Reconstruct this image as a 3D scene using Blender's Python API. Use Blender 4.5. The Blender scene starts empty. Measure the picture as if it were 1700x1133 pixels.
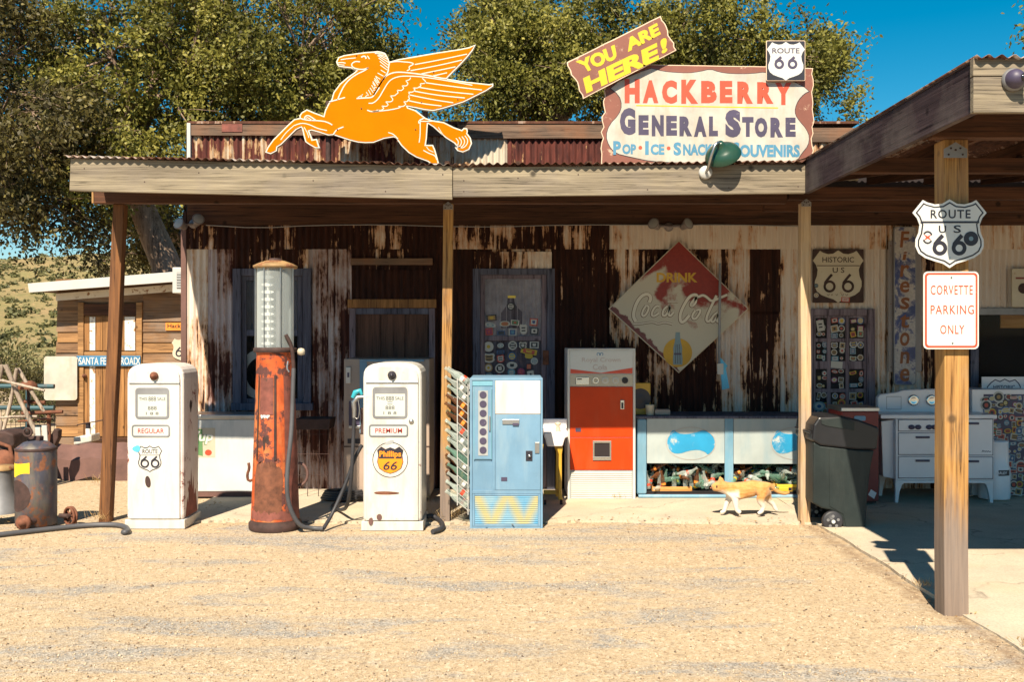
import bpy, bmesh, math, random
import numpy as np
from mathutils import Vector, Matrix, Euler

random.seed(7); RNG = np.random.default_rng(11)
SC = bpy.context.scene
COL = SC.collection
R = math.radians

# ------------------------------------------------------------------ camera
CAM_H = 1.65; F = 1653.0; VH = 556.0           # eye height, focal length and horizon row in photo pixels
cam = bpy.data.cameras.new('camera'); cam_o = bpy.data.objects.new('camera', cam); COL.objects.link(cam_o)
cam.sensor_width = 36.0; cam.lens = 36.0 * F / 1700.0
cam.shift_y = (VH - 566.5) / 1700.0
cam.clip_start = 0.05; cam.clip_end = 3000
cam_o.location = (0, 0, CAM_H); cam_o.rotation_euler = (R(90), 0, 0)
SC.camera = cam_o

# ------------------------------------------------------------------ sky, sun, exposure
LIGHT = Vector((0.21, 0.88, -1.0)).normalized()
ELEV = math.asin(-LIGHT.z); ROT = math.atan2(-LIGHT.x, -LIGHT.y)
W = bpy.data.worlds.new('World'); SC.world = W; W.use_nodes = True
wn = W.node_tree; wn.nodes.clear()
sky = wn.nodes.new('ShaderNodeTexSky'); sky.sky_type = 'NISHITA'; sky.sun_disc = False
sky.sun_elevation = ELEV; sky.sun_rotation = ROT; sky.altitude = 1000; sky.air_density = 1.0; sky.dust_density = 0.3; sky.ozone_density = 1.2
hsv = wn.nodes.new('ShaderNodeHueSaturation'); hsv.inputs['Saturation'].default_value = 1.6; hsv.inputs['Hue'].default_value = 0.478
bg = wn.nodes.new('ShaderNodeBackground'); bg.inputs['Strength'].default_value = 0.058
wo = wn.nodes.new('ShaderNodeOutputWorld')
wn.links.new(sky.outputs[0], hsv.inputs['Color']); wn.links.new(hsv.outputs[0], bg.inputs['Color']); wn.links.new(bg.outputs[0], wo.inputs['Surface'])
sl = bpy.data.lights.new('sun', 'SUN'); sl.energy = 5.0; sl.angle = R(0.53); sl.color = (1.0, 0.87, 0.68)
so = bpy.data.objects.new('sun', sl); COL.objects.link(so); so.location = (-5, -20, 25)
so.rotation_euler = LIGHT.to_track_quat('-Z', 'Y').to_euler()
SC.view_settings.view_transform = 'Standard'; SC.view_settings.look = 'None'
SC.view_settings.exposure = 1.0; SC.view_settings.gamma = 1.0; SC.view_settings.use_curve_mapping = False
SC.render.engine = 'CYCLES'
SC.cycles.use_denoising = True; SC.cycles.max_bounces = 7; SC.cycles.diffuse_bounces = 4; SC.cycles.glossy_bounces = 3
SC.cycles.transmission_bounces = 6; SC.cycles.transparent_max_bounces = 8; SC.cycles.caustics_reflective = False; SC.cycles.caustics_refractive = False

# ------------------------------------------------------------------ helpers
def PX(u, Y): return (u - 850.0) / F * Y
def PZ(v, Y): return CAM_H - (v - VH) / F * Y

def tag(o, label=None, cat=None, group=None, kind=None):
    if label: o['label'] = label
    if cat: o['category'] = cat
    if group: o['group'] = group
    if kind: o['kind'] = kind
    return o
def thing(name, label, cat, loc=(0, 0, 0), group=None):
    o = bpy.data.objects.new(name, None); COL.objects.link(o); o.location = loc
    o.empty_display_size = 0.1
    return tag(o, label, cat, group)
def origin_of(p):
    v = Vector((0, 0, 0))
    while p is not None:
        v = v + p.location; p = p.parent
    return v

class MB:
    """collects geometry in world coordinates, then links it as one mesh object"""
    def __init__(s): s.v = []; s.f = []; s.m = []; s.sm = []
    def add(s, vs, fs, mi=0, smooth=False):
        b = len(s.v); s.v += [tuple(v) for v in vs]
        for f in fs: s.f.append([b + i for i in f]); s.m.append(mi); s.sm.append(smooth)
        return s
    def box(s, x0, x1, y0, y1, z0, z1, mi=0, M=None):
        vs = [(x0,y0,z0),(x1,y0,z0),(x1,y1,z0),(x0,y1,z0),(x0,y0,z1),(x1,y0,z1),(x1,y1,z1),(x0,y1,z1)]
        if M is not None: vs = [M @ Vector(v) for v in vs]
        return s.add(vs, [(3,2,1,0),(4,5,6,7),(0,1,5,4),(1,2,6,5),(2,3,7,6),(3,0,4,7)], mi)
    def pbox(s, u0, u1, v0, v1, Y0, Y1, mi=0):
        return s.box(PX(u0,Y0), PX(u1,Y0), Y0, Y1, PZ(v1,Y0), PZ(v0,Y0), mi)
    def prism(s, poly, y0, y1, mi=0, smooth=False, back=True):
        """poly: (x, z) outline seen from the front, extruded from y0 (front) to y1"""
        n = len(poly)
        a = sum(poly[i][0]*poly[(i+1)%n][1]-poly[(i+1)%n][0]*poly[i][1] for i in range(n))
        if a < 0: poly = poly[::-1]
        vs = [(x, y0, z) for x, z in poly] + [(x, y1, z) for x, z in poly]
        s.add(vs[:], [list(range(n))] + ([list(range(2*n-1, n-1, -1))] if back else []), mi)
        s.add(vs, [(i, n+i, n+(i+1)%n, (i+1)%n) for i in range(n)], mi, smooth)
        return s
    def tube(s, pts, r, n=8, mi=0, cap=True, smooth=True):
        pts = [Vector(p) for p in pts]; rs = r if isinstance(r, (list, tuple)) else [r]*len(pts)
        if len(rs) != len(pts): rs = [rs[min(len(rs)-1, round(i*(len(rs)-1)/(len(pts)-1)))] for i in range(len(pts))]
        vs = []; up = Vector((0,0,1)); prev = None
        for i, p in enumerate(pts):
            t = (pts[min(i+1,len(pts)-1)] - pts[max(i-1,0)]).normalized()
            if prev is None:
                a = t.cross(up) if abs(t.z) < 0.95 else t.cross(Vector((1,0,0)))
            else: a = prev - t*prev.dot(t)
            if a.length < 1e-6: a = t.orthogonal()
            a.normalize(); b = t.cross(a); prev = a
            for k in range(n):
                w = 2*math.pi*k/n; vs.append(p + (a*math.cos(w)+b*math.sin(w))*rs[i])
        fs = [(i*n+k, i*n+(k+1)%n, (i+1)*n+(k+1)%n, (i+1)*n+k) for i in range(len(pts)-1) for k in range(n)]
        s.add(vs, fs, mi, smooth)
        if cap:
            s.add(vs[:n], [list(range(n))[::-1]], mi); s.add(vs[-n:], [list(range(n))], mi)
        return s
    def lathe(s, prof, c=(0,0,0), n=24, mi=0, smooth=True, M=None, close=True):
        """prof: (radius, z)"""
        vs = []
        for r, z in prof:
            for k in range(n):
                w = 2*math.pi*k/n; vs.append(Vector((r*math.cos(w), r*math.sin(w), z)))
        if M is not None: vs = [M @ v for v in vs]
        vs = [v + Vector(c) for v in vs]
        fs = [(i*n+k, i*n+(k+1)%n, (i+1)*n+(k+1)%n, (i+1)*n+k) for i in range(len(prof)-1) for k in range(n)]
        s.add(vs, fs, mi, smooth)
        if close:
            if prof[0][0] > 1e-4: s.add(vs[:n], [list(range(n))[::-1]], mi)
            if prof[-1][0] > 1e-4: s.add(vs[-n:], [list(range(n))], mi)
        return s
    def ribbon(s, pts, w, y, mi=0, th=0.0, closed=False):
        """flat stroke of width w through (x, z) points in the plane y, rounded ends, one plate per stroke"""
        P = [Vector((p[0], p[1])) for p in pts]; n = len(P)
        ws = w if isinstance(w, (list, tuple)) else [w]*n
        L = []; Rr = []
        for i in range(n):
            if closed: t = P[(i+1)%n]-P[i-1]
            else: t = P[min(i+1,n-1)]-P[max(i-1,0)]
            if t.length < 1e-9: t = Vector((1,0))
            t.normalize(); nn = Vector((-t.y, t.x)); h = ws[i]/2
            L.append(P[i]+nn*h); Rr.append(P[i]-nn*h)
        vs = [(p.x, y, p.y) for p in L] + [(p.x, y, p.y) for p in Rr]
        rng = range(n if closed else n-1)
        fs = [(n+i, n+(i+1)%n, (i+1)%n, i) for i in rng]
        s.add(vs, fs, mi)
        return s
    def build(s, name, mat, parent=None, bevel=0, seg=2, solid=0, auto=True, color=None):
        me = bpy.data.meshes.new(name)
        if parent is not None: o0 = origin_of(parent)
        else:
            a = np.array(s.v); lo = a.min(0); hi = a.max(0); o0 = Vector(((lo[0]+hi[0])/2, (lo[1]+hi[1])/2, lo[2]))
        me.from_pydata([(v[0]-o0.x, v[1]-o0.y, v[2]-o0.z) for v in s.v], [], s.f)
        mats = mat if isinstance(mat, (list, tuple)) else [mat]
        for m in mats: me.materials.append(M[m] if isinstance(m, str) else m)
        if len(mats) > 1: me.polygons.foreach_set('material_index', s.m)
        me.polygons.foreach_set('use_smooth', s.sm)
        me.update()
        o = bpy.data.objects.new(name, me); COL.objects.link(o)
        if parent is not None: o.parent = parent
        else: o.location = o0
        if bevel:
            # weld shared corners so the bevel sees real edges
            bm = bmesh.new(); bm.from_mesh(me); bmesh.ops.remove_doubles(bm, verts=bm.verts, dist=1e-5); bm.to_mesh(me); bm.free()
            b = o.modifiers.new('bevel', 'BEVEL'); b.width = bevel; b.segments = seg; b.limit_method = 'ANGLE'; b.angle_limit = R(40); b.harden_normals = False
        if color is not None: o.color = color
        return o

def pp(pts, Y): return [(PX(u, Y), PZ(v, Y)) for u, v in pts]
def rrect(x0, x1, z0, z1, r, n=5):
    out = []
    for cx, cz, a0 in ((x1-r, z1-r, 0), (x0+r, z1-r, 90), (x0+r, z0+r, 180), (x1-r, z0+r, 270)):
        for k in range(n+1):
            a = R(a0 + 90*k/n); out.append((cx+r*math.cos(a), cz+r*math.sin(a)))
    return out
def circ(cx, cz, rx, rz=None, n=28):
    rz = rz or rx
    return [(cx+rx*math.cos(2*math.pi*k/n), cz+rz*math.sin(2*math.pi*k/n)) for k in range(n)]
def smooth_pts(pts, it=2, closed=False):
    for _ in range(it):
        q = []; n = len(pts)
        if not closed: q.append(pts[0])
        for i in range(n if closed else n-1):
            a = pts[i]; b = pts[(i+1)%n]
            q.append(tuple(a[k]*.75+b[k]*.25 for k in range(len(a)))); q.append(tuple(a[k]*.25+b[k]*.75 for k in range(len(a))))
        if not closed: q.append(pts[-1])
        pts = q
    return pts
def inset(poly, d):
    n = len(poly); a = sum(poly[i][0]*poly[(i+1)%n][1]-poly[(i+1)%n][0]*poly[i][1] for i in range(n))
    sgn = 1 if a > 0 else -1; out = []
    for i in range(n):
        p0 = Vector(poly[i-1]); p1 = Vector(poly[i]); p2 = Vector(poly[(i+1)%n])
        t1 = (p1-p0); t2 = (p2-p1)
        if t1.length < 1e-9 or t2.length < 1e-9: out.append(tuple(p1)); continue
        t1.normalize(); t2.normalize()
        n1 = Vector((-t1.y, t1.x))*sgn; n2 = Vector((-t2.y, t2.x))*sgn
        nn = n1+n2
        if nn.length < 0.2: nn = n1
        nn.normalize(); c = max(0.5, nn.dot(n1))
        out.append(tuple(p1+nn*(d/c)))
    return out

_fontcache = {}
def text_geo(s, bold=0.0, shear=0.0, space=1.0, body=None):
    k = (s, bold, shear, space)
    if k in _fontcache: return _fontcache[k]
    c = bpy.data.curves.new('t', 'FONT'); c.body = s; c.offset = bold; c.shear = shear; c.space_character = space; c.resolution_u = 3
    o = bpy.data.objects.new('t', c); m = o.to_mesh()
    vs = [(v.co.x, v.co.y) for v in m.vertices]; fs = [list(p.vertices) for p in m.polygons]
    o.to_mesh_clear(); bpy.data.objects.remove(o); bpy.data.curves.remove(c)
    a = np.array(vs); lo = a.min(0); hi = a.max(0)
    vs = [((x-lo[0])/(hi[0]-lo[0]), (y-lo[1])/(hi[1]-lo[1])) for x, y in vs]
    _fontcache[k] = (vs, fs); return vs, fs
def put_text(mb, s, x0, x1, z0, z1, y, mi=0, bold=0.0, shear=0.0, space=1.0, warp=None):
    vs, fs = text_geo(s, bold, shear, space)
    P = []
    for a, b in vs:
        x = x0+(x1-x0)*a; z = z0+(z1-z0)*b
        if warp: x, z = warp(x, z)
        P.append((x, y, z))
    # make every face look towards the viewer (-Y)
    out = []
    for f in fs:
        n = len(f); ar = sum(P[f[i]][0]*P[f[(i+1)%n]][2]-P[f[(i+1)%n]][0]*P[f[i]][2] for i in range(n))
        out.append(f if ar > 0 else f[::-1])
    mb.add(P, out, mi)
    return mb
def ptext(mb, s, u0, u1, v0, v1, Y, **k):
    return put_text(mb, s, PX(u0,Y), PX(u1,Y), PZ(v1,Y), PZ(v0,Y), Y, **k)
def copy_tree(o, parent=None):
    c = o.copy(); COL.objects.link(c); c.parent = parent
    for ch in list(o.children): copy_tree(ch, c)
    return c

# ------------------------------------------------------------------ materials
M = {}
class NT:
    def __init__(s, name):
        s.m = bpy.data.materials.new(name); s.m.use_nodes = True; s.t = s.m.node_tree
        s.b = s.t.nodes['Principled BSDF']; M[name] = s.m
    def n(s, typ, **k):
        x = s.t.nodes.new(typ)
        for a, v in k.items(): setattr(x, a, v)
        return x
    def l(s, a, b): s.t.links.new(a, b)
    def pos(s, scale=(1,1,1), obj=False, rnd=False):
        if obj: p = s.n('ShaderNodeTexCoord').outputs['Object']
        else: p = s.n('ShaderNodeNewGeometry').outputs['Position']
        if rnd:
            oi = s.n('ShaderNodeObjectInfo'); ad = s.n('ShaderNodeVectorMath', operation='MULTIPLY_ADD')
            ad.inputs[1].default_value = (37.0, 17.0, 23.0); ad.inputs[2].default_value = (0,0,0)
            s.l(oi.outputs['Random'], ad.inputs[0]); a2 = s.n('ShaderNodeVectorMath', operation='ADD')
            s.l(p, a2.inputs[0]); s.l(ad.outputs[0], a2.inputs[1]); p = a2.outputs[0]
        mp = s.n('ShaderNodeVectorMath', operation='MULTIPLY'); mp.inputs[1].default_value = scale; s.l(p, mp.inputs[0])
        return mp.outputs[0]
    def noise(s, vec, scale=5, detail=4, rough=.55, dist=0):
        x = s.n('ShaderNodeTexNoise'); x.inputs['Scale'].default_value = scale; x.inputs['Detail'].default_value = detail
        x.inputs['Roughness'].default_value = rough; x.inputs['Distortion'].default_value = dist; s.l(vec, x.inputs['Vector']); return x.outputs['Fac']
    def voro(s, vec, scale, feature='F1', out='Distance'):
        x = s.n('ShaderNodeTexVoronoi', feature=feature); x.inputs['Scale'].default_value = scale; s.l(vec, x.inputs['Vector']); return x.outputs[out]
    def ramp(s, fac, stops, interp='LINEAR'):
        x = s.n('ShaderNodeValToRGB'); e = x.color_ramp; e.interpolation = interp
        while len(e.elements) < len(stops): e.elements.new(0.5)
        for i, (p, c) in enumerate(stops):
            e.elements[i].position = p
            if not isinstance(c, (list, tuple)): c = (c, c, c)
            e.elements[i].color = (*c[:3], 1)
        s.l(fac, x.inputs['Fac']); return x.outputs['Color']
    def mix(s, fac, a, b, mode='MIX'):
        x = s.n('ShaderNodeMix', data_type='RGBA', blend_type=mode)
        for sock, v in ((x.inputs[0], fac), (x.inputs[6], a), (x.inputs[7], b)):
            if isinstance(v, (int, float)): sock.default_value = v
            elif isinstance(v, (list, tuple)): sock.default_value = (*v[:3], 1)
            else: s.l(v, sock)
        return x.outputs[2]
    def math(s, op, a, b=0.0, c=None):
        x = s.n('ShaderNodeMath', operation=op)
        for i, v in enumerate((a, b, c)):
            if v is None: continue
            if isinstance(v, (int, float)): x.inputs[i].default_value = v
            else: s.l(v, x.inputs[i])
        return x.outputs[0]
    def sep(s, v, i):
        x = s.n('ShaderNodeSeparateXYZ'); s.l(v, x.inputs[0]); return x.outputs[i]
    def bump(s, h, strength=.3, dist=.01):
        x = s.n('ShaderNodeBump'); x.inputs['Strength'].default_value = strength; x.inputs['Distance'].default_value = dist
        s.l(h, x.inputs['Height']); s.l(x.outputs[0], s.b.inputs['Normal']); return x
    def set(s, color=None, rough=None, metal=None, spec=None, **k):
        for nm, v in (('Base Color', color), ('Roughness', rough), ('Metallic', metal), ('Specular IOR Level', spec), *k.items()):
            if v is None: continue
            i = s.b.inputs[nm]
            if isinstance(v, (int, float)): i.default_value = v
            elif isinstance(v, (list, tuple)): i.default_value = (*v[:3], 1)
            else: s.l(v, i)
        return s.m

def paint(name, c, rough=.45, var=.12, chip=None, metal=0, bump=.08, vs=3.0, dirt=None, spec=.5, rnd=False):
    """painted or bare surface: mottled tone, optional chips (colour, threshold, scale) and dirt film (colour, amount)"""
    t = NT(name); p = t.pos(rnd=rnd)
    n1 = t.noise(p, vs, 5, .6); f = t.ramp(n1, [(.3, 0), (.7, 1)])
    dark = tuple(x*(1-var*1.6) for x in c); lite = tuple(min(1, x*(1+var)) for x in c)
    col = t.mix(f, dark, lite)
    if dirt:
        d = t.ramp(t.noise(t.pos((3,3,.6), rnd=rnd), 2.6, 6, .65), [(.48, 0), (.78, dirt[1])]); col = t.mix(d, col, dirt[0])
    r = rough
    if chip:
        n2 = t.noise(p, chip[2], 7, .68, .3); k = t.ramp(n2, [(chip[1], 0), (chip[1]+.025, 1)])
        edge = t.ramp(n2, [(chip[1]-.06, 0), (chip[1], .45)])
        col = t.mix(edge, col, tuple(a*.45+b*.55 for a, b in zip(c, chip[0])))
        rust = t.mix(t.noise(p, 45, 3), tuple(x*.5 for x in chip[0]), tuple(min(1,x*1.35) for x in chip[0])); col = t.mix(k, col, rust)
        r = t.mix(k, (rough,)*3, (.85,)*3)
    t.bump(t.noise(p, 28, 4), bump, .006)
    return t.set(col, r, metal, spec)

def wood(name, a, b, axis, rough=.8, dark=None, dirt=None, fine=55, bump=.35, spec=.3, low=None):
    """grain runs along axis 0, 1 or 2"""
    t = NT(name); sc = [fine, fine, fine]; sc[axis] = 1.6
    p = t.pos(tuple(sc), rnd=True)
    g = t.noise(p, 1.0, 6, .65, .6); sc2 = [7, 7, 7]; sc2[axis] = .7
    g2 = t.noise(t.pos(tuple(sc2), rnd=True), 1.0, 4, .6, .4)
    col = t.mix(t.ramp(g, [(.36, 0), (.64, 1)]), a, b)
    col = t.mix(t.ramp(g2, [(.3, 0), (.75, .65)]), col, dark or tuple(x*.45 for x in a))
    cr = t.ramp(g, [(.34, 1), (.41, 0)]); col = t.mix(t.math('MULTIPLY', cr, .8), col, tuple(x*.25 for x in a))
    sc3 = [fine*1.5]*3; sc3[axis] = .9; g3 = t.noise(t.pos(tuple(sc3), rnd=True), 1.0, 3, .5, .3)       # thin drying cracks along the grain
    ln = t.math('ABSOLUTE', t.math('SUBTRACT', g3, .5)); lk = t.math('MULTIPLY', t.ramp(ln, [(.006, 1), (.022, 0)]), t.ramp(g2, [(.42, 0), (.56, .85)])); col = t.mix(lk, col, tuple(x*.18 for x in a))
    kn = t.voro(t.pos((3.2,3.2,3.2), rnd=True), 1.0); kr = t.ramp(kn, [(.05, .9), (.11, 0)]); col = t.mix(kr, col, tuple(x*.22 for x in a))
    if dirt:
        d = t.ramp(t.noise(t.pos(rnd=True), 2.2, 5, .6), [(.45, 0), (.7, dirt[1])]); col = t.mix(d, col, dirt[0])
    if low:   # weathered foot: bare grey wood up to about low[1] metres
        z = t.math('ADD', t.sep(t.pos(), 2), t.math('MULTIPLY_ADD', t.noise(t.pos((16,16,1.1), rnd=True), 1.0, 5, .6), .9, -.45))
        k = t.ramp(t.math('DIVIDE', z, 3.0), [((low[1]-.12)/3, .88), ((low[1]+.22)/3, 0)]); col = t.mix(k, col, t.mix(g, tuple(x*.5 for x in low[0]), tuple(x*1.35 for x in low[0])))
    t.bump(g, bump, .006)
    return t.set(col, rough, 0, spec)

def rusty(name, tone_a, tone_b, ochre, rust_a, rust_b, stretch=(9, 9, .9), rough=.8):
    """old zinc or paint flaking off rusted sheet; the object's colour shifts how far the rust has got"""
    t = NT(name); oi = t.n('ShaderNodeObjectInfo'); sr = t.n('ShaderNodeSeparateColor'); t.l(oi.outputs['Color'], sr.inputs[0])
    st = t.noise(t.pos(stretch, rnd=True), 1.0, 7, .68, .35)
    lg = t.noise(t.pos((1,1,.8), rnd=True), 2.0, 3, .5)
    fi = t.noise(t.pos((1,1,.55)), 26, 5, .7)
    a = t.math('MULTIPLY_ADD', st, .95, t.math('MULTIPLY_ADD', lg, .75, t.math('MULTIPLY', fi, .28)))
    a = t.math('ADD', a, t.math('MULTIPLY_ADD', sr.outputs[0], 1.0, -1.0))      # rust when above ~0.5
    k = t.ramp(a, [(.485, 0), (.515, 1)]); ed = t.ramp(a, [(.36, 0), (.49, 1)])
    tone = t.mix(t.noise(t.pos((5,5,.5), rnd=True), 1.2, 4), tone_a, tone_b)
    tone = t.mix(sr.outputs[1], tone, (.30, .28, .33))
    col = t.mix(t.math('MULTIPLY', ed, .85), tone, ochre)
    ru = t.mix(t.ramp(t.noise(t.pos((6,6,.9)), 2.5, 5, .7), [(.35, 0), (.7, 1)]), rust_a, rust_b)
    col = t.mix(k, col, ru)
    t.bump(fi, .25, .004)
    return t.set(col, t.mix(k, (.5,)*3, (.9,)*3), 0, .3)

# woods
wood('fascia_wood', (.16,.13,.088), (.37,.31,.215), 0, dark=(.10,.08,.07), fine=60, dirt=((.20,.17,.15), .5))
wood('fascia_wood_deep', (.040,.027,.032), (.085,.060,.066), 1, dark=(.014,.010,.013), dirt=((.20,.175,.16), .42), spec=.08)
wood('post_wood', (.29,.14,.04), (.58,.33,.105), 2, dark=(.18,.085,.035), dirt=((.30,.22,.15), .5), fine=42, low=((.21,.17,.15), .62))
wood('post_wood_pale', (.38,.28,.17), (.60,.47,.30), 2, dark=(.42,.17,.04), dirt=((.33,.30,.27), .6), fine=42)
wood('post_wood_dark', (.10,.042,.017), (.235,.10,.034), 2, dark=(.09,.045,.03))
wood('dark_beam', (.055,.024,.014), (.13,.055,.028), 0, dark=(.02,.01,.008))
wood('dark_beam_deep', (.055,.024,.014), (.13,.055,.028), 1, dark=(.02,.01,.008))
wood('old_board', (.12,.075,.05), (.24,.16,.11), 0, dark=(.05,.035,.03), dirt=((.30,.12,.05), .5))
wood('shed_plank', (.155,.082,.04), (.33,.19,.095), 0, dark=(.09,.05,.03), dirt=((.20,.16,.13), .6))
wood('shed_plank_pale', (.26,.13,.05), (.46,.26,.11), 0, dark=(.14,.07,.03))
wood('door_plank', (.22,.10,.035), (.42,.21,.075), 2, dark=(.09,.045,.02))
wood('grey_timber', (.33,.26,.20), (.55,.46,.37), 2, dark=(.16,.12,.10))
wood('bark', (.20,.13,.09), (.40,.29,.21), 2, dark=(.10,.065,.05), fine=24, bump=.8)
wood('plywood_dark', (.10,.048,.034), (.18,.088,.058), 2, dark=(.035,.02,.02))
wood('crate_wood', (.55,.25,.06), (.75,.42,.14), 0, dark=(.35,.12,.03))
wood('crate_yellow', (.66,.40,.03), (.80,.52,.05), 0, dark=(.55,.25,.03))
wood('blue_frame', (.075,.078,.115), (.15,.155,.21), 2, dark=(.04,.04,.07), fine=30)
wood('door_lavender', (.15,.115,.14), (.29,.235,.27), 2, dark=(.07,.05,.07), fine=30)
# sheet metal
rusty('wall_tin', (.58,.49,.415), (.72,.635,.56), (.46,.21,.07), (.014,.005,.005), (.055,.017,.009), stretch=(13,13,1.0))
rusty('wall_tin_purple', (.35,.285,.305), (.60,.52,.50), (.23,.105,.055), (.030,.010,.010), (.095,.032,.022), stretch=(13,13,.8))
rusty('parapet_tin', (.42,.36,.28), (.58,.52,.42), (.36,.17,.05), (.030,.010,.010), (.17,.045,.032))
rusty('roof_tin', (.30,.26,.24), (.42,.36,.32), (.25,.12,.06), (.06,.025,.018), (.14,.06,.035))
paint('rust', (.16,.058,.03), .85, .35, vs=14, bump=.4)
paint('rust_red', (.20,.062,.045), .8, .3, vs=9, bump=.35, chip=((.10,.04,.03), .60, 12))
paint('rust_dark', (.052,.026,.022), .8, .35, vs=12, bump=.3)
paint('rust_sheet', (.135,.068,.056), .7, .22, vs=4, bump=.2)
paint('tank_steel', (.065,.065,.09), .55, .35, vs=5, chip=((.22,.085,.04), .56, 6), dirt=((.30,.24,.12), .5))
paint('white_enamel', (.60,.59,.555), .34, .05, chip=((.16,.055,.03), .70, 7), dirt=((.40,.32,.24), .6), bump=.14)
paint('white_enamel_worn', (.59,.575,.53), .4, .06, chip=((.20,.065,.03), .66, 5), dirt=((.34,.24,.16), .6))
paint('white_shade', (.75,.72,.745), .3, .05, chip=((.14,.06,.05), .74, 9))
paint('pump_side_rust', (.74,.68,.64), .4, .06, chip=((.22,.06,.04), .585, 5), dirt=((.45,.25,.18), .5))
paint('cream', (.52,.46,.35), .5, .08, chip=((.30,.13,.05), .70, 9))
paint('white_trim', (.48,.475,.455), .5, .05, dirt=((.5,.48,.42), .3))
paint('sign_white', (.48,.45,.39), .5, .12, chip=((.34,.24,.16), .72, 14), dirt=((.40,.31,.20), .75), vs=6)
paint('sign_clean', (.60,.60,.57), .35, .04)
paint('sign_brown', (.22,.075,.05), .6, .12, chip=((.55,.38,.27), .65, 14))
paint('sign_edge', (.74,.56,.40), .7, .1)
paint('ink', (.022,.020,.030), .45, .2)
paint('ink_blue', (.062,.050,.095), .5, .15, chip=((.70,.66,.58), .70, 16))
paint('letter_red', (.60,.07,.03), .5, .06)
paint('letter_blue', (.07,.23,.36), .5, .1)
paint('letter_yellow', (.66,.46,.008), .5, .05)
paint('letter_sky', (.02,.27,.50), .45, .1, chip=((.40,.46,.47), .60, 9))
paint('red_print', (.62,.07,.03), .45, .1, chip=((.8,.78,.72), .72, 30))
paint('maroon', (.20,.025,.02), .5, .15)
paint('horse_orange', (.54,.160,.0002), .7, .05, spec=.03, chip=((.30,.10,.03), .76, 11), bump=.05)
paint('horse_white', (.66,.63,.54), .4, .04)
paint('vent_grey', (.35,.36,.36), .5, .1)
paint('orange_paint', (.50,.085,.015), .6, .25, vs=6, chip=((.10,.035,.03), .535, 5.5), dirt=((.62,.33,.12), .7), bump=.25)
paint('badge_orange', (.88,.26,.01), .4, .05)
paint('rc_red', (.56,.046,.002), .45, .08, spec=.25, dirt=((.48,.09,.03), .5), chip=((.30,.16,.10), .745, 9))
paint('chrome', (.62,.62,.60), .22, .05, metal=1)
paint('steel', (.48,.47,.46), .38, .12, metal=1)
paint('steel_dull', (.24,.24,.25), .55, .2, metal=.4)
paint('blue_paint', (.15,.275,.40), .45, .10, spec=.3, dirt=((.26,.36,.43), .7), chip=((.30,.20,.14), .75, 10))
paint('blue_paint_dark', (.16,.36,.46), .4, .1)
paint('cooler_blue', (.14,.29,.40), .45, .1, dirt=((.40,.47,.48), .6), chip=((.20,.14,.12), .72, 9))
paint('cooler_pale', (.36,.41,.41), .45, .10, dirt=((.18,.30,.37), .65), chip=((.25,.2,.18), .74, 12))
paint('tan_paint', (.38,.29,.235), .5, .08, dirt=((.25,.18,.15), .4))
paint('green_shade', (.014,.055,.034), .3, .15, dirt=((.06,.07,.05), .5))
paint('bin_green', (.018,.025,.025), .5, .2, spec=.3, dirt=((.06,.065,.06), .35), bump=.15)
paint('black_plastic', (.012,.012,.015), .4, .2)
paint('rubber', (.030,.030,.036), .55, .25)
paint('rubber_grey', (.07,.07,.078), .55, .2)
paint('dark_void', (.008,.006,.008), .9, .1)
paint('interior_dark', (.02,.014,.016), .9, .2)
paint('yellow_paint', (.50,.30,.03), .45, .1, chip=((.2,.12,.05), .66, 8))
paint('yellow_label', (.88,.58,.02), .5, .05, chip=((.2,.1,.05), .72, 10))
paint('teal', (.03,.32,.40), .4, .1)
paint('pipe_teal', (.028,.085,.105), .5, .25, chip=((.14,.07,.05), .62, 10))
paint('sky_paint', (.10,.45,.70), .5, .2)
paint('blue_sign', (.045,.18,.34), .4, .1, chip=((.5,.5,.48), .74, 18))
paint('sign_navy', (.02,.035,.15), .4, .2, chip=((.42,.39,.38), .49, 4.5))
paint('rust_orange_print', (.20,.06,.015), .6, .2)
paint('tag_orange', (.75,.24,.03), .5, .1)
paint('flood_grey', (.22,.19,.19), .35, .1)
paint('wire_grey', (.30,.28,.28), .6, .1)
paint('curtain', (.20,.20,.26), .9, .15)
paint('lens', (.02,.02,.025), .08, .1)
paint('face_grey', (.55,.57,.54), .4, .05)
paint('grille', (.66,.64,.58), .5, .06)
paint('print_yellow', (.88,.68,.10), .5, .06)
paint('print_blue', (.10,.42,.72), .5, .06)
paint('shoe_white', (.82,.80,.77), .4, .03)
paint('lace', (.55,.48,.50), .9, .18, vs=8)
paint('drink_gold', (.52,.30,.02), .5, .1)
paint('script_line', (.13,.075,.05), .5, .1)
paint('script_fill', (.64,.60,.50), .45, .06)
paint('rust_yellow', (.34,.21,.09), .7, .3, vs=8, chip=((.22,.09,.04), .55, 9))
paint('white_worn', (.56,.58,.58), .4, .07, dirt=((.28,.35,.38), .65), chip=((.35,.28,.2), .75, 9))
paint('green_print', (.12,.26,.10), .5, .1)
paint('cola_grey', (.50,.40,.36), .5, .1)
paint('dial_white', (.52,.54,.50), .35, .05)
paint('dial_ink', (.07,.07,.07), .5, .2)
paint('face_pale', (.50,.54,.51), .4, .05)
paint('letter_red_dark', (.42,.03,.02), .5, .08)
paint('cat_nose', (.45,.16,.12), .5, .1)
paint('white_flaked', (.72,.68,.60), .6, .06, chip=((.28,.14,.06), .60, 9), vs=6)
def flat(name, c, rough=.5): return paint(name, c, rough, .06)
STK = [(.75,.72,.66), (.70,.10,.06), (.05,.12,.32), (.03,.03,.04), (.80,.55,.04), (.12,.36,.52), (.10,.28,.12), (.50,.30,.10), (.36,.04,.14), (.28,.42,.48)]
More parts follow.
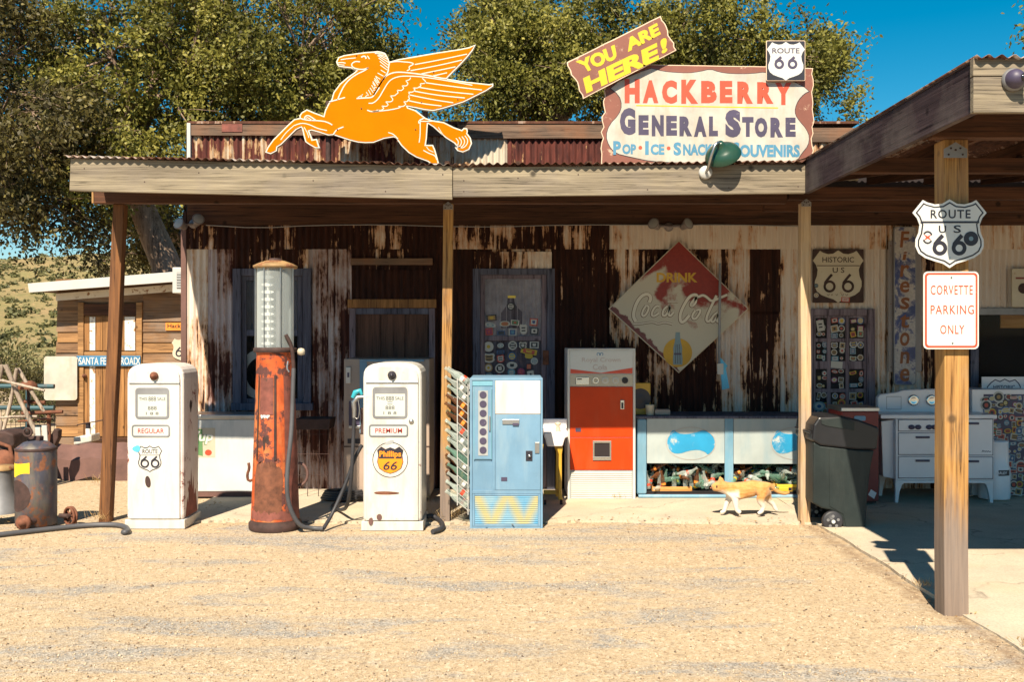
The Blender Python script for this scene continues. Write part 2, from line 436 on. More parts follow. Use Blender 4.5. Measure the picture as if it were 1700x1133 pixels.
for i, c in enumerate(STK): flat('sticker_%d' % i, tuple(x*.62 for x in c))

def glass(name, tint, alpha=.25, rough=.03, tr_=None):
    t = NT(name); t.set(tint, rough, 0, .5)
    tr = t.n('ShaderNodeBsdfTransparent'); tr.inputs[0].default_value = (*(tr_ or [min(1, .6+x*.4) for x in tint]), 1)
    fr = t.n('ShaderNodeLayerWeight'); fr.inputs[0].default_value = .35
    k = t.math('MULTIPLY_ADD', fr.outputs['Facing'], .75, alpha)
    mx = t.n('ShaderNodeMixShader'); t.l(k, mx.inputs[0]); t.l(tr.outputs[0], mx.inputs[1]); t.l(t.b.outputs[0], mx.inputs[2])
    t.l(mx.outputs[0], t.t.nodes['Material Output'].inputs['Surface']); return t.m
glass('pane', (.04,.045,.06), .06, .03, (.94,.95,.97))
glass('cylinder_glass', (.62,.68,.68), .26, .10, (.93,.95,.95))
glass('bottle_green', (.22,.38,.31), .22, .03, (.70,.86,.79))
glass('bottle_clear', (.60,.66,.62), .20, .03, (.90,.94,.92))
glass('bottle_brown', (.18,.07,.03), .35)
# ------------------------------------------------------------------ ground
def ground_material():
    t = NT('gravel'); p = t.pos()
    big = t.noise(p, .9, 4, .6); mid = t.noise(p, 5, 5, .6)
    sp = t.voro(p, 95, out='Color'); spd = t.voro(p, 95)
    bw = t.n('ShaderNodeRGBToBW'); t.l(sp, bw.inputs[0])
    fine = t.noise(p, 160, 3, .7)
    base = t.ramp(bw.outputs[0], [(.10, (.17,.12,.075)), (.26, (.41,.30,.185)), (.55, (.50,.38,.24)), (.8, (.55,.44,.30)), (.95, (.64,.56,.43))])
    base = t.mix(t.ramp(mid, [(.35, 0), (.7, .45)]), base, (.52,.40,.26))
    base = t.mix(t.math('MULTIPLY', fine, .30), base, (.33,.24,.155))
    sp2 = t.n('ShaderNodeRGBToBW'); t.l(t.voro(p, 42, out='Color'), sp2.inputs[0]); sd2 = t.voro(p, 42)
    base = t.mix(t.ramp(sp2.outputs[0], [(.10, .6), (.20, 0)]), base, (.27,.20,.13)); base = t.mix(t.ramp(sp2.outputs[0], [(.70, 0), (.86, .65)]), base, (.64,.53,.38))
    clump = t.noise(p, 17, 6, .7); base = t.mix(t.ramp(clump, [(.36, .3), (.48, 0)]), base, (.36,.27,.18))
    # worn streaks of old grey asphalt showing through, long in X
    st = t.noise(t.pos((.55, 1.9, 1)), 1.25, 6, .66, .5); k = t.math('MULTIPLY', t.ramp(st, [(.50, 0), (.60, 1)]), t.ramp(t.noise(p, 7, 6, .75), [(.36, .25), (.54, 1)]))
    yy = t.sep(p, 1)
    asp = t.ramp(bw.outputs[0], [(.1, (.13,.125,.12)), (.5, (.29,.275,.255)), (.9, (.46,.42,.37))])
    band = t.math('SUBTRACT', 1.0, t.math('MINIMUM', t.math('MULTIPLY', t.math('ABSOLUTE', t.math('SUBTRACT', t.math('ADD', yy, t.math('MULTIPLY', mid, .18)), 8.17)), 4.6), 1.0))
    xx = t.sep(p, 0); inx = t.math('MULTIPLY', t.math('GREATER_THAN', xx, -3.3), t.math('LESS_THAN', xx, 1.6))
    band = t.math('MULTIPLY', t.math('MULTIPLY', band, inx), t.ramp(mid, [(.3, .45), (.55, 1)]))
    near = t.math('LESS_THAN', yy, 9.0)
    strip = t.math('SUBTRACT', 1.0, t.math('MINIMUM', t.math('MULTIPLY', t.math('ABSOLUTE', t.math('SUBTRACT', t.math('ADD', xx, t.math('MULTIPLY', mid, .22)), 2.68)), 9.0), 1.0))
    strip = t.math('MULTIPLY', strip, t.ramp(clump, [(.35, .2), (.6, 1)]))
    k2 = t.math('MULTIPLY', t.math('MAXIMUM', k, band), near)
    col = t.mix(k2, base, asp)
    col = t.mix(t.math('MULTIPLY', strip, .85), col, (.19,.12,.075))
    col = t.mix(t.ramp(big, [(.3, 0), (.75, .25)]), col, (.53,.41,.27))
    t.bump(t.math('ADD', t.math('ADD', t.math('MULTIPLY', spd, .7), t.math('MULTIPLY', sd2, .45)), t.math('MULTIPLY', fine, .4)), .7, .012)
    t.set(col, .95, 0, .2)
ground_material()
def concrete():
    t = NT('concrete'); p = t.pos()
    n = t.noise(p, 2.2, 6, .65); f = t.noise(p, 60, 4, .7)
    col = t.mix(t.ramp(n, [(.3, 0), (.7, 1)]), (.42,.36,.28), (.58,.50,.38))
    col = t.mix(t.ramp(f, [(.35, .35), (.55, 0)]), col, (.22,.18,.14))
    col = t.mix(t.ramp(t.noise(t.pos((1,1.6,1)), .9, 5, .6), [(.5, 0), (.72, .5)]), col, (.56,.42,.26))
    wob = t.n('ShaderNodeTexNoise'); wob.inputs['Scale'].default_value = 3.0; wob.inputs['Detail'].default_value = 6; t.l(p, wob.inputs['Vector'])
    ad = t.n('ShaderNodeVectorMath', operation='MULTIPLY_ADD'); ad.inputs[1].default_value = (.30,.30,0); t.l(wob.outputs['Color'], ad.inputs[0]); t.l(t.pos((.30,.36,.3)), ad.inputs[2])
    cr = t.voro(ad.outputs[0], 1.0, feature='DISTANCE_TO_EDGE'); col = t.mix(t.math('MULTIPLY', t.ramp(cr, [(.0015, .8), (.0045, 0)]), t.ramp(n, [(.4, .1), (.6, 1)])), col, (.10,.08,.07))
    t.bump(f, .3, .005); t.set(col, .9, 0, .25)
concrete()

def grid_obj(name, x0, x1, y0, y1, nx, ny, zf, mat, parent=None):
    xs = np.linspace(x0, x1, nx+1); ys = np.linspace(y0, y1, ny+1)
    X, Y = np.meshgrid(xs, ys); Z = zf(X, Y)
    V = np.stack([X.ravel(), Y.ravel(), Z.ravel()], 1)
    i = np.arange(nx*ny); r = i//nx; c = i % nx; a = r*(nx+1)+c
    Fq = np.stack([a, a+1, a+nx+2, a+nx+1], 1)
    me = bpy.data.meshes.new(name); me.vertices.add(len(V)); me.vertices.foreach_set('co', V.ravel())
    me.loops.add(Fq.size); me.loops.foreach_set('vertex_index', Fq.ravel().astype(np.int32))
    me.polygons.add(len(Fq)); me.polygons.foreach_set('loop_start', np.arange(0, Fq.size, 4, dtype=np.int32))
    me.polygons.foreach_set('use_smooth', np.ones(len(Fq), bool)); me.update(calc_edges=True); me.validate()
    me.materials.append(M[mat]); o = bpy.data.objects.new(name, me); COL.objects.link(o)
    if parent: o.parent = parent
    return o
def gz(X, Y):
    return (0.010*np.sin(X*1.7+Y*2.3)*np.sin(Y*1.1-X*.6) + .006*np.sin(X*4.1+1)*np.sin(Y*5.3))*np.clip((8.0-Y)/2, 0, 1) - .004
g = grid_obj('ground', -12, 12, -4, 12, 160, 120, gz, 'gravel'); tag(g, kind='structure')
mb = MB(); mb.add([(-1500,12,-.02),(1500,12,-.02),(1500,1500,-.02),(-1500,1500,-.02)], [(0,1,2,3)])
mb.add([(-1500,-4,-.02),(-12,-4,-.02),(-12,12,-.02),(-1500,12,-.02)], [(0,1,2,3)])
mb.add([(12,-4,-.02),(1500,-4,-.02),(1500,12,-.02),(12,12,-.02)], [(0,1,2,3)])
tag(mb.build('terrain', 'gravel'), kind='structure')
paint('road_asphalt', (.05,.05,.052), .9, .2, vs=2, bump=.3); paint('scrubland', (.11,.085,.045), .95, .35, vs=.25, bump=.4)
mb = MB(); mb.add([(-1500,-13,-.02),(1500,-13,-.02),(1500,-4,-.02),(-1500,-4,-.02)], [(0,1,2,3)]); tag(mb.build('unseen_dark_road', 'road_asphalt'), kind='structure')  # unseen strip behind the camera, added dark to cut bounced light
mb = MB(); mb.add([(-1500,-1500,-.02),(1500,-1500,-.02),(1500,-13,-.02),(-1500,-13,-.02)], [(0,1,2,3)]); tag(mb.build('unseen_dark_ground', 'scrubland'), kind='structure')  # unseen ground farther back, also added dark to weaken the bounce

def wobbly_slab(name, edge, x0, x1, y1, z):
    mbs = MB(); n = len(edge)
    top = [(x, y, z) for x, y in edge] + [(x1, y1, z), (x0, y1, z)]
    bot = [(x, y, -.06) for x, y, _ in top]
    N = len(top); mbs.add(top, [list(range(N))]); mbs.add(top+bot, [(i, N+i, N+(i+1)%N, (i+1)%N) for i in range(N)])
    return tag(mbs.build(name, 'concrete'), kind='structure')
rr = random.Random(3)
xs = np.linspace(-3.0, 2.64, 150)
wobbly_slab('porch_pavement', [(x, 8.70+rr.uniform(-.025,.025)+.05*math.sin(x*2.1), ) for x in xs], -3.0, 2.64, 10.7, .016)
ys = np.linspace(10.7, 4.7, 150)
e = [(2.645+.012*math.sin(y*1.9)+.008*math.sin(y*7.3)+rr.uniform(-.003,.003), y) for y in ys]
mbs = MB(); top = [(x, y, .018) for x, y in e] + [(9, 4.7, .018), (9, 10.7, .018)]
N = len(top); mbs.add(top, [list(range(N))]); mbs.add(top+[(x,y,-.06) for x,y,_ in top], [(i, N+i, N+(i+1)%N, (i+1)%N) for i in range(N)])
tag(mbs.build('forecourt_pavement', 'concrete'), kind='structure')

# loose stones on the gravel: real little pebbles
def pebbles():
    n = 34000
    y = 3.6 + (9.0-3.6)*RNG.random(n)**1.15; x = (RNG.random(n)*2-1)*(y*.56+.2)
    s = .0026+.0070*RNG.random(n)**3.6; s[:60] *= 1.9
    keep = ~((x > 2.58) & (y > 4.6)); keep &= ~((y > 8.68+.05*RNG.standard_normal(n)) & (x > -3.0)); x, y, s = x[keep], y[keep], s[keep]; n = len(x)
    base = np.array([(1,0,0),(0,1,0),(-1,0,0),(0,-1,0),(0,0,.75),(0,0,-.75)])
    tri = np.array([(0,1,4),(1,2,4),(2,3,4),(3,0,4),(1,0,5),(2,1,5),(3,2,5),(0,3,5)])
    a = RNG.random(n)*6.28; ca, sa = np.cos(a), np.sin(a)
    V = base[None]*s[:,None,None]*(0.7+.6*RNG.random((n,6,1)))
    Vx = V[:,:,0]*ca[:,None]-V[:,:,1]*sa[:,None]*.8; Vy = V[:,:,0]*sa[:,None]+V[:,:,1]*ca[:,None]*.8
    V = np.stack([Vx+x[:,None], Vy+y[:,None], V[:,:,2]+(gz(x,y)+s*.3)[:,None]], 2).reshape(-1,3)
    T = (tri[None]+np.arange(n)[:,None,None]*6).reshape(-1,3)
    me = bpy.data.meshes.new('loose_pebbles'); me.vertices.add(len(V)); me.vertices.foreach_set('co', V.ravel())
    me.loops.add(T.size); me.loops.foreach_set('vertex_index', T.ravel().astype(np.int32))
    me.polygons.add(len(T)); me.polygons.foreach_set('loop_start', np.arange(0, T.size, 3, dtype=np.int32))
    at = me.attributes.new('tone', 'FLOAT', 'FACE'); at.data.foreach_set('value', np.repeat(RNG.random(n), 8).astype(np.float32))
    me.update(calc_edges=True)
    t = NT('pebble'); a_ = t.n('ShaderNodeAttribute', attribute_name='tone')
    t.set(t.ramp(a_.outputs['Fac'], [(0,(.12,.09,.07)), (.25,(.34,.24,.15)), (.6,(.46,.345,.22)), (1,(.58,.49,.37))]), .9, 0, .2)
    me.materials.append(M['pebble']); o = bpy.data.objects.new('loose_pebbles', me); COL.objects.link(o)
    tag(o, 'fine tan and grey pebbles scattered over the gravel yard', 'gravel', kind='stuff')
pebbles()

def litter():
    n = 900; x = RNG.uniform(-4.6, 3.0, n); y = 8.72+RNG.standard_normal(n)*.13; k = RNG.random(n) < .3
    y[k] = RNG.uniform(8.8, 9.7, k.sum()); x[k] = RNG.uniform(-4.8, -2.8, k.sum())
    k = RNG.random(n) < .12; x[k] = 2.63+RNG.standard_normal(k.sum())*.05; y[k] = RNG.uniform(4.8, 8.4, k.sum())
    C = np.stack([x, y, .022+.012*RNG.random(n)], 1); L = .012+.03*RNG.random(n)**2; D = np.stack([RNG.standard_normal(n), RNG.standard_normal(n), .25*RNG.standard_normal(n)], 1)
    o = leaf_mesh('leaf_litter', C, L, L*.35, D, RNG.random(n), 'litter', N2=np.tile((0,0,1.0), (n,1))+.4*RNG.standard_normal((n,3)))
    tag(o, 'dry leaves and twigs drifted along the pavement edge', 'litter', kind='stuff')
    spots = [(-3.62,8.74,.09),(-.62,8.78,.12),(-.5,8.9,.14),(-4.1,8.6,.07),(-2.4,9.9,.08),(1.05,9.9,.05),(2.66,6.4,.06),(2.7,5.2,.05),(-4.5,10.9,.12),(-.85,9.6,.1),(-3.1,8.95,.06)]
    A = []; Dv = []; Ln = []
    for sx_, sy, r_ in spots:
        m_ = 60; A.append(np.stack([sx_+RNG.standard_normal(m_)*r_*.6, sy+RNG.standard_normal(m_)*r_*.5, np.full(m_, .03)], 1)); Dv.append(np.stack([RNG.standard_normal(m_)*.6, RNG.standard_normal(m_)*.6, np.ones(m_)], 1)); Ln.append(r_*(.5+RNG.random(m_)))
    A = np.concatenate(A); Dv = np.concatenate(Dv); Ln = np.concatenate(Ln); Dn = Dv/np.linalg.norm(Dv, axis=1, keepdims=True)
    o = leaf_mesh('dry_weeds', A+Dn*Ln[:,None]*.42, Ln, np.full(len(Ln), .0035), Dv, .4+.6*RNG.random(len(Ln)), 'litter')
    tag(o, 'tufts of dry straw coloured weeds at the post and pump feet', 'weeds', kind='stuff')
# ------------------------------------------------------------------ hill
def hz(X, Y):
    t = np.clip((Y-26)/100, 0, 1.25); s = t*t*(3-2*np.clip(t, 0, 1))
    s = np.clip(s, 0, 1)
    b = s*(12.0 + 1.1*np.sin(X*.045+.6) + .7*np.sin(X*.11+Y*.05))
    return b + s*(.35*np.sin(X*.6+Y*.3)*np.sin(Y*.5-X*.2)+.2*np.sin(X*1.3)*np.sin(Y*1.1)) - .06
def hill_mat():
    t = NT('dry_hill'); p = t.pos()
    n1 = t.noise(p, .16, 6, .65); n2 = t.noise(p, 1.1, 6, .7); n3 = t.noise(p, 4, 4, .6)
    col = t.mix(t.ramp(n1, [(.35, 0), (.68, 1)]), (.28,.205,.105), (.20,.18,.075))
    col = t.mix(t.ramp(n2, [(.5, 0), (.72, .8)]), col, (.16,.155,.07))
    col = t.mix(t.ramp(n3, [(.56, 0), (.72, .7)]), col, (.50,.31,.17))
    t.bump(n2, .6, .3); t.set(col, .95, 0, .1)
hill_mat()
tag(grid_obj('hill', -140, 110, 26, 150, 160, 110, hz, 'dry_hill'), kind='structure')

def leaf_material(name, stops, trans=.35):
    t = NT(name); a = t.n('ShaderNodeAttribute', attribute_name='tone')
    c = t.ramp(a.outputs['Fac'], stops); t.set(c, .55, 0, .35)
    tr = t.n('ShaderNodeBsdfTranslucent'); t.l(c, tr.inputs[0])
    mx = t.n('ShaderNodeMixShader'); mx.inputs[0].default_value = trans
    t.l(t.b.outputs[0], mx.inputs[1]); t.l(tr.outputs[0], mx.inputs[2]); t.l(mx.outputs[0], t.t.nodes['Material Output'].inputs['Surface'])
leaf_material('leaf', [(0,(.040,.034,.012)), (.35,(.115,.112,.022)), (.7,(.235,.225,.042)), (1,(.42,.37,.085))])
leaf_material('leaf_dark', [(0,(.022,.017,.012)), (.4,(.058,.048,.018)), (.8,(.13,.11,.03)), (1,(.26,.21,.06))])
leaf_material('scrub', [(0,(.05,.05,.02)), (.5,(.13,.13,.05)), (1,(.26,.23,.10))], .2)

def leaf_mesh(name, C, L, Wd, D, tone, mat, parent=None, N2=None):
    """many small leaf quads: centres C, lengths L, widths Wd, directions D"""
    n = len(C); D = D/np.linalg.norm(D, axis=1, keepdims=True)
    r = RNG.standard_normal((n,3)) if N2 is None else N2
    S = np.cross(D, r); S /= (np.linalg.norm(S, axis=1, keepdims=True)+1e-9)
    Nn = np.cross(S, D)
    a = C - D*L[:,None]*.5; b = C + S*Wd[:,None]*.5 + Nn*Wd[:,None]*.12; c = C + D*L[:,None]*.5; d = C - S*Wd[:,None]*.5 + Nn*Wd[:,None]*.12
    V = np.stack([a,b,c,d], 1).reshape(-1,3)
    me = bpy.data.meshes.new(name); me.vertices.add(4*n); me.vertices.foreach_set('co', V.astype(np.float32).ravel())
    me.loops.add(4*n); me.loops.foreach_set('vertex_index', np.arange(4*n, dtype=np.int32))
    me.polygons.add(n); me.polygons.foreach_set('loop_start', np.arange(0, 4*n, 4, dtype=np.int32))
    at = me.attributes.new('tone', 'FLOAT', 'FACE'); at.data.foreach_set('value', tone.astype(np.float32))
    me.update(calc_edges=True); me.materials.append(M[mat])
    o = bpy.data.objects.new(name, me); COL.objects.link(o)
    if parent is not None: o.parent = parent
    return o

leaf_material('litter', [(0,(.10,.055,.025)), (.5,(.34,.20,.08)), (1,(.55,.40,.20))], .15)
litter()
def scrub():
    n = 3600; y = 30+95*RNG.random(n)**.8; x = -y*(.62*RNG.random(n)+.02) ; z = hz(x, y)
    s = .22+.75*RNG.random(n)**3
    k = 26; C = np.repeat(np.stack([x,y,z],1), k, 0); S = np.repeat(s, k)
    o = RNG.standard_normal((n*k,3)); o /= np.linalg.norm(o, axis=1, keepdims=True); o *= (RNG.random((n*k,1))**.4)
    o[:,2] = np.abs(o[:,2])*.75; C = C+o*S[:,None]*.6
    ob = leaf_mesh('hillside_scrub', C, S*.34, S*.26, RNG.standard_normal((n*k,3)), np.clip(np.repeat(RNG.random(n)*.6, k)+.4*RNG.random(n*k), 0, 1), 'scrub')
    tag(ob, 'low green desert scrub dotted over the dry hillside', 'scrub', kind='stuff')
scrub()

# ------------------------------------------------------------------ trees
def tree(label, base, fork, crown, clusters, mat, nleaf, leaf=(.082,.043), seed=1, lean_pts=None, droop=0.0, cl=(.44,.17), extra=None):
    """base/fork: trunk points; crown: list of ellipsoids (cx,cy,cz,rx,ry,rz,weight)"""
    rg = np.random.default_rng(seed); rd = random.Random(seed)
    t = thing('tree', label, 'tree', base, 'trees behind the store')
    limbs = []; mb = MB()
    tp = lean_pts or [base, tuple(base[i]*.5+fork[i]*.5+rd.uniform(-.1,.1) for i in range(3)), fork]
    r0 = .26; nseg = len(tp)
    tp = smooth_pts([tuple(p) for p in tp], 1); nseg = len(tp)
    mb.tube(tp, [r0*(1.15-.55*i/(nseg-1)) for i in range(nseg)], 10)
    mb.build('trunk', 'bark', t)
    ws = np.array([c[6] for c in crown]); ws = ws/ws.sum()
    cen = []
    for c, w in zip(crown, ws):
        k = max(3, int(round(clusters*w)))
        d = rg.standard_normal((k,3)); d /= np.linalg.norm(d, axis=1, keepdims=True)
        rad = (.30+.70*rg.random((k,1))**.55)*(1+.16*rg.standard_normal((k,1)))
        cen.append(np.array(c[:3]) + d*rad*np.array(c[3:6]))
    cen = np.concatenate(cen)
    fk = np.array(tp[-1])
    # limbs: a few big ones to crown sub-centres, then boughs to the clusters
    nl = 6 + len(crown); idx = rg.choice(len(cen), min(nl, len(cen)), replace=False); hubs = []
    lm = MB()
    for i in idx:
        e = fk + (cen[i]-fk)*.60; m = fk+(e-fk)*.5 + np.array([rd.uniform(-.25,.25), rd.uniform(-.25,.25), rd.uniform(.1,.45)])
        st = np.array(tp[max(1, len(tp)-1-rd.randint(0,2))])
        pts = smooth_pts([tuple(st), tuple(m), tuple(e)], 2)
        lm.tube(pts, [.12-.085*j/(len(pts)-1) for j in range(len(pts))], 7); hubs += [np.array(p) for p in pts[2:]]
    lm.build('limbs', 'bark', t)
    hubs = np.array(hubs); bm_ = MB()
    for cpt in cen:
        h = hubs[np.argmin(((hubs-cpt)**2).sum(1))]; m = (h+cpt)/2 + rg.standard_normal(3)*.12
        bm_.tube([tuple(h), tuple(m), tuple(cpt)], [.026,.016,.006], 4, cap=False)
        for _ in range(2):
            q = cpt + rg.standard_normal(3)*.3; bm_.tube([tuple(m), tuple((m+q)/2+rg.standard_normal(3)*.06), tuple(q)], [.012,.008,.004], 3, cap=False)
    bm_.build('twigs', 'bark', t)['kind'] = 'stuff'
    # leaves: sprays hanging off each cluster
    per = nleaf//len(cen); A = []; Dd = []; T = []
    for cpt in cen:
        ns = 9; axis = cpt-np.array(crown[0][:3]); axis = axis/(np.linalg.norm(axis)+1e-6)
        tone0 = rg.random()*.48-.04
        for s_ in range(ns):
            d = axis*.5 + rg.standard_normal(3)*.75; d[2] -= droop; d /= np.linalg.norm(d)
            ln = cl[0]*(.5+.8*rg.random()); k = per//ns
            tt = rg.random(k); P = cpt + rg.standard_normal(3)*cl[1]*.8 + d*(tt[:,None]*ln) + rg.standard_normal((k,3))*(.05+.09*tt[:,None])
            P[:,2] -= (tt**2)*ln*.25
            A.append(P); Dd.append(d*.8+rg.standard_normal((k,3))*.7+np.array([0,0,-.25])); T.append(np.clip(tone0+.18*rg.random()+.5*rg.random(k), 0, 1))
    A = np.concatenate(A); Dd = np.concatenate(Dd); T = np.concatenate(T); n = len(A)
    L = leaf[0]*(.6+.8*rg.random(n)); Wd = leaf[1]*(.6+.8*rg.random(n))
    N2 = rg.standard_normal((n,3))*.8 + np.array([0,0,1.0])
    # face up: side vector across the leaf lies level
    leaf_mesh('crown', A-np.array(base), L, Wd, Dd, T, mat, t, N2=np.cross(Dd, N2))
    return t
def TP(u, v, Y): return (PX(u,Y), Y, PZ(v,Y))
def EL(u, v, Y, ru, ry, rv, w=1.0): return (*TP(u,v,Y), ru*Y/F, ry, rv*Y/F, w)
b = TP(292, 560, 17); 
tree('tall leafy tree with leaning trunk behind the wooden shed', (b[0], 17, 0), TP(215, 300, 17),
     [EL(200,140,17.2,210,2.0,190,1.5), EL(330,60,17.5,180,1.8,140,1.0), EL(190,250,16.6,150,1.3,110,.6)], 132, 'leaf', 62000, seed=5,
     lean_pts=[(b[0],17,0), TP(285,460,17), TP(250,380,17), TP(222,310,17), TP(215,260,17)])
b = TP(20, 560, 15.5)
tree('dark drooping tree at the left edge above the hillside', (PX(-170,15.5), 15.5, 0), TP(-120, 240, 15.5),
     [EL(-20,160,15.6,150,1.5,230,1.2), EL(60,235,15.2,110,1.2,110,.9), EL(60,330,15,70,.9,45,.35), EL(-10,60,15.8,130,1.4,110,.7)], 96, 'leaf_dark', 34000, seed=9, droop=.55, cl=(.55,.2))
b = TP(500, 560, 18)
tree('broad tree rising behind the winged horse sign', (b[0], 18, 0), TP(495, 260, 18),
     [EL(500,70,18,210,2.0,150,1.5), EL(400,150,17.6,120,1.4,80,.7), EL(580,110,18.3,90,1.3,90,.6), EL(500,190,17.8,160,1.4,60,.7)], 112, 'leaf', 56000, seed=14)
b = TP(930, 560, 18.5)
tree('tree with dark trunk behind the tilted yellow lettered sign', (b[0], 18.5, 0), TP(925, 210, 18.5),
     [EL(900,70,18.5,140,1.7,110,1.3), EL(830,130,18.2,90,1.3,100,.8), EL(960,130,18.2,100,1.3,80,.7), EL(810,30,18.8,70,1.2,60,.4)], 105, 'leaf', 48000, seed=21)
b = TP(1190, 560, 18.5)
tree('rounded tree rising behind the painted store sign', (b[0], 18.5, 0), TP(1170, 200, 18.5),
     [EL(1110,75,18.5,150,1.7,75,1.2), EL(1230,120,18.4,110,1.5,70,.8), EL(1310,140,18.3,85,1.3,90,.75), EL(1060,120,18.6,100,1.4,70,.6), EL(1370,105,18.3,50,.9,35,.2)], 110, 'leaf', 50000, seed=33)
tree('leafy tree just entering the top right corner', (PX(1850,16), 16, 0), TP(1850, 150, 16),
     [EL(1885,-30,16,130,1.4,90,1.0), EL(1760,5,15.8,42,.6,26,.2)], 40, 'leaf', 12000, seed=40)
tree('dense low tree seen between the post and the store corner', (PX(330,20), 20, 0), TP(330, 420, 20),
     [EL(300,400,20,80,1.2,70,1.0), EL(220,400,20.4,60,1.0,50,.4)], 34, 'leaf_dark', 14000, seed=44)
# bushes by the shed
def bush(label, u, v, Y, r, seed, mat='scrub', k=3800):
    rg = np.random.default_rng(seed); c = np.array([PX(u,Y), Y, r*.55])
    t = thing('bush', label, 'bush', (c[0], Y, 0), 'desert bushes left of the shed')
    d = rg.standard_normal((k,3)); d /= np.linalg.norm(d, axis=1, keepdims=True)
    lob = 1+.25*np.sin(d[:,0]*5+seed)*np.sin(d[:,2]*4+1)+.15*rg.standard_normal(k)
    P = d*np.array([1,1,.75])*r*(rg.random((k,1))**.35)*lob[:,None] + np.array([0,0,r*.55]); P[:,2] = np.abs(P[:,2])
    leaf_mesh('foliage', P, r*.10*(.6+.8*rg.random(k)), r*.045*np.ones(k), d+rg.standard_normal((k,3))*.6, np.clip(.2+.6*rg.random(k), 0, 1), mat, t)
    s = MB()
    for i in range(7):
        a = rg.random()*6.28; s.tube([(c[0],Y,0), (c[0]+math.cos(a)*r*.4, Y+math.sin(a)*r*.4, r*.5), (c[0]+math.cos(a)*r*.7, Y+math.sin(a)*r*.7, r*.9)], [.03,.02,.008], 5)
    s.build('stems', 'bark', t)
bush('round dark green bush on the slope behind the junk', 45, 600, 24, .72, 1, 'leaf_dark')
bush('pale grey green bush beside the blank white sign', 62, 640, 19, .55, 2)
bush('small olive bush near the left edge above the pipe rail', 8, 590, 30, 1.1, 3)

# ------------------------------------------------------------------ the store
WY = 10.55
store = thing('general_store', 'rusty corrugated tin general store with wooden porch and side canopy', 'building', (0, WY, 0))
def corr(u0, u1, v0, v1, Y, mat, rust, grey=0, amp=.0125, pitch=.0672, name='corrugated_sheet', ragged=.0, par=None):
    x0, x1 = PX(u0,Y), PX(u1,Y); z1, z0 = PZ(v0,Y), PZ(v1,Y)
    n = max(6, int((x1-x0)/pitch*8)); vs = []
    for j, z in enumerate((z0, z1)):
        for i in range(n+1):
            x = x0+(x1-x0)*i/n
            vs.append((x, Y+amp*math.sin(2*math.pi*x/pitch), z + (random.uniform(0, ragged) if j == 0 else 0)))
    m = MB(); m.add(vs, [(i, i+1, n+2+i, n+1+i) for i in range(n)], 0, True)
    return m.build(name, mat, par or store, color=(rust, grey, 0, 1))
# backing boards behind the tin, with the two window openings left free
mb = MB(); BY = WY+.05
def wall_boards(holes, x0, x1, z0, z1):
    xs = sorted({x0, x1, *[h[0] for h in holes], *[h[1] for h in holes]})
    for a, b_ in zip(xs[:-1], xs[1:]):
        segs = [(z0, z1)]
        for h in holes:
            if h[0] < (a+b_)/2 < h[1]: segs = [(z0, h[2]), (h[3], z1)]
        for c, d in segs: mb.box(a, b_, BY, BY+.1, c, d)
HOLES = [(PX(398,WY), PX(505,WY), PZ(672,WY), PZ(452,WY)), (PX(1625,WY), PX(1790,WY), PZ(640,WY), PZ(522,WY))]
wall_boards(HOLES, -3.47, 8.0, 0, 3.84)
mb.box(-3.47, -3.37, BY+.1, 17, 0, 3.3); mb.box(7.9, 8.0, BY+.1, 17, 0, 3.3); mb.box(-3.37, 7.9, 16.9, 17, 0, 3.3)
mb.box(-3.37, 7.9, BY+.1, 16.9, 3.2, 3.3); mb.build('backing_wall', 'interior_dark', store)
# upper course of short sheets
for i, (a, b_, r_) in enumerate([(303,392,.58),(392,482,.60),(482,575,.57),(575,668,.50),(668,745,.60),(745,830,.52),(830,925,.57),(925,1012,.55),(1012,1100,.36),(1100,1195,.30),(1195,1290,.34),(1290,1375,.31),(1375,1470,.42),(1470,1560,.45),(1560,1650,.46),(1650,1760,.42)]):
    corr(a, b_, 352, 414, WY-.022, 'wall_tin', r_)
# lower course
T_, P_ = 'wall_tin', 'wall_tin_purple'
for a, b_, v0, v1, m_, r_, g_ in [
    (303,345,408,812,T_,.40,0),(345,392,408,812,P_,.42,.35),(392,505,408,446,T_,.70,0),(392,505,680,812,P_,.5,.3),
    (505,545,408,815,P_,.50,.2),(545,584,408,815,P_,.46,.25),(584,720,408,500,T_,.58,0),(720,787,408,815,T_,.74,0),
    (787,915,408,450,T_,.58,0),(912,960,408,815,T_,.70,0),(960,1012,408,815,T_,.66,0),(1008,1060,408,815,T_,.50,0),(1060,1118,408,815,T_,.56,.1),
    (1118,1190,408,815,T_,.60,0),(1190,1245,408,815,T_,.41,.2),(1245,1296,408,522,T_,.72,0),(1245,1296,518,815,T_,.60,.25),(1296,1352,408,815,T_,.36,.1),
    (1352,1452,408,520,T_,.34,.1),(1450,1500,408,815,T_,.38,.1),(1500,1550,408,815,T_,.46,.2),(1545,1625,408,520,T_,.42,.15),(1545,1625,515,815,T_,.58,.2),
    (1620,1700,408,520,T_,.30,.2),(1700,1790,408,520,T_,.35,.2),(1620,1790,640,815,T_,.6,.3),(1790,1900,408,815,T_,.45,.2)]:
    corr(a, b_, v0, v1, WY-(.004 if int(a) % 2 else .0), m_, r_, g_)
corr(584, 720, 448, 512, WY-.03, 'wall_tin', .76)
corr(392, 512, 414, 447, WY-.028, 'wall_tin', .63)
corr(786, 916, 418, 448, WY-.028, 'wall_tin', .50)
# corner trim strip in the sun
MB().pbox(300, 309, 375, 815, WY-.035, WY+.05).build('corner_trim', 'rust_sheet', store, .004)
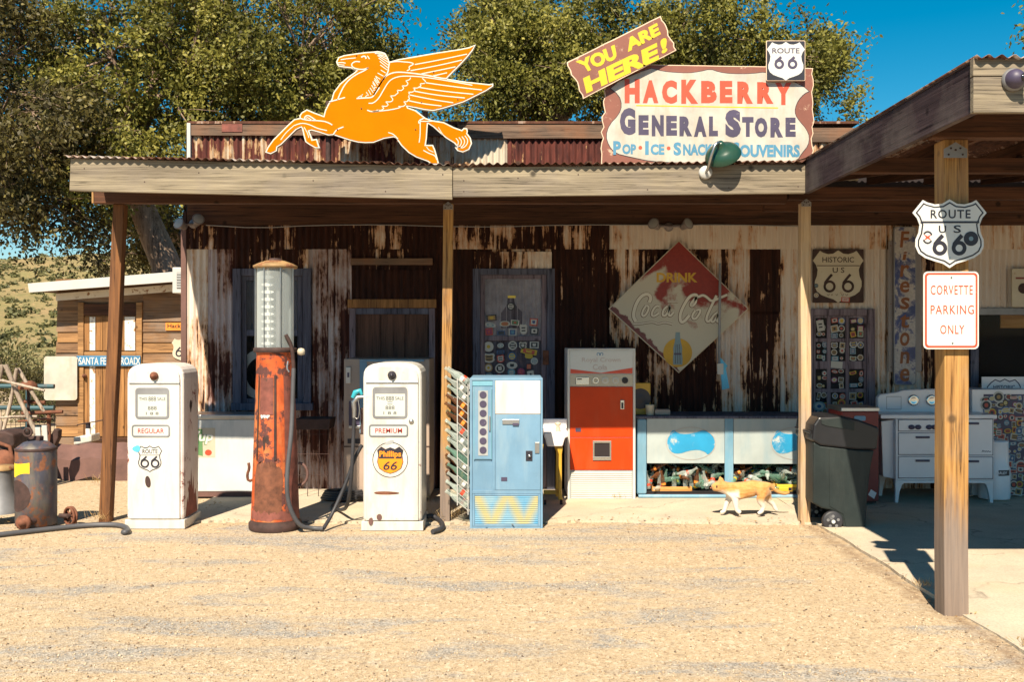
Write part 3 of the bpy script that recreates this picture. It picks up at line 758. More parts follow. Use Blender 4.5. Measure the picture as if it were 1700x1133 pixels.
# left side wall sheet
m = MB(); n = 160
vs = [(-3.485+.0095*math.sin(2*math.pi*(10.6+6.3*i/n)/.0672), 10.6+6.3*i/n, z) for z in (0, 3.3) for i in range(n+1)]
m.add(vs, [(n+1+i, n+2+i, i+1, i) for i in range(n)], 0, True); m.build('corrugated_sheet', 'wall_tin', store, color=(.4,.1,0,1))
# parapet above the porch roof
pu = [314,402,490,578,666,754,842,930,1018,1106,1194,1282,1352,1425]
for i, (a, b_) in enumerate(zip(pu[:-1], pu[1:])):
    corr(a, b_, 222, 300, WY-.02, 'parapet_tin', [.62,.58,.52,.47,.49,.44,.64,.66,.6,.5,.5,.42,.4][i])
for a, b_, va, vb in ((312,560,204,225), (558,760,206,226), (755,1010,206,230), (1005,1425,212,236)):
    MB().pbox(a, b_, va, vb, WY-.055, WY-.03).build('parapet_board', 'old_board', store, .004)
MB().pbox(368, 402, 204, 219, WY-.062, WY-.056).build('tin_patch', 'rust_red', store)
MB().pbox(310, 316, 204, 300, WY-.07, WY-.02).build('parapet_end', 'white_trim', store, .003)
m = MB()
m.pbox(312, 1426, 201, 205, WY-.065, WY+.5); m.build('parapet_cap', 'roof_tin', store, color=(.6,0,0,1))

# ---- porch and canopy roof
RY0, CY0 = 8.05, 5.09
def roof_z(y): return 3.075 + (0 if y < 8.05 else (y-8.05)*.11)
def roof_off(x): return float(np.interp(x, [-3.6,-.48,2.37,2.38], [.018,-.046,-.024,0]))
def roof_sheet(x0, x1, y0, y1):
    pitch = .0672; n = int((x1-x0)/pitch*8); m = MB(); ys = [y0, 8.06, y1] if y0 < 8 else [y0, y1]; vs = []
    for y in ys:
        for i in range(n+1):
            x = x0+(x1-x0)*i/n; vs.append((x, y, roof_z(y)+(0 if y0 < 8 else roof_off(x))+.010*math.sin(2*math.pi*x/pitch)))
    for r_ in range(len(ys)-1): m.add(vs[r_*(n+1):(r_+2)*(n+1)], [(i, i+1, n+2+i, n+1+i) for i in range(n)], 0, True)
    o = m.build('roof_sheet', 'roof_tin', store, color=(random.uniform(.45,.7), 0, 0, 1))
    sm = o.modifiers.new('thickness', 'SOLIDIFY'); sm.thickness = .0016; return o
x = -3.62
while x < 2.36:
    roof_sheet(x, min(x+.68, 2.40), RY0-random.uniform(.0,.03), WY-.01); x += .66
x = 2.375
while x < 7.0:
    roof_sheet(x, x+.68, CY0-random.uniform(.0,.03), WY-.01); x += .66
def board_px(corners, Y0, Y1, name, mat, bev=.004):
    """corners: 4 photo points (clockwise from top left) of the front face at depth Y0"""
    m = MB(); m.prism([(PX(u,Y0), PZ(v,Y0)) for u, v in corners], Y0, Y1); return m.build(name, mat, store, bev)
FY = 8.08
board_px([(117,263),(751,276),(751,331),(115,317)], FY, FY+.04, 'fascia_board', 'fascia_wood')
board_px([(752,278),(1337,272),(1337,321),(752,327)], FY, FY+.04, 'fascia_board', 'fascia_wood')
for u, v in ((140,280),(330,287),(520,300),(735,290),(770,300),(770,318),(860,296),(960,290),(1075,315),(1210,312),(1320,282),(1325,310),(640,318),(240,302)):
    m = MB(); m.prism(circ(PX(u,FY), PZ(v,FY), .006, n=8), FY-.0008, FY-.0002); m.build('nail_head', 'rust_dark', store)
# canopy side fascia (runs toward the viewer)
CX = PX(1337, FY)+.004
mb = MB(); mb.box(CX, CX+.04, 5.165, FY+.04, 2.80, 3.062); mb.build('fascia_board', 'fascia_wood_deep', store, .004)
mb = MB(); mb.box(CX-.004, CX+.048, 5.16, FY+.05, 3.063, 3.072); mb.build('drip_edge', 'rust_dark', store)
CFY = 5.12
mb = MB(); mb.box(CX-.012, 7.0, CFY, CFY+.04, 2.982, 3.075); mb.build('fascia_board', 'fascia_wood', store, .003)
mb = MB(); mb.box(CX-.010, 7.0, CFY+.003, CFY+.042, 2.795, 2.979); mb.build('fascia_board', 'fascia_wood', store, .003)
# header beams, rafters, ledger
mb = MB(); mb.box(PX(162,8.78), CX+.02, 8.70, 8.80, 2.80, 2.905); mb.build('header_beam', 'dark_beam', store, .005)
mb = MB(); mb.box(PX(162,8.78)-.02, PX(162,8.78)-.002, 8.70, 8.80, 2.80, 2.905); mb.build('lit_tone_beam_end', 'post_wood', store, .003)  # cap in brighter wood: the sunlit look of the end is in its colour
for i in range(11):
    xx = -3.45+i*.58
    mb = MB(); y0, y1 = FY+.045, WY-.06
    vs = []
    for y in (y0, y1):
        zt = roof_z(y)-.015
        vs += [(xx,y,zt-.12),(xx+.04,y,zt-.12),(xx+.04,y,zt),(xx,y,zt)]
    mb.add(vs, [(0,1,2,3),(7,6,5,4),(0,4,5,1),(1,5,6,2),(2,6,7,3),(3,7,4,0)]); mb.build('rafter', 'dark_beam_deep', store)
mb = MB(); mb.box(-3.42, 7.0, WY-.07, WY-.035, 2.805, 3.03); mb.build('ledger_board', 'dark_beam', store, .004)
for yy in (5.75, 7.3, 8.75, 9.6):
    mb = MB(); mb.box(CX+.05, 7.0, yy, yy+.09, 2.79 if yy < 6 else 2.84, 2.955 if yy < 6 else 2.95); mb.build('header_beam', 'dark_beam', store, .004)
for i in range(8):
    xx = CX+.15+i*.6
    vs = []; mb = MB()
    for y in (5.17, 8.06, WY-.06):
        zt = roof_z(y)-.012; vs += [(xx,y,zt-.10),(xx+.04,y,zt-.10),(xx+.04,y,zt),(xx,y,zt)]
    f = []
    for b0 in (0, 4):
        f += [tuple(b0+k for k in q) for q in ((0,4,5,1),(1,5,6,2),(2,6,7,3),(3,7,4,0))]
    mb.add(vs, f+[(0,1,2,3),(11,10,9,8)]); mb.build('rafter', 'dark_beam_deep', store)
# posts (each leans as it does in the picture)
def post(ub, ut, vb, Y, w, ztop, mat, d=None):
    d = d or w; xb, xt = PX(ub,Y), PX(ut,Y); m = MB(); vs = []
    nz = 7
    for i in range(nz):
        t = i/(nz-1); x = xb+(xt-xb)*t; z = (-.03)+(ztop+.03)*t; j = random.uniform(-.003,.003)
        vs += [(x-w/2+j,Y,z),(x+w/2+j,Y,z),(x+w/2+j,Y+d,z),(x-w/2+j,Y+d,z)]
    f = [(3,2,1,0), tuple(4*nz-4+k for k in range(4))]
    for i in range(nz-1):
        b0 = 4*i; f += [(b0+k, b0+(k+1)%4, b0+4+(k+1)%4, b0+4+k) for k in range(4)]
    m.add(vs, f); return m.build('porch_post', mat, store, .006)
post(172, 197, 862, 8.76, .098, 2.80, 'post_wood_dark')
p2_ = post(738, 744, 868, 8.70, .086, 2.80, 'post_wood')
p3_ = post(1338, 1338.5, 872, 8.66, .088, 2.80, 'post_wood_pale')
cpost = post(1588, 1588, 1025, 5.80, .142, 2.79, 'post_wood')
def hat(u, v0, v1, Y, w, parent):
    """pointed metal strap that ties a post to its beam"""
    x = PX(u,Y); z0 = PZ(v1,Y); z1 = PZ(v0,Y); m = MB()
    m.prism([(x-w/2,z0),(x+w/2,z0),(x+w/2,z0+(z1-z0)*.55),(x,z1),(x-w/2,z0+(z1-z0)*.55)], Y-.004, Y-.0005)
    o = m.build('strap_plate', 'steel_dull', parent)
    h = MB()
    for dx, dz in ((-.3,.2),(.3,.2),(-.2,.6),(.2,.6),(0,.5)): h.prism(circ(x+dx*w, z0+dz*(z1-z0), .006, n=8), Y-.007, Y-.0042)
    h.build('bolt', 'rust_dark', parent)
hat(744, 335, 348, 8.69, .085, store); hat(1338.5, 330, 343, 8.65, .085, store); hat(1586, 236, 262, 5.74, .135, store)

# ---- window left
def window_left():
    Y = WY-.05
    wd = MB()
    for a in ((386,400,446,680),(503,516,446,680)): wd.pbox(*a, Y, Y+.11)
    wd.pbox(400.3, 502.7, 446, 458, Y, Y+.11); wd.pbox(383, 519, 670, 682, Y-.03, Y+.11)
    win = wd.build('window', 'blue_frame', store, .004)
    wd = MB(); Y2 = Y+.05
    for a in ((400,409,458,670),(494,503,458,670),(409.3,493.7,548,558),(409.3,493.7,458,466),(409.3,493.7,662,670)): wd.pbox(*a, Y2, Y2+.03)
    wd.build('sash', 'blue_frame', win, .003)
    MB().pbox(409, 494, 466, 548, Y2+.012, Y2+.016).build('pane', 'pane', win)
    MB().pbox(409, 494, 558, 662, Y2+.012, Y2+.016).build('pane', 'pane', win)
    c = MB(); n = 60; vs = []
    for z in (PZ(550,Y2), PZ(460,Y2)):
        for i in range(n+1):
            u = 404+95*i/n; x = PX(u, Y2+.09); vs.append((x, Y2+.10+.012*math.sin(i*1.1), z))
    c.add(vs, [(i,i+1,n+2+i,n+1+i) for i in range(n)], 0, True); c.build('curtain', 'curtain', win)
    r = MB(); cx, cz = PX(436,Y2+.06), PZ(622,Y2+.06); k = (Y2+.06)/F
    arc = [(cx+34*k*math.cos(R(a)), cz+36*k*math.sin(R(a))) for a in range(60, 331, 10)]
    r.ribbon(arc, .085, Y2+.06); arc2 = circ(cx+16*k, cz-12*k, 14*k, n=20); r.ribbon(arc2, .05, Y2+.06, closed=True)
    r.build('painted_ring', 'face_grey', win)
window_left()
# ---- doors
def door1():
    Y = WY-.035
    d = MB()
    for a in ((580,590,512,815),(712,722,512,815)): d.pbox(*a, Y, Y+.08)
    dr = d.build('door', 'door_lavender', store, .004)
    MB().pbox(577, 724, 497, 511.5, Y-.012, Y+.05).build('lintel', 'door_plank', dr, .004)
    MB().pbox(582, 718, 429, 440, Y-.02, Y).build('cross_board', 'old_board', dr, .003)
    MB().pbox(590.3, 711.7, 512, 522, Y+.01, Y+.08).build('head', 'blue_frame', dr, .003)
    for a, b_ in ((590.5,632),(632.6,672),(672.6,711.5)): MB().pbox(a, b_, 522.3, 815, Y+.04, Y+.075).build('plank', 'plywood_dark', dr, .002)
door1()
STICK_RND = random.Random(77)
def sticker(cx, cz, w, h, Y, par, shape=None, cols=None):
    r_ = STICK_RND; shape = shape or r_.choice(['c','r','r','o','s','c']); m = MB()
    a, b_, c_ = cols or r_.choice([(0,3,1),(0,2,4),(0,1,3),(3,4,0),(2,0,4),(4,1,3),(1,0,3),(5,0,2),(0,6,1),(9,2,0),(0,7,3),(3,0,1),(8,0,4),(0,3,7)])
    def P(kind, sx, sz, dx=0, dz=0):
        x, z = cx+dx, cz+dz
        if kind == 'c' or kind == 'o': return circ(x, z, sx/2, sz/2, 16)
        if kind == 's': return [(x-sx*.5,z+sz*.3),(x-sx*.38,z+sz*.5),(x,z+sz*.42),(x+sx*.38,z+sz*.5),(x+sx*.5,z+sz*.3),(x+sx*.42,z),(x+sx*.5,z-sz*.2),(x+sx*.3,z-sz*.42),(x,z-sz*.5),(x-sx*.3,z-sz*.42),(x-sx*.5,z-sz*.2),(x-sx*.42,z)]
        return [(x-sx/2,z-sz/2),(x+sx/2,z-sz/2),(x+sx/2,z+sz/2),(x-sx/2,z+sz/2)]
    if shape == 'c': h = w
    m.prism(P(shape,w,h), Y-.0012, Y-.0002, 0, back=False)
    m.prism(P(shape,w*.72,h*.70), Y-.0017, Y-.0013, 1, back=False)
    k = r_.random()
    if k < .4: m.prism(P('c',w*.34,h*.36), Y-.0022, Y-.0018, 2, back=False)
    elif k < .8:
        for q in (-.14,.14): m.prism(P('r',w*.5,h*.13,0,h*q), Y-.0022, Y-.0018, 2, back=False)
    else: m.prism(P('s',w*.4,h*.45), Y-.0022, Y-.0018, 2, back=False)
    w_ = R(r_.gauss(0, 7)); cs, sn = math.cos(w_), math.sin(w_)
    m.v = [(cx+(x-cx)*cs-(z-cz)*sn, y, cz+(x-cx)*sn+(z-cz)*cs) for x, y, z in m.v]
    return m.build('sticker', ['sticker_%d'%a, 'sticker_%d'%b_, 'sticker_%d'%c_], par)
def door2():
    Y = WY-.05
    d = MB()
    for a in ((785,797,446,815),(908,921,446,815)): d.pbox(*a, Y, Y+.09)
    d.pbox(797.3, 907.7, 446, 456, Y, Y+.09); dr = d.build('door', 'blue_frame', store, .004)
    lf = MB(); Y2 = Y+.03
    for a in ((797.5,805,456.5,812),(899,907.5,456.5,812),(805.2,898.8,456.5,463),(805.2,898.8,558,566),(805.2,898.8,690,720),(805.2,898.8,795,812)): lf.pbox(*a, Y2, Y2+.035)
    leaf = lf.build('door_leaf', 'door_lavender', dr, .003)
    MB().pbox(805, 899, 720, 795, Y2+.012, Y2+.025).build('panel', 'door_lavender', leaf)
    MB().pbox(805, 899, 463, 558, Y2+.014, Y2+.017).build('pane', 'pane', leaf)
    MB().pbox(805, 899, 566, 690, Y2+.014, Y2+.017).build('pane', 'pane', leaf)
    c = MB(); n = 70; vs = []
    for z in (PZ(560,Y2), PZ(461,Y2)):
        for i in range(n+1): vs.append((PX(805+94*i/n, Y2+.04), Y2+.032+.006*math.sin(i*.9)+.004*math.sin(i*2.3), z))
    c.add(vs, [(i,i+1,n+2+i,n+1+i) for i in range(n)], 0, True); c.build('curtain', 'lace', leaf)
    MB().pbox(805, 899, 566, 690, Y2+.045, Y2+.05).build('backing_panel', 'door_lavender', leaf)
    m = MB(); YY = Y2+.026      # open paper tag hung in the pane: bottle-shaped outline
    m.prism(pp([(832,520),(838,512),(842,505),(843,494),(853,494),(855,505),(860,512),(867,518),(867,545),(832,545)], YY), YY, YY+.002); m.build('hanging_card', 'door_lavender', leaf)
    MB().pbox(843, 856, 491, 495, Y2+.011, Y2+.0135).build('brass_strip', 'print_yellow', leaf)
    S = Y2+.0138; k = S/F
    for u, v, w, h, sh, cols in [(848,509,13,13,'c',(3,0,3)),(816,528,17,10,'r',(3,7,4)),(814,540,18,8,'o',(0,9,0)),(838,538,18,10,'o',(0,7,1)),(855,536,14,9,'r',(0,6,1)),
        (886,535,13,12,'r',(1,0,2)),(812,551,12,12,'r',(1,8,1)),(851,552,13,12,'r',(0,2,5)),(869,547,13,17,'s',(0,0,3)),(887,550,13,11,'r',(3,0,3)),(832,553,13,7,'r',(2,3,3)),
        (811,576,17,17,'c',(0,0,4)),(831,574,11,8,'o',(0,9,0)),(831,585,13,6,'r',(2,3,2)),(851,574,15,15,'c',(0,3,0)),(868,574,13,12,'s',(0,3,0)),(887,573,15,11,'r',(0,3,0)),
        (878,584,27,9,'r',(4,1,4)),(878,591,14,10,'s',(4,4,4)),(812,595,19,16,'s',(0,7,3)),(831,596,13,13,'s',(1,0,3)),(850,592,15,14,'c',(2,4,5)),(887,600,12,12,'c',(0,9,0)),
        (811,611,14,14,'c',(7,0,4)),(830,612,16,16,'c',(0,3,0)),(850,607,18,12,'o',(0,0,3)),(878,609,9,11,'r',(3,1,7)),(849,619,13,13,'c',(5,9,0)),(865,618,13,13,'c',(8,8,1)),(881,622,11,12,'r',(0,0,3)),(812,624,12,9,'o',(9,3,0)),(828,626,12,9,'o',(1,0,1)),
        (815,640,16,12,'r',(0,2,4)),(838,642,14,14,'c',(3,0,1)),(860,640,18,10,'o',(0,1,3)),(882,642,13,13,'c',(4,3,0)),(820,660,16,12,'r',(1,0,3)),(850,662,14,14,'c',(0,2,0)),(880,662,14,11,'r',(5,0,2))]:
        sticker(PX(u,S), PZ(v,S), w*k, h*k, S, leaf, sh, cols)
    MB().pbox(901, 911, 582, 606, Y-.02, Y-.001).build('lock_box', 'rust', dr, .004)
door2()
def door3():
    Y = WY-.05; d = MB()
    for a in ((1340,1350,513,815),(1440,1453,513,815)): d.pbox(*a, Y, Y+.09)
    d.pbox(1350.3, 1439.7, 513, 524, Y, Y+.09); dr = d.build('door', 'door_lavender', store, .004)
    lf = MB(); Y2 = Y+.035
    ru = [1350.5,1354,1373,1379,1404,1410,1435,1439.5]; rv = [524.5,528,562,568,600,613,646,652,690,700,812]
    for i in range(0, 8, 2): lf.pbox(ru[i], ru[i+1], 524.5, 812, Y2, Y2+.035)
    for a, b_ in ((1354.1,1372.9),(1379.1,1403.9),(1410.1,1434.9)):
        for v0, v1 in ((524.5,528),(562,568),(600,613),(646,652),(690,812)): lf.pbox(a, b_, v0, v1, Y2+.001, Y2+.034)
    leaf = lf.build('door_leaf', 'door_lavender', dr, .002)
    for a, b_ in ((1354,1373),(1379,1404),(1410,1435)):
        for v0, v1 in ((528,562),(568,600),(613,646),(652,690)):
            MB().pbox(a, b_, v0, v1, Y2+.012, Y2+.016).build('pane', 'pane', leaf)
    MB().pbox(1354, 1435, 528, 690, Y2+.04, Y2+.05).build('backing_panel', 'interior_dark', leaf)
    S = Y2+.0118; k = S/F; r_ = random.Random(5)
    for a, b_ in ((1354,1373),(1379,1404),(1410,1435)):
        for v0, v1 in ((528,562),(568,600),(613,646),(652,690)):
            for j in range(3):
                for i in range(2):
                    if r_.random() < .12: continue
                    w = (b_-a)/2*r_.uniform(.55,1.12); h = (v1-v0)/3*r_.uniform(.5,1.1)
                    sticker(PX(a+(b_-a)*(.27+.46*i)+r_.uniform(-1.6,1.6),S), PZ(v0+(v1-v0)*(1/6+j/3)+r_.uniform(-2,2),S), w*k, h*k, S-.0004*r_.random(), leaf)
    for u, v, w, h, c in ((1389,606,19,11,(0,0,0)),(1362,541,12,18,(0,0,3)),(1360,675,21,16,(9,0,2))): sticker(PX(u,Y2-.001), PZ(v,Y2-.001), w*k, h*k, Y2-.001, leaf, 'o' if h == 16 else 'r', c)
door3()
# ---- dark window opening on the right
def window_right():
    Y = WY-.03; f = MB()
    f.pbox(1612, 1625, 512, 815, Y, Y+.1); wn_ = f.build('window', 'blue_frame', store, .004)
    MB().pbox(1625.4, 1800, 512, 523, Y-.02, Y+.1).build('head', 'steel_dull', wn_, .003)
    MB().pbox(1625.4, 1800, 638, 646, Y-.02, Y+.1).build('sill', 'old_board', wn_, .003)
    MB().pbox(1625.5, 1800, 523, 638, Y+.06, Y+.064).build('pane', 'pane', wn_)
    MB().pbox(1661, 1800, 523, 545, Y+.075, Y+.09).build('blind', 'crate_wood', wn_)
window_right()
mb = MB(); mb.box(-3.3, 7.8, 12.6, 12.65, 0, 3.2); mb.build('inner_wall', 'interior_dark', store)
# ------------------------------------------------------------------ signs
SHIELD = [(-.5,.30),(-.36,.49),(-.30,.455),(-.20,.425),(-.10,.435),(0,.50),(.10,.435),(.20,.425),(.30,.455),(.36,.49),(.5,.30),(.44,.22),(.405,.12),(.42,0),(.46,-.10),(.462,-.20),(.42,-.30),(.33,-.37),(.20,-.42),(.09,-.455),(0,-.52),(-.09,-.455),(-.20,-.42),(-.33,-.37),(-.42,-.30),(-.462,-.20),(-.46,-.10),(-.42,0),(-.405,.12),(-.44,.22)]
def shield(cx, cz, w, h): return [(cx+x*w, cz+z*h) for x, z in SHIELD]
def six(mb, cx, cz, w, h, y, st, mi=0):
    """numeral 6 drawn as a ribbon: straight tail into a round bowl"""
    r = w*.5-st*.5; bz = cz-h*.5+r+st*.5
    mb.ribbon([(cx+r*math.cos(R(a)), bz+r*math.sin(R(a))) for a in range(0, 360, 15)][::-1], st, y, mi, closed=True)
    tx, tz = cx-r*.94, bz+r*.34
    mb.ribbon([(cx+w*.20, cz+h*.5), (cx-w*.06, cz+h*.5-h*.20), (tx+st*.12, tz+r*.45), (tx, tz-r*.1)], [st*1.05, st*1.05, st, st], y-.00005, mi)

# --- winged horse
def a1(x, y): return (430+x/5.665, 70+y/5.665)
def a2(x, y): return (620+x/5.665, 70+y/5.665)
HY = 10.08
horse = thing('winged_horse_sign', 'orange winged horse sign with white outlines above the porch roof', 'sign', (PX(640,HY), HY, roof_z(HY)))
O = [a1(*p) for p in [(725,185),(745,140),(800,120),(900,105),(1000,92),(1075,86)]]
O += [a2(*p) for p in [(40,82),(75,88),(110,100),(135,140),(150,182),(240,157),(400,130),(600,95),(800,65),(900,45),(962,20),(930,80),(880,142),(820,207),(760,267),(700,328),(690,341),(850,368),(1000,384),(1090,394),(1127,386),(1127,412),(1060,457),(960,507),(850,562),(740,597),(640,627),(560,645),(480,635),(400,618),(320,603),(325,613),(400,640),(450,680),(490,712),(560,735),(660,750),(760,800),(830,825),(850,805),(882,810),(888,840),(882,856),(915,900),(927,950),(900,1010),(840,1036),(790,1022),(765,990),(788,985),(760,950),(680,900),(610,840),(560,795),(512,765),(508,810),(502,900),(492,965),(560,965),(580,1010),(600,1080),(618,1150),(545,1150),(510,1122),(400,1082),(330,1040),(260,972),(212,902),(190,892),(100,907),(0,945)]]
O += [a1(*p) for p in [(1000,948),(930,942),(850,922),(760,892),(700,872),(650,876),(560,846),(492,828),(472,834),(490,880),(502,915),(545,908),(560,958),(572,996),(530,996),(470,962),(435,937),(420,882),(405,812),(395,800),(350,822),(280,892),(210,962),(172,985),(167,1022),(110,1052),(58,1036),(80,988),(130,918),(200,848),(270,778),(330,723),(382,712),(380,690),(400,660),(450,630),(520,660),(607,692),(620,640),(650,580),(680,540),(700,470),(760,390),(830,330),(900,280),(917,264),(860,240),(800,235),(745,226),(733,206)]]
P = pp(O, HY)
m = MB(); m.prism(P, HY, HY+.055); m.build('backing_plate', 'horse_white', horse)
m = MB(); m.prism(inset(P, .0125), HY-.004, HY-.0005); m.build('orange_face', 'horse_orange', horse)
st = MB(); ly = HY-.0065
def L1(pts, w=.011): st.ribbon(smooth_pts(pp([a1(*p) for p in pts], HY), 2), w, ly)
def L2(pts, w=.011): st.ribbon(smooth_pts(pp([a2(*p) for p in pts], HY), 2), w, ly)
L1([(1030,240),(990,270),(920,300),(850,350),(800,410),(765,480),(740,540)]); L1([(660,562),(740,540),(810,520)])
L1([(950,185),(910,180),(880,195),(870,215),(885,240),(940,256),(990,256),(1030,240)]); L1([(740,195),(780,190),(815,197)], .009); L1([(745,211),(805,216)], .007)
L1([(770,165),(830,155),(910,148)], .009); L1([(962,142),(985,130),(1003,136),(1008,156)], .014); L1([(1020,128),(1040,158)], .009)
L1([(428,722),(435,697),(465,687),(500,710),(532,732)]); L1([(385,716),(450,735),(600,740),(660,760),(690,780)]); L1([(330,785),(400,760),(470,772),(550,812),(640,832)], .009)
L1([(330,785),(255,850),(205,920)], .008); L1([(700,868),(730,822),(795,797)]); L1([(1018,640),(1060,655),(1130,645)])
L1([(425,800),(455,850),(470,900)], .007); L1([(440,720),(455,705),(500,735)], .007)
L1([(918,530),(1000,524),(1062,522),(1090,490),(1133,425)], .012)
for q in [((930,520),(970,500)),((960,520),(975,490)),((1000,515),(1030,490)),((1030,505),(1010,470)),((1055,495),(1030,450)),((1075,475),(1045,430)),((1090,455),(1060,405)),((1105,430),(1070,385)),((1120,405),(1085,355)),((1133,385),(1100,330))]: L1(list(q), .007)
for q in [((0,455),(20,415)),((20,410),(-5,370)),((45,385),(10,340)),((65,350),(20,320)),((95,320),(40,290)),((115,290),(70,262)),((130,262),(65,215)),((135,240),(60,180)),((138,215),(50,150)),((140,190),(40,125)),((132,160),(30,110)),((120,135),(15,105)),((105,115),(0,95))]: L2(list(q), .008)
L2([(150,195),(142,240),(138,285),(100,338),(60,400),(0,500)], .012)
L2([(0,500),(60,400),(110,322),(170,290),(240,280),(350,290),(500,310),(640,340),(690,343)], .012)
L2([(-45,575),(0,575),(50,530),(90,460),(130,390),(170,347),(240,322),(320,318),(450,325),(600,347),(750,372),(930,405)], .010)
for q in [[(480,380),(700,412),(1020,450)],[(430,425),(650,462),(940,490)],[(380,460),(600,500),(860,525)],[(335,495),(550,540),(750,570)],[(330,550),(480,582),(640,600)]]: L2(q, .010)
for q in [[(880,112),(600,172),(390,210)],[(832,168),(600,222),(350,268)],[(772,232),(600,268),(450,298)],[(692,288),(560,318)],[(150,190),(220,180),(280,185)],[(280,185),(350,190),(385,205),(330,232),(345,255),(315,270)]]: L2(q, .010)
def scal(pts):
    for a, b in zip(pts[:-1], pts[1:]):
        dx, dy = b[0]-a[0], b[1]-a[1]; mx, my = (a[0]+b[0])/2, (a[1]+b[1])/2
        L2([a, (mx-dy*.38, my+dx*.38) if dy > 0 else (mx, my), b, (b[0]-38, b[1]-4)], .008)
for S_ in ([(350,332),(305,362),(320,400),(270,410),(275,445),(225,452),(215,490),(160,505),(180,550),(115,560),(135,595),(80,600),(90,630),(30,640)], [(460,340),(490,375),(440,390),(430,420),(375,430),(385,455),(330,470),(330,510),(325,545),(285,560),(300,590),(235,605)]):
    for a, b in zip(S_[:-1], S_[1:]):
        mx, my = (a[0]+b[0])/2+14, (a[1]+b[1])/2+8; L2([a, (mx, my), b], .0085)
L2([(-10,655),(60,648),(140,640),(235,622),(260,608)], .010)
L2([(480,712),(425,740),(430,765)], .012); L2([(430,745),(510,745),(565,742)], .009); L2([(440,750),(440,880),(430,945)], .009); L2([(140,850),(190,866),(232,912)], .009)
L2([(610,800),(640,850),(660,880)], .006)
for k in range(4): L2([(860-k*28,880+k*8),(890-k*30,920+k*4),(880-k*28,965),(840-k*22,1000-k*4),(800-k*4,985-k*5)], .008)
L2([(470,1018),(520,1046),(580,1066),(598,1110)], .009); L2([(500,985),(520,1015),(565,1035)], .007)
st.build('white_linework', 'horse_white', horse)
for u in (545, 706):
    m = MB(); x = PX(u, HY+.08); m.tube([(x,HY+.085,roof_z(HY)), (x,HY+.085,PZ(165,HY))], .028, 8); m.build('support_pole', 'rust_dark', horse)

for u, v in ((592,92),(700,170),(760,165),(560,215),(660,235),(600,180),(720,120),(690,215)):
    m = MB(); m.prism(circ(PX(u,HY), PZ(v,HY), .007, n=8), HY-.010, HY-.0042); m.build('bolt', 'rust', horse)
# --- big painted store sign
GY = 9.62
gs = thing('store_sign', 'large painted white store sign with brown ragged border and red, navy and blue lettering', 'sign', (PX(1175,GY), GY, roof_z(GY)))
rr = random.Random(12); edge = []
def rag(p, q, n, a):
    return [(p[0]+(q[0]-p[0])*i/n+(rr.uniform(-a,a) if 0 < i < n else 0), p[1]+(q[1]-p[1])*i/n+(rr.uniform(-a,a)*.4 if 0 < i < n else 0)) for i in range(n)]
edge = rag((1028,106),(1271,110),12,.6)+rag((1271,110),(1350,113),6,.6)+rag((1350,113),(1349,270),16,2.6)+rag((1349,270),(998,272),10,.5)+rag((998,272),(1003,150),14,2.8)+rag((1003,150),(1028,106),5,1.5)
P = pp(edge, GY)
m = MB(); m.prism(P, GY, GY+.03); m.build('board', 'sign_edge', gs)
m = MB(); m.prism(inset(P, .008), GY-.0025, GY-.0003); m.build('brown_border', 'sign_brown', gs)
def a4(x, y): return (900+x/3.0615, 10+y/3.0615)
W_ = [(545,315),(590,328),(640,337),(740,343),(800,335),(855,322),(900,338),(960,346),(1060,346),(1140,336),(1240,365),(1362,430),(1330,445),(1300,478),(1283,520),(1285,555),(1305,585),(1340,625),(1357,665),(1350,710),(1318,748),(1296,784),(1240,792),(900,797),(700,796),(560,790),(450,767),(372,748),(340,710),(325,660),(342,605),(392,552),(407,505),(392,452),(335,408)]
Wp = pp(smooth_pts([a4(*p) for p in W_], 1, True), GY)
m = MB(); m.prism(inset(Wp, -.006), GY-.004, GY-.0028); m.build('panel_outline', 'ink', gs)
m = MB(); m.prism(Wp, GY-.006, GY-.0042); m.build('white_panel', 'sign_white', gs)
ty = GY-.0075
def T(par, mat, items, Y):
    for s, u0, u1, v0, v1, k in items:
        m = MB(); put_text(m, s, PX(u0,Y), PX(u1,Y), PZ(v1,Y), PZ(v0,Y), Y, **k)
        m.build('letter' if len(s) == 1 else 'lettering', mat, par)
B = dict(bold=.045)
T(gs, 'letter_red', [(c, u0, u1, v0, v1, dict(bold=.068)) for c, u0, u1, v0, v1 in [('H',1037,1062,131,171),('A',1067,1093,133,171),('C',1099,1124,133,172),('K',1131,1159,132,172),('B',1164,1190,134,171),('E',1195,1216,134,171),('R',1224,1250,135,172),('R',1257,1284,136,172),('Y',1287,1314,137,174)]], ty)
T(gs, 'ink_blue', [(c, u0, u1, v0, v1, dict(bold=.070)) for c, u0, u1, v0, v1 in [('G',1029,1055,179,224),('E',1060,1077,191,224),('N',1082,1102,191,226),('E',1106,1124,192,225),('R',1128,1149,193,226),('A',1152,1173,193,227),('L',1177,1192,193,226),('S',1204,1230,182,228),('T',1232,1251,194,227),('O',1253,1274,195,228),('R',1279,1300,195,228),('E',1304,1321,195,227)]], ty)
T(gs, 'letter_blue', [(c, u0, u1, v0, v1, dict(bold=.048)) for c, u0, u1, v0, v1 in [('P',1018,1031,234,257),('OP',1033,1056,239,256),('I',1071,1077,234,257),('CE',1080,1103,239,257),('S',1118,1131,236,258),('NACKS',1134,1190,239,258),('S',1216,1228,236,258),('OUVENIRS',1228,1328,240,261)]], ty)
m = MB(); m.prism(circ(PX(1063,ty), PZ(245,ty), .018, n=14), ty-.001, ty); m.build('red_dot', 'letter_red', gs)
m = MB(); m.prism(circ(PX(1110,ty), PZ(246,ty), .018, n=14), ty-.001, ty); m.build('red_dot', 'letter_red', gs)
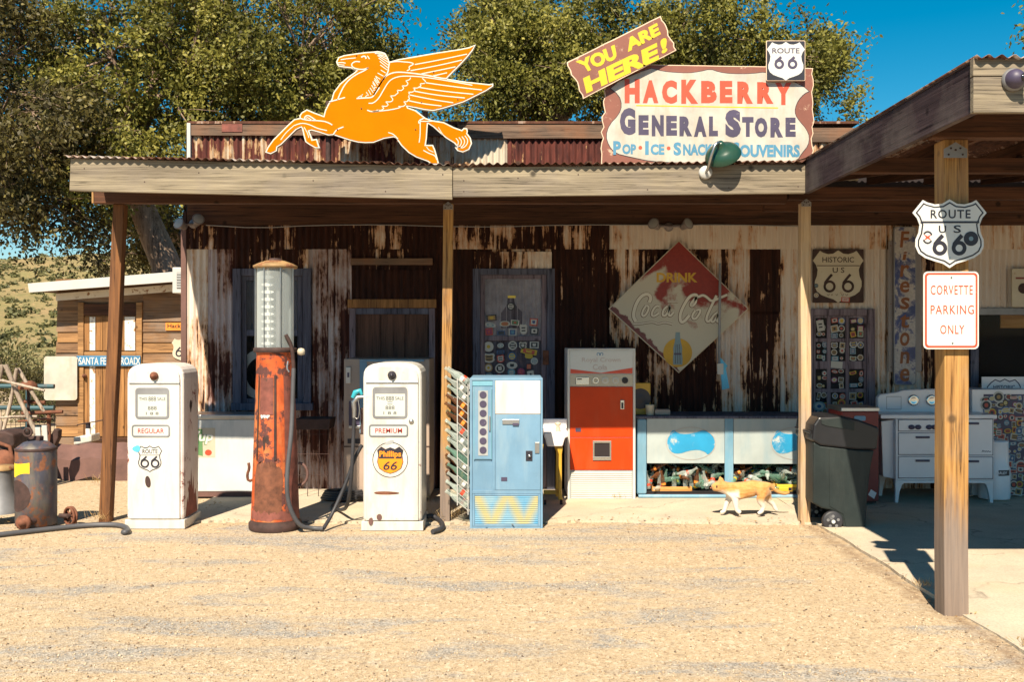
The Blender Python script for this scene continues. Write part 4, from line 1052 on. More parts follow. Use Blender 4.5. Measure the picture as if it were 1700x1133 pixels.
m = MB(); m.ribbon(pp([(1056,175),(1150,176.5),(1292,179)], ty), .011, ty); m.build('yellow_rule', 'letter_yellow', gs)
for u in (1040, 1310):
    m = MB(); x = PX(u,GY); m.box(x-.03, x+.03, GY+.032, GY+.07, roof_z(GY)+.008, PZ(125,GY)); m.build('support_post', 'old_board', gs)

# --- tilted arrow board
YY_ = GY-.07
yh = thing('tilted_sign', 'tilted brown board with yellow YOU ARE HERE lettering', 'sign', (PX(1033,YY_), YY_, PZ(165,YY_)))
rr = random.Random(5)
edge = rag((941,103),(1097,26),10,.5)+rag((1097,26),(1123,83),9,2.0)+rag((1123,83),(968,164),10,.5)+rag((968,164),(941,103),9,2.2)
P = pp(edge, YY_)
m = MB(); m.prism(P, YY_, YY_+.025); m.build('board', 'sign_edge', yh)
m = MB(); m.prism(inset(P, .010), YY_-.0025, YY_-.0003); m.build('brown_face', 'sign_brown', yh)
m = MB(); m.box(PX(1060,YY_)-.02, PX(1060,YY_)+.02, YY_+.026, YY_+.066, PZ(118,YY_), PZ(70,YY_)); m.build('mounting_batten', 'old_board', yh)
def tilt(s, corners, mat, Y, par, bold=.05):
    """lettering fitted into a slanted box given by 4 photo corners: tl, tr, br, bl"""
    vs, fs = text_geo(s, bold); (tl, tr, br, bl) = corners; m = MB(); Pn = []
    for a, b in vs:
        u = (bl[0]*(1-a)+br[0]*a)*(1-b)+(tl[0]*(1-a)+tr[0]*a)*b; v = (bl[1]*(1-a)+br[1]*a)*(1-b)+(tl[1]*(1-a)+tr[1]*a)*b
        Pn.append((PX(u,Y), Y, PZ(v,Y)))
    out = []
    for f in fs:
        n = len(f); ar = sum(Pn[f[i]][0]*Pn[f[(i+1)%n]][2]-Pn[f[(i+1)%n]][0]*Pn[f[i]][2] for i in range(n)); out.append(f if ar > 0 else f[::-1])
    m.add(Pn, out); return m.build('lettering', mat, par)
def a3(x, y): return (930+x/7.552, 20+y/7.552)
for s, c in [('YOU', [(190,620),(680,405),(720,580),(290,770)]), ('ARE', [(800,350),(1215,130),(1262,275),(850,500)]), ('HERE', [(285,830),(1215,380),(1240,590),(330,1020)]), ('!', [(1250,345),(1335,310),(1345,490),(1275,530)])]:
    tilt(s, [a3(*p) for p in c], 'letter_yellow', YY_-.0045, yh, .055)

# --- small route sign on the corner
def route_square(name, label, u0, u1, v0, v1, Y, border, lines, sixes, par_loc=None, skew=0):
    t = thing(name, label, 'sign', (PX((u0+u1)/2,Y), Y, PZ(v1,Y)))
    x0, x1, z0, z1 = PX(u0,Y), PX(u1,Y), PZ(v1,Y), PZ(v0,Y)
    m = MB(); m.prism(rrect(x0, x1, z0, z1, .012), Y, Y+.012); m.build('plate', border, t, .002)
    cx, cz = (x0+x1)/2, (z0+z1)/2
    return t, cx, cz, x1-x0, z1-z0
RYs = GY-.05
t, cx, cz, w, h = route_square('route_sign', 'small square black and white ROUTE 66 sign on the store sign corner', 1272, 1337, 67, 134, RYs, 'sign_edge', 0, 0)
m = MB(); m.prism(rrect(cx-w*.485, cx+w*.485, cz-h*.485, cz+h*.485, .01), RYs-.002, RYs-.0003); m.build('black_field', 'ink', t)
m = MB(); m.prism(shield(cx, cz-.002, w*.97, h*.94), RYs-.0035, RYs-.0022); m.build('shield', 'sign_clean', t)
m = MB(); put_text(m, 'ROUTE', cx-w*.35, cx+w*.35, cz+h*.18, cz+h*.31, RYs-.005, bold=.015)
six(m, cx-w*.17, cz-h*.06, w*.25, h*.30, RYs-.005, w*.065); six(m, cx+w*.17, cz-h*.06, w*.25, h*.30, RYs-.005, w*.065); m.build('lettering', 'ink_blue', t)

# --- shield and parking signs on the canopy post
SY = 5.755
t = thing('route_shield', 'white US 66 shield sign with stickers on the right canopy post', 'sign', (PX(1576,SY), SY, PZ(443,SY)))
x0, x1, z0, z1 = PX(1515,SY), PX(1638,SY), PZ(443,SY), PZ(331,SY); cx, cz, w, h = (x0+x1)/2, (z0+z1)/2, x1-x0, z1-z0
def loop(s, d): return inset(s, d)
sh = shield(cx, cz, w, h)
m = MB(); m.prism(sh, SY, SY+.006); m.build('plate', 'sign_clean', t)
m = MB(); m.prism(inset(sh, .013), SY-.0012, SY-.0002); m.build('black_outline', 'ink', t)
top = [(-.5,.30),(-.36,.49),(-.30,.455),(-.20,.425),(-.10,.435),(0,.50),(.10,.435),(.20,.425),(.30,.455),(.36,.49),(.5,.30),(.44,.22),(.43,.18),(-.43,.18),(-.44,.22)]
inn = inset(sh, .0215)
m = MB(); m.prism(inn, SY-.0022, SY-.0014); m.build('white_field', 'sign_clean', t)
m = MB(); m.box(cx-w*.395, cx+w*.395, SY-.0032, SY-.0024, cz+h*.145, cz+h*.175)
put_text(m, 'ROUTE', cx-w*.26, cx+w*.28, cz+h*.215, cz+h*.345, SY-.0034, bold=.018, space=1.15); put_text(m, 'U', cx-w*.15, cx-w*.05, cz-h*.0, cz+h*.11, SY-.0034, bold=.018); put_text(m, 'S', cx+w*.05, cx+w*.15, cz-h*.0, cz+h*.115, SY-.0034, bold=.018)
six(m, cx-w*.135, cz-h*.185, w*.20, h*.30, SY-.0034, w*.052); six(m, cx+w*.125, cz-h*.185, w*.20, h*.30, SY-.0034, w*.052); m.build('lettering', 'ink', t)
m = MB(); m.prism(circ(cx+w*.285, cz-h*.085, w*.098), SY-.0042, SY-.0035, 0); m.prism(circ(cx+w*.285, cz-h*.085, w*.030), SY-.0050, SY-.0043, 1); m.build('sticker', ['ink','sticker_9'], t)
m = MB(); m.prism([(cx-w*.30+a*w*.05, cz-h*.065+b*h*.045) for a, b in ((-1,1),(0,.35),(1,1),(.4,0),(1,-1),(0,-.35),(-1,-1),(-.4,0))], SY-.0042, SY-.0035); m.build('sticker', 'red_print', t)
m = MB()
for a0, a1_ in ((25,155),(205,335)): m.ribbon([(cx-w*.30+w*.062*math.cos(R(a)), cz-h*.065+h*.085*math.sin(R(a))) for a in range(a0, a1_, 15)], w*.020, SY-.0045)
m.build('sticker', 'ink', t)
m = MB(); m.prism(circ(cx, cz-h*.37, .005, n=8), SY-.006, SY-.003); m.build('bolt', 'steel', t)
SY2 = 5.765
t = thing('parking_sign', 'white parking sign with red lettering and border on the canopy post', 'sign', (PX(1580,SY2), SY2, PZ(580,SY2)))
x0, x1, z0, z1 = PX(1533,SY2), PX(1625,SY2), PZ(580,SY2), PZ(451,SY2)
m = MB(); m.prism(rrect(x0, x1, z0, z1, .026), SY2, SY2+.004); m.build('plate', 'sign_clean', t)
m = MB(); m.prism(rrect(x0+.008, x1-.008, z0+.008, z1-.008, .022), SY2-.0012, SY2-.0002); m.build('red_border', 'red_print', t)
m = MB(); m.prism(rrect(x0+.020, x1-.020, z0+.020, z1-.020, .014), SY2-.0022, SY2-.0014); m.build('white_field', 'sign_clean', t)
T(t, 'red_print', [('CORVETTE',1545,1615,474,489.5,dict(space=1.15, bold=.004)),('PARKING',1545,1617,507,522,dict(space=1.15, bold=.004)),('ONLY',1561,1601,540,555,dict(space=1.15, bold=.004))], SY2-.0034)
for u, v in ((1579,461),(1581,570)):
    m = MB(); m.prism(circ(PX(u,SY2), PZ(v,SY2), .005, n=8), SY2-.006, SY2-.0023); m.build('bolt', 'steel', t)

# --- diamond drink sign
DY = 10.46
t = thing('diamond_sign', 'weathered red and white diamond shaped DRINK sign with script lettering and bottle', 'sign', (PX(1127,DY), DY, PZ(620,DY)))
D4 = [(1127,399),(1243,513),(1127,620),(1010,513)]
def diamond_mat():
    tt = NT('diamond_enamel'); p = tt.pos()
    z = tt.sep(p, 2); x = tt.sep(p, 0)
    n = tt.noise(p, 2.6, 6, .6, .6)
    # red upper half with the paint worn away in broad sweeps
    sw = tt.noise(tt.pos((1.0,1.0,1.0)), 1.9, 3, .5, 1.2)
    g1 = tt.math('MULTIPLY_ADD', n, .55, tt.math('MULTIPLY_ADD', z, 1.05, -2.42)); g1 = tt.math('ADD', g1, tt.math('MULTIPLY_ADD', sw, 1.25, -.56))
    g1 = tt.math('ADD', g1, tt.math('MULTIPLY', tt.math('SUBTRACT', x, PX(1127,DY)), .22))
    haze_ = tt.noise(p, 38, 5, .7)
    red = tt.ramp(tt.math('ADD', g1, tt.math('MULTIPLY_ADD', haze_, .22, -.11)), [(.02, 0), (.16, 1)])
    col = tt.mix(red, (.47,.435,.35), tt.mix(haze_, (.13,.010,.008), (.30,.03,.015)))
    n2 = tt.noise(p, 16, 7, .7, .3); ch = tt.ramp(n2, [(.69, 0), (.71, 1)]); col = tt.mix(ch, col, (.06,.02,.02))
    # ragged rust along the lower left edge
    e = tt.math('ADD', tt.math('MULTIPLY', tt.math('SUBTRACT', x, PX(1010,DY)), .69), tt.math('MULTIPLY', tt.math('SUBTRACT', z, PZ(513,DY)), .72))
    e = tt.math('SUBTRACT', e, tt.math('MULTIPLY', tt.noise(p, 9, 6, .7), .16))
    k = tt.ramp(tt.math('ADD', e, .5), [(.478, 1), (.488, 0)]); col = tt.mix(k, col, tt.mix(tt.noise(p, 30, 3), (.05,.014,.016), (.22,.05,.05)))
    tt.set(col, .4, 0, .4)
diamond_mat()
P = pp(D4, DY); m = MB(); m.prism(P, DY, DY+.015); m.build('rim', 'cream', t, .003)
m = MB(); m.prism(inset(P, .010), DY-.003, DY-.0004); m.build('enamel_face', 'diamond_enamel', t)
T(t, 'drink_gold', [('DRINK',1090,1158,453,469,dict(bold=.035))], DY-.0045)
def a6(x, y): return (1000+x/5.152, 400+y/5.152)
SCR = [([(398,530),(415,495),(402,463),(370,456),(330,476),(292,530),(268,600),(264,655),(285,690)], .034),
       ([(372,556),(345,598),(336,638),(355,650),(385,612),(398,568),(376,553)], .022), ([(484,562),(458,558),(428,598),(418,638),(440,650),(482,620)], .022),
       ([(556,560),(522,588),(510,638),(535,648),(566,600),(582,545),(562,635),(580,648),(608,612)], .022), ([(556,522),(645,522)], .012),
       ([(800,480),(795,530),(765,562),(752,548),(790,500),(815,478),(790,458),(740,480),(690,560),(660,640),(668,702),(700,692),(742,640)], .030),
       ([(792,600),(765,640),(772,672),(800,668),(832,620),(840,588),(800,596)], .022), ([(975,470),(930,560),(882,670),(900,700),(930,670)], .026),
       ([(818,482),(860,463),(900,490),(930,520),(970,505),(1065,463)], .024), ([(985,612),(945,640),(925,688),(945,702),(975,660),(990,612),(975,690),(995,700)], .022),
       ([(262,716),(330,712),(400,699),(440,699),(475,716),(520,699),(560,705),(600,718)], .013)]
m = MB(); m2 = MB()
for i, (pts, w) in enumerate(SCR):
    q = smooth_pts(pp([a6(*p) for p in pts], DY), 2); m.ribbon(q, w+.0115, DY-.0045-.0001*i); m2.ribbon([(x+.0015, z+.0015) for x, z in q], w, DY-.0060-.0001*i)
m.build('script_outline', 'script_line', t); m2.build('script_lettering', 'script_fill', t)
m = MB(); cx, cz = PX(1125,DY), PZ(586,DY); m.prism(circ(cx, cz, 24*DY/F), DY-.005, DY-.0035); m.build('yellow_disc', 'drink_gold', t)
bp = [(-3.5,-34),(3.5,-34),(4,-26),(5,-18),(7.5,-8),(7,0),(8,10),(7.5,20),(-7.5,20),(-8,10),(-7,0),(-7.5,-8),(-5,-18),(-4,-26)]
m = MB(); m.prism([(cx+a*DY/F, cz-b*DY/F) for a, b in bp], DY-.007, DY-.0055, 0)
for a in (-4, 0, 4): m.ribbon([(cx+a*.7*DY/F, cz+14*DY/F), (cx+a*DY/F, cz-18*DY/F)], .006, DY-.0076, 1)
m.ribbon([(cx-6*DY/F, cz-2*DY/F), (cx+6*DY/F, cz-2*DY/F)], .02, DY-.0078, 1)
m.build('painted_bottle', ['sticker_9', 'ink_blue'], t)
# --- HISTORIC US 66
HYs = 10.49
t, cx, cz, w, h = route_square('historic_sign', 'brown and cream HISTORIC US 66 square sign above the sticker covered door', 1349, 1434, 414, 503, HYs, 'historic_brown' if 0 else 'rust_dark', 0, 0)
m = MB(); m.prism(shield(cx, cz, w*.99, h*.96), HYs-.0015, HYs-.0002); m.build('shield', 'cream', t)
m = MB(); m.box(cx-w*.42, cx+w*.42, HYs-.0025, HYs-.0017, cz+h*.185, cz+h*.20); put_text(m, 'HISTORIC', cx-w*.31, cx+w*.31, cz+h*.255, cz+h*.355, HYs-.003, bold=.012); put_text(m, 'U S', cx-w*.11, cx+w*.12, cz+h*.06, cz+h*.16, HYs-.003, bold=.012)
six(m, cx-w*.17, cz-h*.14, w*.24, h*.34, HYs-.003, w*.048); six(m, cx+w*.19, cz-h*.14, w*.24, h*.34, HYs-.003, w*.048); m.build('lettering', 'rust_dark', t)
m = MB()
for dx, wd in ((-.22,.05),(-.14,.03),(-.05,.04),(.06,.05),(.14,.05)): m.ribbon([(cx+w*dx, cz-h*.34), (cx+w*(dx+wd*.5), cz-h*.37), (cx+w*(dx+wd), cz-h*.335)], .005, HYs-.003)
m.build('scribble', 'rust_dark', t)
sticker(cx+w*.14, cz-h*.44, .09, .05, HYs-.0022, t, 'r', (1,0,1)); sticker(cx-w*.43, cz-h*.18, .045, .045, HYs-.0022, t, 'c', (3,9,3)); sticker(cx-w*.43, cz-h*.36, .05, .05, HYs-.0022, t, 'c', (0,7,0))

# --- tall blue vertical sign and the plain one behind it
VY = 10.44
t = thing('tall_sign', 'tall narrow blue and white sign with vertical orange lettering', 'sign', (PX(1502,VY), VY, PZ(640,VY)))
x0, x1, z0, z1 = PX(1484,VY), PX(1521,VY), PZ(640,VY), PZ(376,VY)
m = MB(); m.prism(rrect(x0, x1, z0, z1, .035), VY, VY+.02); m.build('rim', 'steel_dull', t, .003)
m = MB(); m.prism(rrect(x0+.01, x1-.01, z0+.01, z1-.01, .028), VY-.002, VY-.0003); m.build('enamel_face', 'sign_navy', t)
items = []; vv = [(384,411,'F'),(418,432,'i'),(440,460,'r'),(467,486,'e'),(494,514,'s'),(522,545,'t'),(552,575,'o'),(584,604,'n'),(612,634,'e')]
for v0, v1, c in vv: items.append((c, 1502-(4 if c in 'i' else 8), 1502+(4 if c in 'i' else 8), v0, v1, dict(bold=.02, shear=.1)))
T(t, 'rust_orange_print', items, VY-.0035)
VY2 = 10.475
t = thing('plain_panel', 'pale grey narrow metal panel behind the tall blue sign', 'panel', (PX(1480,VY2), VY2, PZ(620,VY2)))
m = MB(); m.prism(rrect(PX(1475,VY2), PX(1530,VY2), PZ(618,VY2), PZ(400,VY2), .02), VY2, VY2+.012); m.build('sheet', 'flood_grey', t, .002)
for v in (408, 505, 610):
    m = MB(); m.prism(circ(PX(1479,VY2), PZ(v,VY2), .006, n=8), VY2-.003, VY2-.0003); m.build('rivet', 'rust', t)
EY = 10.47
t = thing('enamel_box', 'rust spotted white metal plate with dark disc at right edge', 'sign', (PX(1705,EY), EY, PZ(510,EY)))
m = MB(); m.prism(rrect(PX(1680,EY), PX(1740,EY), PZ(510,EY), PZ(446,EY), .02), EY, EY+.02); m.build('plate', 'cream', t, .003)
m = MB(); m.prism(circ(PX(1699,EY), PZ(479,EY), .055), EY-.004, EY-.0004); m.build('disc', 'rust_dark', t)
m = MB(); m.ribbon(pp([(1686,462),(1712,462)], EY), .02, EY-.002); m.build('red_mark', 'maroon', t)

# ------------------------------------------------------------------ lamps, camera, wire
def gooseneck():
    Y = 8.02; t = thing('gooseneck_lamp', 'green shaded gooseneck lamp on the porch fascia lighting the store sign', 'lamp', (PX(1173,Y), FY, PZ(300,Y)))
    c = Vector((PX(1173,Y), FY, PZ(287,FY)))
    m = MB(); m.lathe([(.001,.0),(.048,.002),(.054,.012),(.054,.04)], (c.x, c.y-.04, c.z), 20, M=Matrix.Rotation(R(-90),4,'X')); m.build('wall_plate', 'white_trim', t)
    sh = Vector((PX(1199,8.0), 8.0, PZ(252,8.0)))
    dv = Vector((.30,.62,-.62)).normalized(); Mx = (-dv).to_track_quat('Z','Y').to_matrix().to_4x4(); so2 = sh-dv*.085
    pts = smooth_pts([(c.x, c.y-.04, c.z), (c.x+.004, c.y-.11, c.z+.02), (c.x+.01, c.y-.17, c.z+.09), tuple(so2+Vector((-.045,-.05,.0))), tuple(so2)], 2)
    m = MB(); m.tube(pts, .012, 8); m.build('arm', 'steel', t)
    m = MB(); m.lathe([(.0,.098),(.022,.097),(.03,.085),(.04,.055),(.09,.032),(.130,.0),(.146,-.035),(.147,-.04),(.141,-.04),(.122,.0),(.08,.025)], tuple(sh), 32, M=Mx, close=False); m.build('lamp_shade', 'green_shade', t)
    m = MB(); m.lathe([(.0,-.03),(.03,-.025),(.035,.0),(.02,.04),(.02,.08)], tuple(sh), 14, M=Mx); m.build('bulb', 'white_trim', t)
gooseneck()
def flood(name, label, u, v, Y, heads):
    t = thing(name, label, 'light', (PX(u,Y), Y, PZ(v,Y))); k = Y/F
    c = Vector((PX(u,Y), Y, PZ(v,Y)))
    m = MB(); m.lathe([(.045,0),(.05,.012),(.03,.03),(.0,.032)], tuple(c), 16, M=Matrix.Rotation(R(90),4,'X')); m.build('mounting_plate', 'flood_grey', t)
    for dx, dz, ay, ax in heads:
        h = c+Vector((dx, -.11, dz)); m = MB(); m.tube([tuple(c+Vector((0,-.03,0))), tuple(c+Vector((dx*.5,-.07,dz*.5))), tuple(h+Vector((0,.03,0)))], .012, 7); m.build('knuckle', 'flood_grey', t)
        Mx = Matrix.Rotation(R(ay),4,'Z') @ Matrix.Rotation(R(90+ax),4,'X')
        m = MB(); m.lathe([(.022,-.05),(.03,-.045),(.038,.0),(.06,.05),(.064,.06),(.058,.062),(.0,.058)], tuple(h), 18, M=Mx); hd = m.build('lamp_head', 'flood_grey', t)
        m = MB(); m.lathe([(.052,.0615),(.03,.066),(.0,.068)], tuple(h), 16, M=Mx, close=False); m.build('lens', 'vent_grey', hd)
flood('flood_light', 'grey twin flood light at the left store corner under the eave', 322, 372, WY-.06, [(-.085,-.03,-25,-20),(.07,.01,30,-25)])
flood('flood_light', 'twin flood light with white tag above the diamond sign', 1110, 377, WY-.08, [(-.15,.0,-35,-20),(.15,.0,35,-20)])
t = thing('security_camera', 'dark dome security camera on the canopy fascia', 'camera', (PX(1683,CFY), CFY, 2.86)); c = (PX(1681,CFY), CFY, PZ(133,CFY))
m = MB(); m.lathe([(.058,0),(.060,.012),(.050,.022)], c, 24, M=Matrix.Rotation(R(90),4,'X')); m.build('base', 'steel_dull', t)
m = MB(); m.lathe([(.050,.0),(.048,.02),(.036,.042),(.016,.054),(.0,.056)], (c[0],c[1]-.022,c[2]), 24, M=Matrix.Rotation(R(90),4,'X')); m.build('dome', 'ink_blue', t)
m = MB(); m.lathe([(.018,0),(.018,.02),(.012,.022),(.0,.023)], (c[0]+.022,c[1]-.068,c[2]-.004), 14, M=Matrix.Rotation(R(75),4,'X')); m.build('lens', 'lens', t)
pts = [(PX(u,WY-.09), WY-.09, PZ(v,WY-.09)) for u, v in ((342,374),(430,379),(520,374),(640,373),(735,376),(820,377),(950,373),(1095,374),(1200,373),(1330,376))]
m = MB(); m.tube(smooth_pts(pts,1), .006, 6); tag(m.build('cable', 'wire_grey'), 'thin grey cable strung along the top of the tin wall', 'cable')
t = thing('wall_pipe', 'thin grey conduit pipe with blue cloth hung over the diamond sign', 'pipe', (PX(1195,10.36), 10.36, PZ(612,10.36)))
m = MB(); m.tube([(PX(1195.5,10.36),10.36,PZ(437,10.36)), (PX(1194,10.36),10.36,PZ(612,10.36))], .014, 8); m.build('conduit', 'steel_dull', t)
m = MB(); m.prism(pp([(1196,594),(1208,608),(1205,612),(1211,645),(1199,648),(1197,620)],10.34), 10.34, 10.355); m.build('blue_cloth', 'sky_paint', t)
m = MB(); m.pbox(1191, 1201, 604, 622, 10.325, 10.338); m.build('white_tag', 'white_trim', t)
# ------------------------------------------------------------------ fuel pumps
def disc(mb, cx, cz, r, y, th, mi=0, n=24): mb.prism(circ(cx, cz, r, n=n), y-th, y, mi)
def arch(x0, x1, z0, zs, z1, n=12):
    cx = (x0+x1)/2; a = (x1-x0)/2; pts = [(x0,z0),(x1,z0),(x1,zs)]
    for k in range(1, n):
        w = math.pi*k/n; c, s_ = math.cos(w), math.sin(w)
        pts.append((cx+a*math.copysign(abs(c)**.55, c), zs+(z1-zs)*abs(s_)**.75))
    return pts+[(x0,zs)]
def pump(label, u0, u1, Y, depth, zt, word, badge, side_mat, worn):
    x0, x1 = PX(u0,Y), PX(u1,Y); cx = (x0+x1)/2; w = x1-x0; k = Y/F
    t = thing('fuel_pump', label, 'fuel pump', (cx, Y+depth/2, 0), 'retired fuel pumps in front of the porch')
    m = MB(); m.prism(arch(x0, x1, .075, zt-.13, zt), Y+.012, Y+depth); m.build('cabinet', side_mat, t, .030, 3)
    m = MB(); m.prism(rrect(x0-.012, x1+.012, 0, .078, .004), Y+.004, Y+depth+.008); m.build('plinth', 'white_enamel_worn', t, .010)
    m = MB(); m.prism(arch(x0+.028, x1-.028, .085, zt-.135, zt-.025), Y-.004, Y+.014); fp = m.build('front_panel', worn, t, .008, 3)
    m = MB(); m.box(x0+.030, x1-.030, Y-.010, Y-.0045, zt-.175, zt-.158); m.build('trim_strip', 'steel', t, .002)
    # lamp / reflector knob
    m = MB(); m.lathe([(.034,0),(.036,.012),(.024,.022),(.022,.03),(.014,.045),(.0,.05)], (cx, Y-.004, zt-.105), 20, M=Matrix.Rotation(R(90),4,'X')); m.build('lamp_knob', 'rust' if badge == 'shield' else 'ink', t)
    # dial window
    vx0, vx1 = x0+w*.19, x0+w*.74; vz1 = zt-.215; vz0 = vz1-.245
    m = MB(); m.ribbon(rrect(vx0, vx1, vz0, vz1, .02)[::-1], .020, Y-.008, closed=True); m.build('window_bezel', 'steel_dull', t)
    m = MB(); m.prism(rrect(vx0, vx1, vz0, vz1, .02), Y-.0055, Y-.0045); m.build('dial_face', 'dial_white', t)
    m = MB(); q = Y-.0068; dw = vx1-vx0; dh = vz1-vz0
    def row(s, a, b, c, d): put_text(m, s, vx0+dw*a, vx0+dw*b, vz0+dh*c, vz0+dh*d, q)
    row('THIS', .08, .34, .60, .71); row('888', .38, .62, .58, .73); row('SALE', .66, .92, .60, .71); row('888', .36, .64, .27, .40); row('1 8 8', .30, .70, .10, .20)
    if badge != 'shield':
        m.box(vx0+dw*.42, vx0+dw*.58, q-.0002, q, vz0+dh*.535, vz0+dh*.552); m.box(vx0+dw*.42, vx0+dw*.58, q-.0002, q, vz0+dh*.445, vz0+dh*.462)
    m.build('dial_figures', 'dial_ink', t)
    m = MB(); m.box(vx0, vx1, Y-.0072, Y-.0070, vz1-.045, vz1); m.build('dial_shade', 'steel_dull', t)
    # grade plate
    gx0, gx1 = x0+w*.12, x0+w*.76; gz1 = vz0-.065; gz0 = gz1-.092
    m = MB(); m.ribbon(rrect(gx0, gx1, gz0, gz1, .018)[::-1], .012, Y-.010, closed=True); m.build('plate_frame', 'steel_dull', t)
    m = MB(); m.prism(rrect(gx0, gx1, gz0, gz1, .018), Y-.007, Y-.0045); m.build('grade_plate', 'face_pale', t)
    m = MB(); put_text(m, word, gx0+(gx1-gx0)*.15, gx0+(gx1-gx0)*.86, gz0+.026, gz1-.026, Y-.0095, bold=.002); m.build('lettering', 'letter_red_dark', t)
    return t, cx, w, k
PY = 8.44
t, cx, w, k = pump('white REGULAR fuel pump with route shield beside the left porch post', 209, 304, PY, .43, 1.405, 'REGULAR', 'shield', 'pump_side_rust', 'white_enamel')
Yq = PY-.0055; sx, sz = PX(249,PY), PZ(762,PY)
m = MB(); so_ = shield(sx, sz, .205, .215); m.ribbon(so_[::-1], .0075, Yq, closed=True); m.ribbon([(sx-.085,sz+.030),(sx+.085,sz+.030)], .004, Yq)
put_text(m, 'ROUTE', sx-.062, sx+.066, sz+.043, sz+.080, Yq, bold=.012); six(m, sx-.042, sz-.030, .075, .098, Yq, .015); six(m, sx+.045, sz-.030, .075, .098, Yq, .015); m.build('route_emblem', 'ink', t)
m = MB(); m.prism(pp(smooth_pts([(222,742),(230,739),(234,744),(231,752),(223,750),(219,746)],2,True), PY), Yq-.0008, Yq); m.build('blue_smear', 'sky_paint', t)
m = MB(); m.prism(pp(smooth_pts([(242,792),(246,790),(250,796),(251,806),(248,811),(243,808),(241,800)],2,True), PY), Yq-.0008, Yq); m.build('chipped_patch', 'rust_dark', t)
xr = PX(304,PY)+.0008
m = MB(); m.add([(xr, PY+.20+.035*math.cos(a)*(1 if math.sin(a) > -.3 else .6), 1.03+.055*math.sin(a)) for a in [2*math.pi*i/14 for i in range(14)]], [list(range(14))]); m.build('rust_hole', 'rust_dark', t)
rr = random.Random(3); pr = [(PY+.10,.09),(PY+.34,.09)]
zz = [(.36,.18),(.33,.30),(.29,.25),(.27,.42),(.24,.30),(.21,.50),(.19,.34),(.16,.40),(.13,.2),(.11,.26)]
m = MB(); m.add([(xr,PY+.06,.09),(xr,PY+.38,.09)]+[(xr,PY+a,b) for a, b in zz], [list(range(12))]); m.build('rust_stain', 'rust_red', t)
PY2 = 8.36
t, cx, w, k = pump('white PREMIUM fuel pump with round orange badge beside the blue machine', 602, 700, PY2, .50, 1.415, 'PREMIUM', 'round', 'white_enamel', 'white_enamel_worn')
Yq = PY2-.0055; bx, bz = PX(648,PY2), PZ(764,PY2); r_ = 29*PY2/F
m = MB(); m.ribbon(circ(bx, bz, r_, n=40)[::-1], .006, Yq, closed=True); m.build('badge_ring', 'ink', t)
bs = [(-.5,.36),(-.34,.50),(-.18,.40),(0,.47),(.18,.40),(.34,.50),(.5,.36),(.46,.18),(.50,-.08),(.42,-.32),(.22,-.45),(0,-.52),(-.22,-.45),(-.42,-.32),(-.50,-.08),(-.46,.18)]
bw = .225; bh = .225
m = MB(); m.prism([(bx+a*bw*.98, bz+b*bh) for a, b in bs], Yq-.0012, Yq, 0); m.prism([(bx+a*bw*.93, bz+b*bh*.96) for a, b in bs], Yq-.002, Yq-.0014, 1); m.build('badge', ['ink','badge_orange'], t)
m = MB(); m.prism([(bx+a*bw*.94, bz+b*bh*.96) for a, b in bs[:8]]+[(bx+.43*bw, bz+.05*bh), (bx-.43*bw, bz+.05*bh), (bx-.46*bw*.94, bz+.18*bh)], Yq-.003, Yq-.0022); m.build('badge_band', 'ink', t)
m = MB(); put_text(m, 'Phillips', bx-.092, bx+.092, bz+.012, bz+.075, Yq-.004, bold=.03, shear=.0); m.build('lettering', 'badge_orange', t)
m = MB(); put_text(m, '66', bx-.058, bx+.058, bz-.085, bz-.012, Yq-.004, bold=.012, shear=.22); m.build('lettering', 'ink', t)
for pts, mt in (([(621,817),(640,816),(664,818),(662,821),(640,822),(622,821)],'rust'), ([(625,856),(631,853),(635,858),(633,865),(626,864)],'rust_sheet'), ([(612,862),(618,859),(620,866),(617,873),(612,871)],'rust_sheet'), ([(639,735),(653,730),(655,735),(641,740)],'vent_grey')):
    m = MB(); m.prism(pp(smooth_pts(pts,2,True), PY2), Yq-.0006, Yq); m.build('chipped_patch', mt, t)
m = MB(); m.lathe([(.020,0),(.021,.008),(.012,.014),(.0,.016)], (PX(683,PY2), PY2-.004, PZ(700,PY2)), 16, M=Matrix.Rotation(R(90),4,'X')); m.build('lock', 'steel', t)
# nozzle holster and hose on the left flank
nx = PX(602,PY2)-.0; ny = PY2+.22
hs = MB(); hs.box(nx-.045, nx+.01, ny-.05, ny+.05, .80, 1.02); hs.build('nozzle_boot', 'rust_dark', t, .006)
nz = thing('pump_nozzle', 'teal topped fuel nozzle with black hose hung on the PREMIUM pump', 'nozzle', (nx-.075, ny-.07, 0))
hy = ny-.09; hx = PX(588,hy)
m = MB(); m.tube([(hx,hy,PZ(694,hy)), (hx+.002,hy,PZ(680,hy)), (hx-.005,hy,PZ(668,hy)), (hx+.03,hy,PZ(660,hy)), (nx+.0,hy,PZ(659,hy))], [.018,.020,.024,.020,.012], 10); m.build('nozzle_body', 'steel', nz)
m = MB(); m.tube([(hx-.012,hy,PZ(661,hy)), (hx+.012,hy,PZ(652,hy)), (hx+.05,hy,PZ(649,hy)), (hx+.065,hy,PZ(656,hy))], [.018,.026,.022,.012], 10); m.build('nozzle_cover', 'teal', nz)
m = MB(); m.tube(smooth_pts([(hx+.035,hy-.01,PZ(664,hy)), (hx+.05,hy-.015,PZ(682,hy)), (hx+.035,hy-.01,PZ(697,hy)), (hx+.005,hy,PZ(694,hy))],2), .005, 6); m.build('trigger_guard', 'steel', nz)
def gnd(u, v, lift=.02):
    Y = F*CAM_H/(v-VH); return (PX(u,Y), Y, lift)
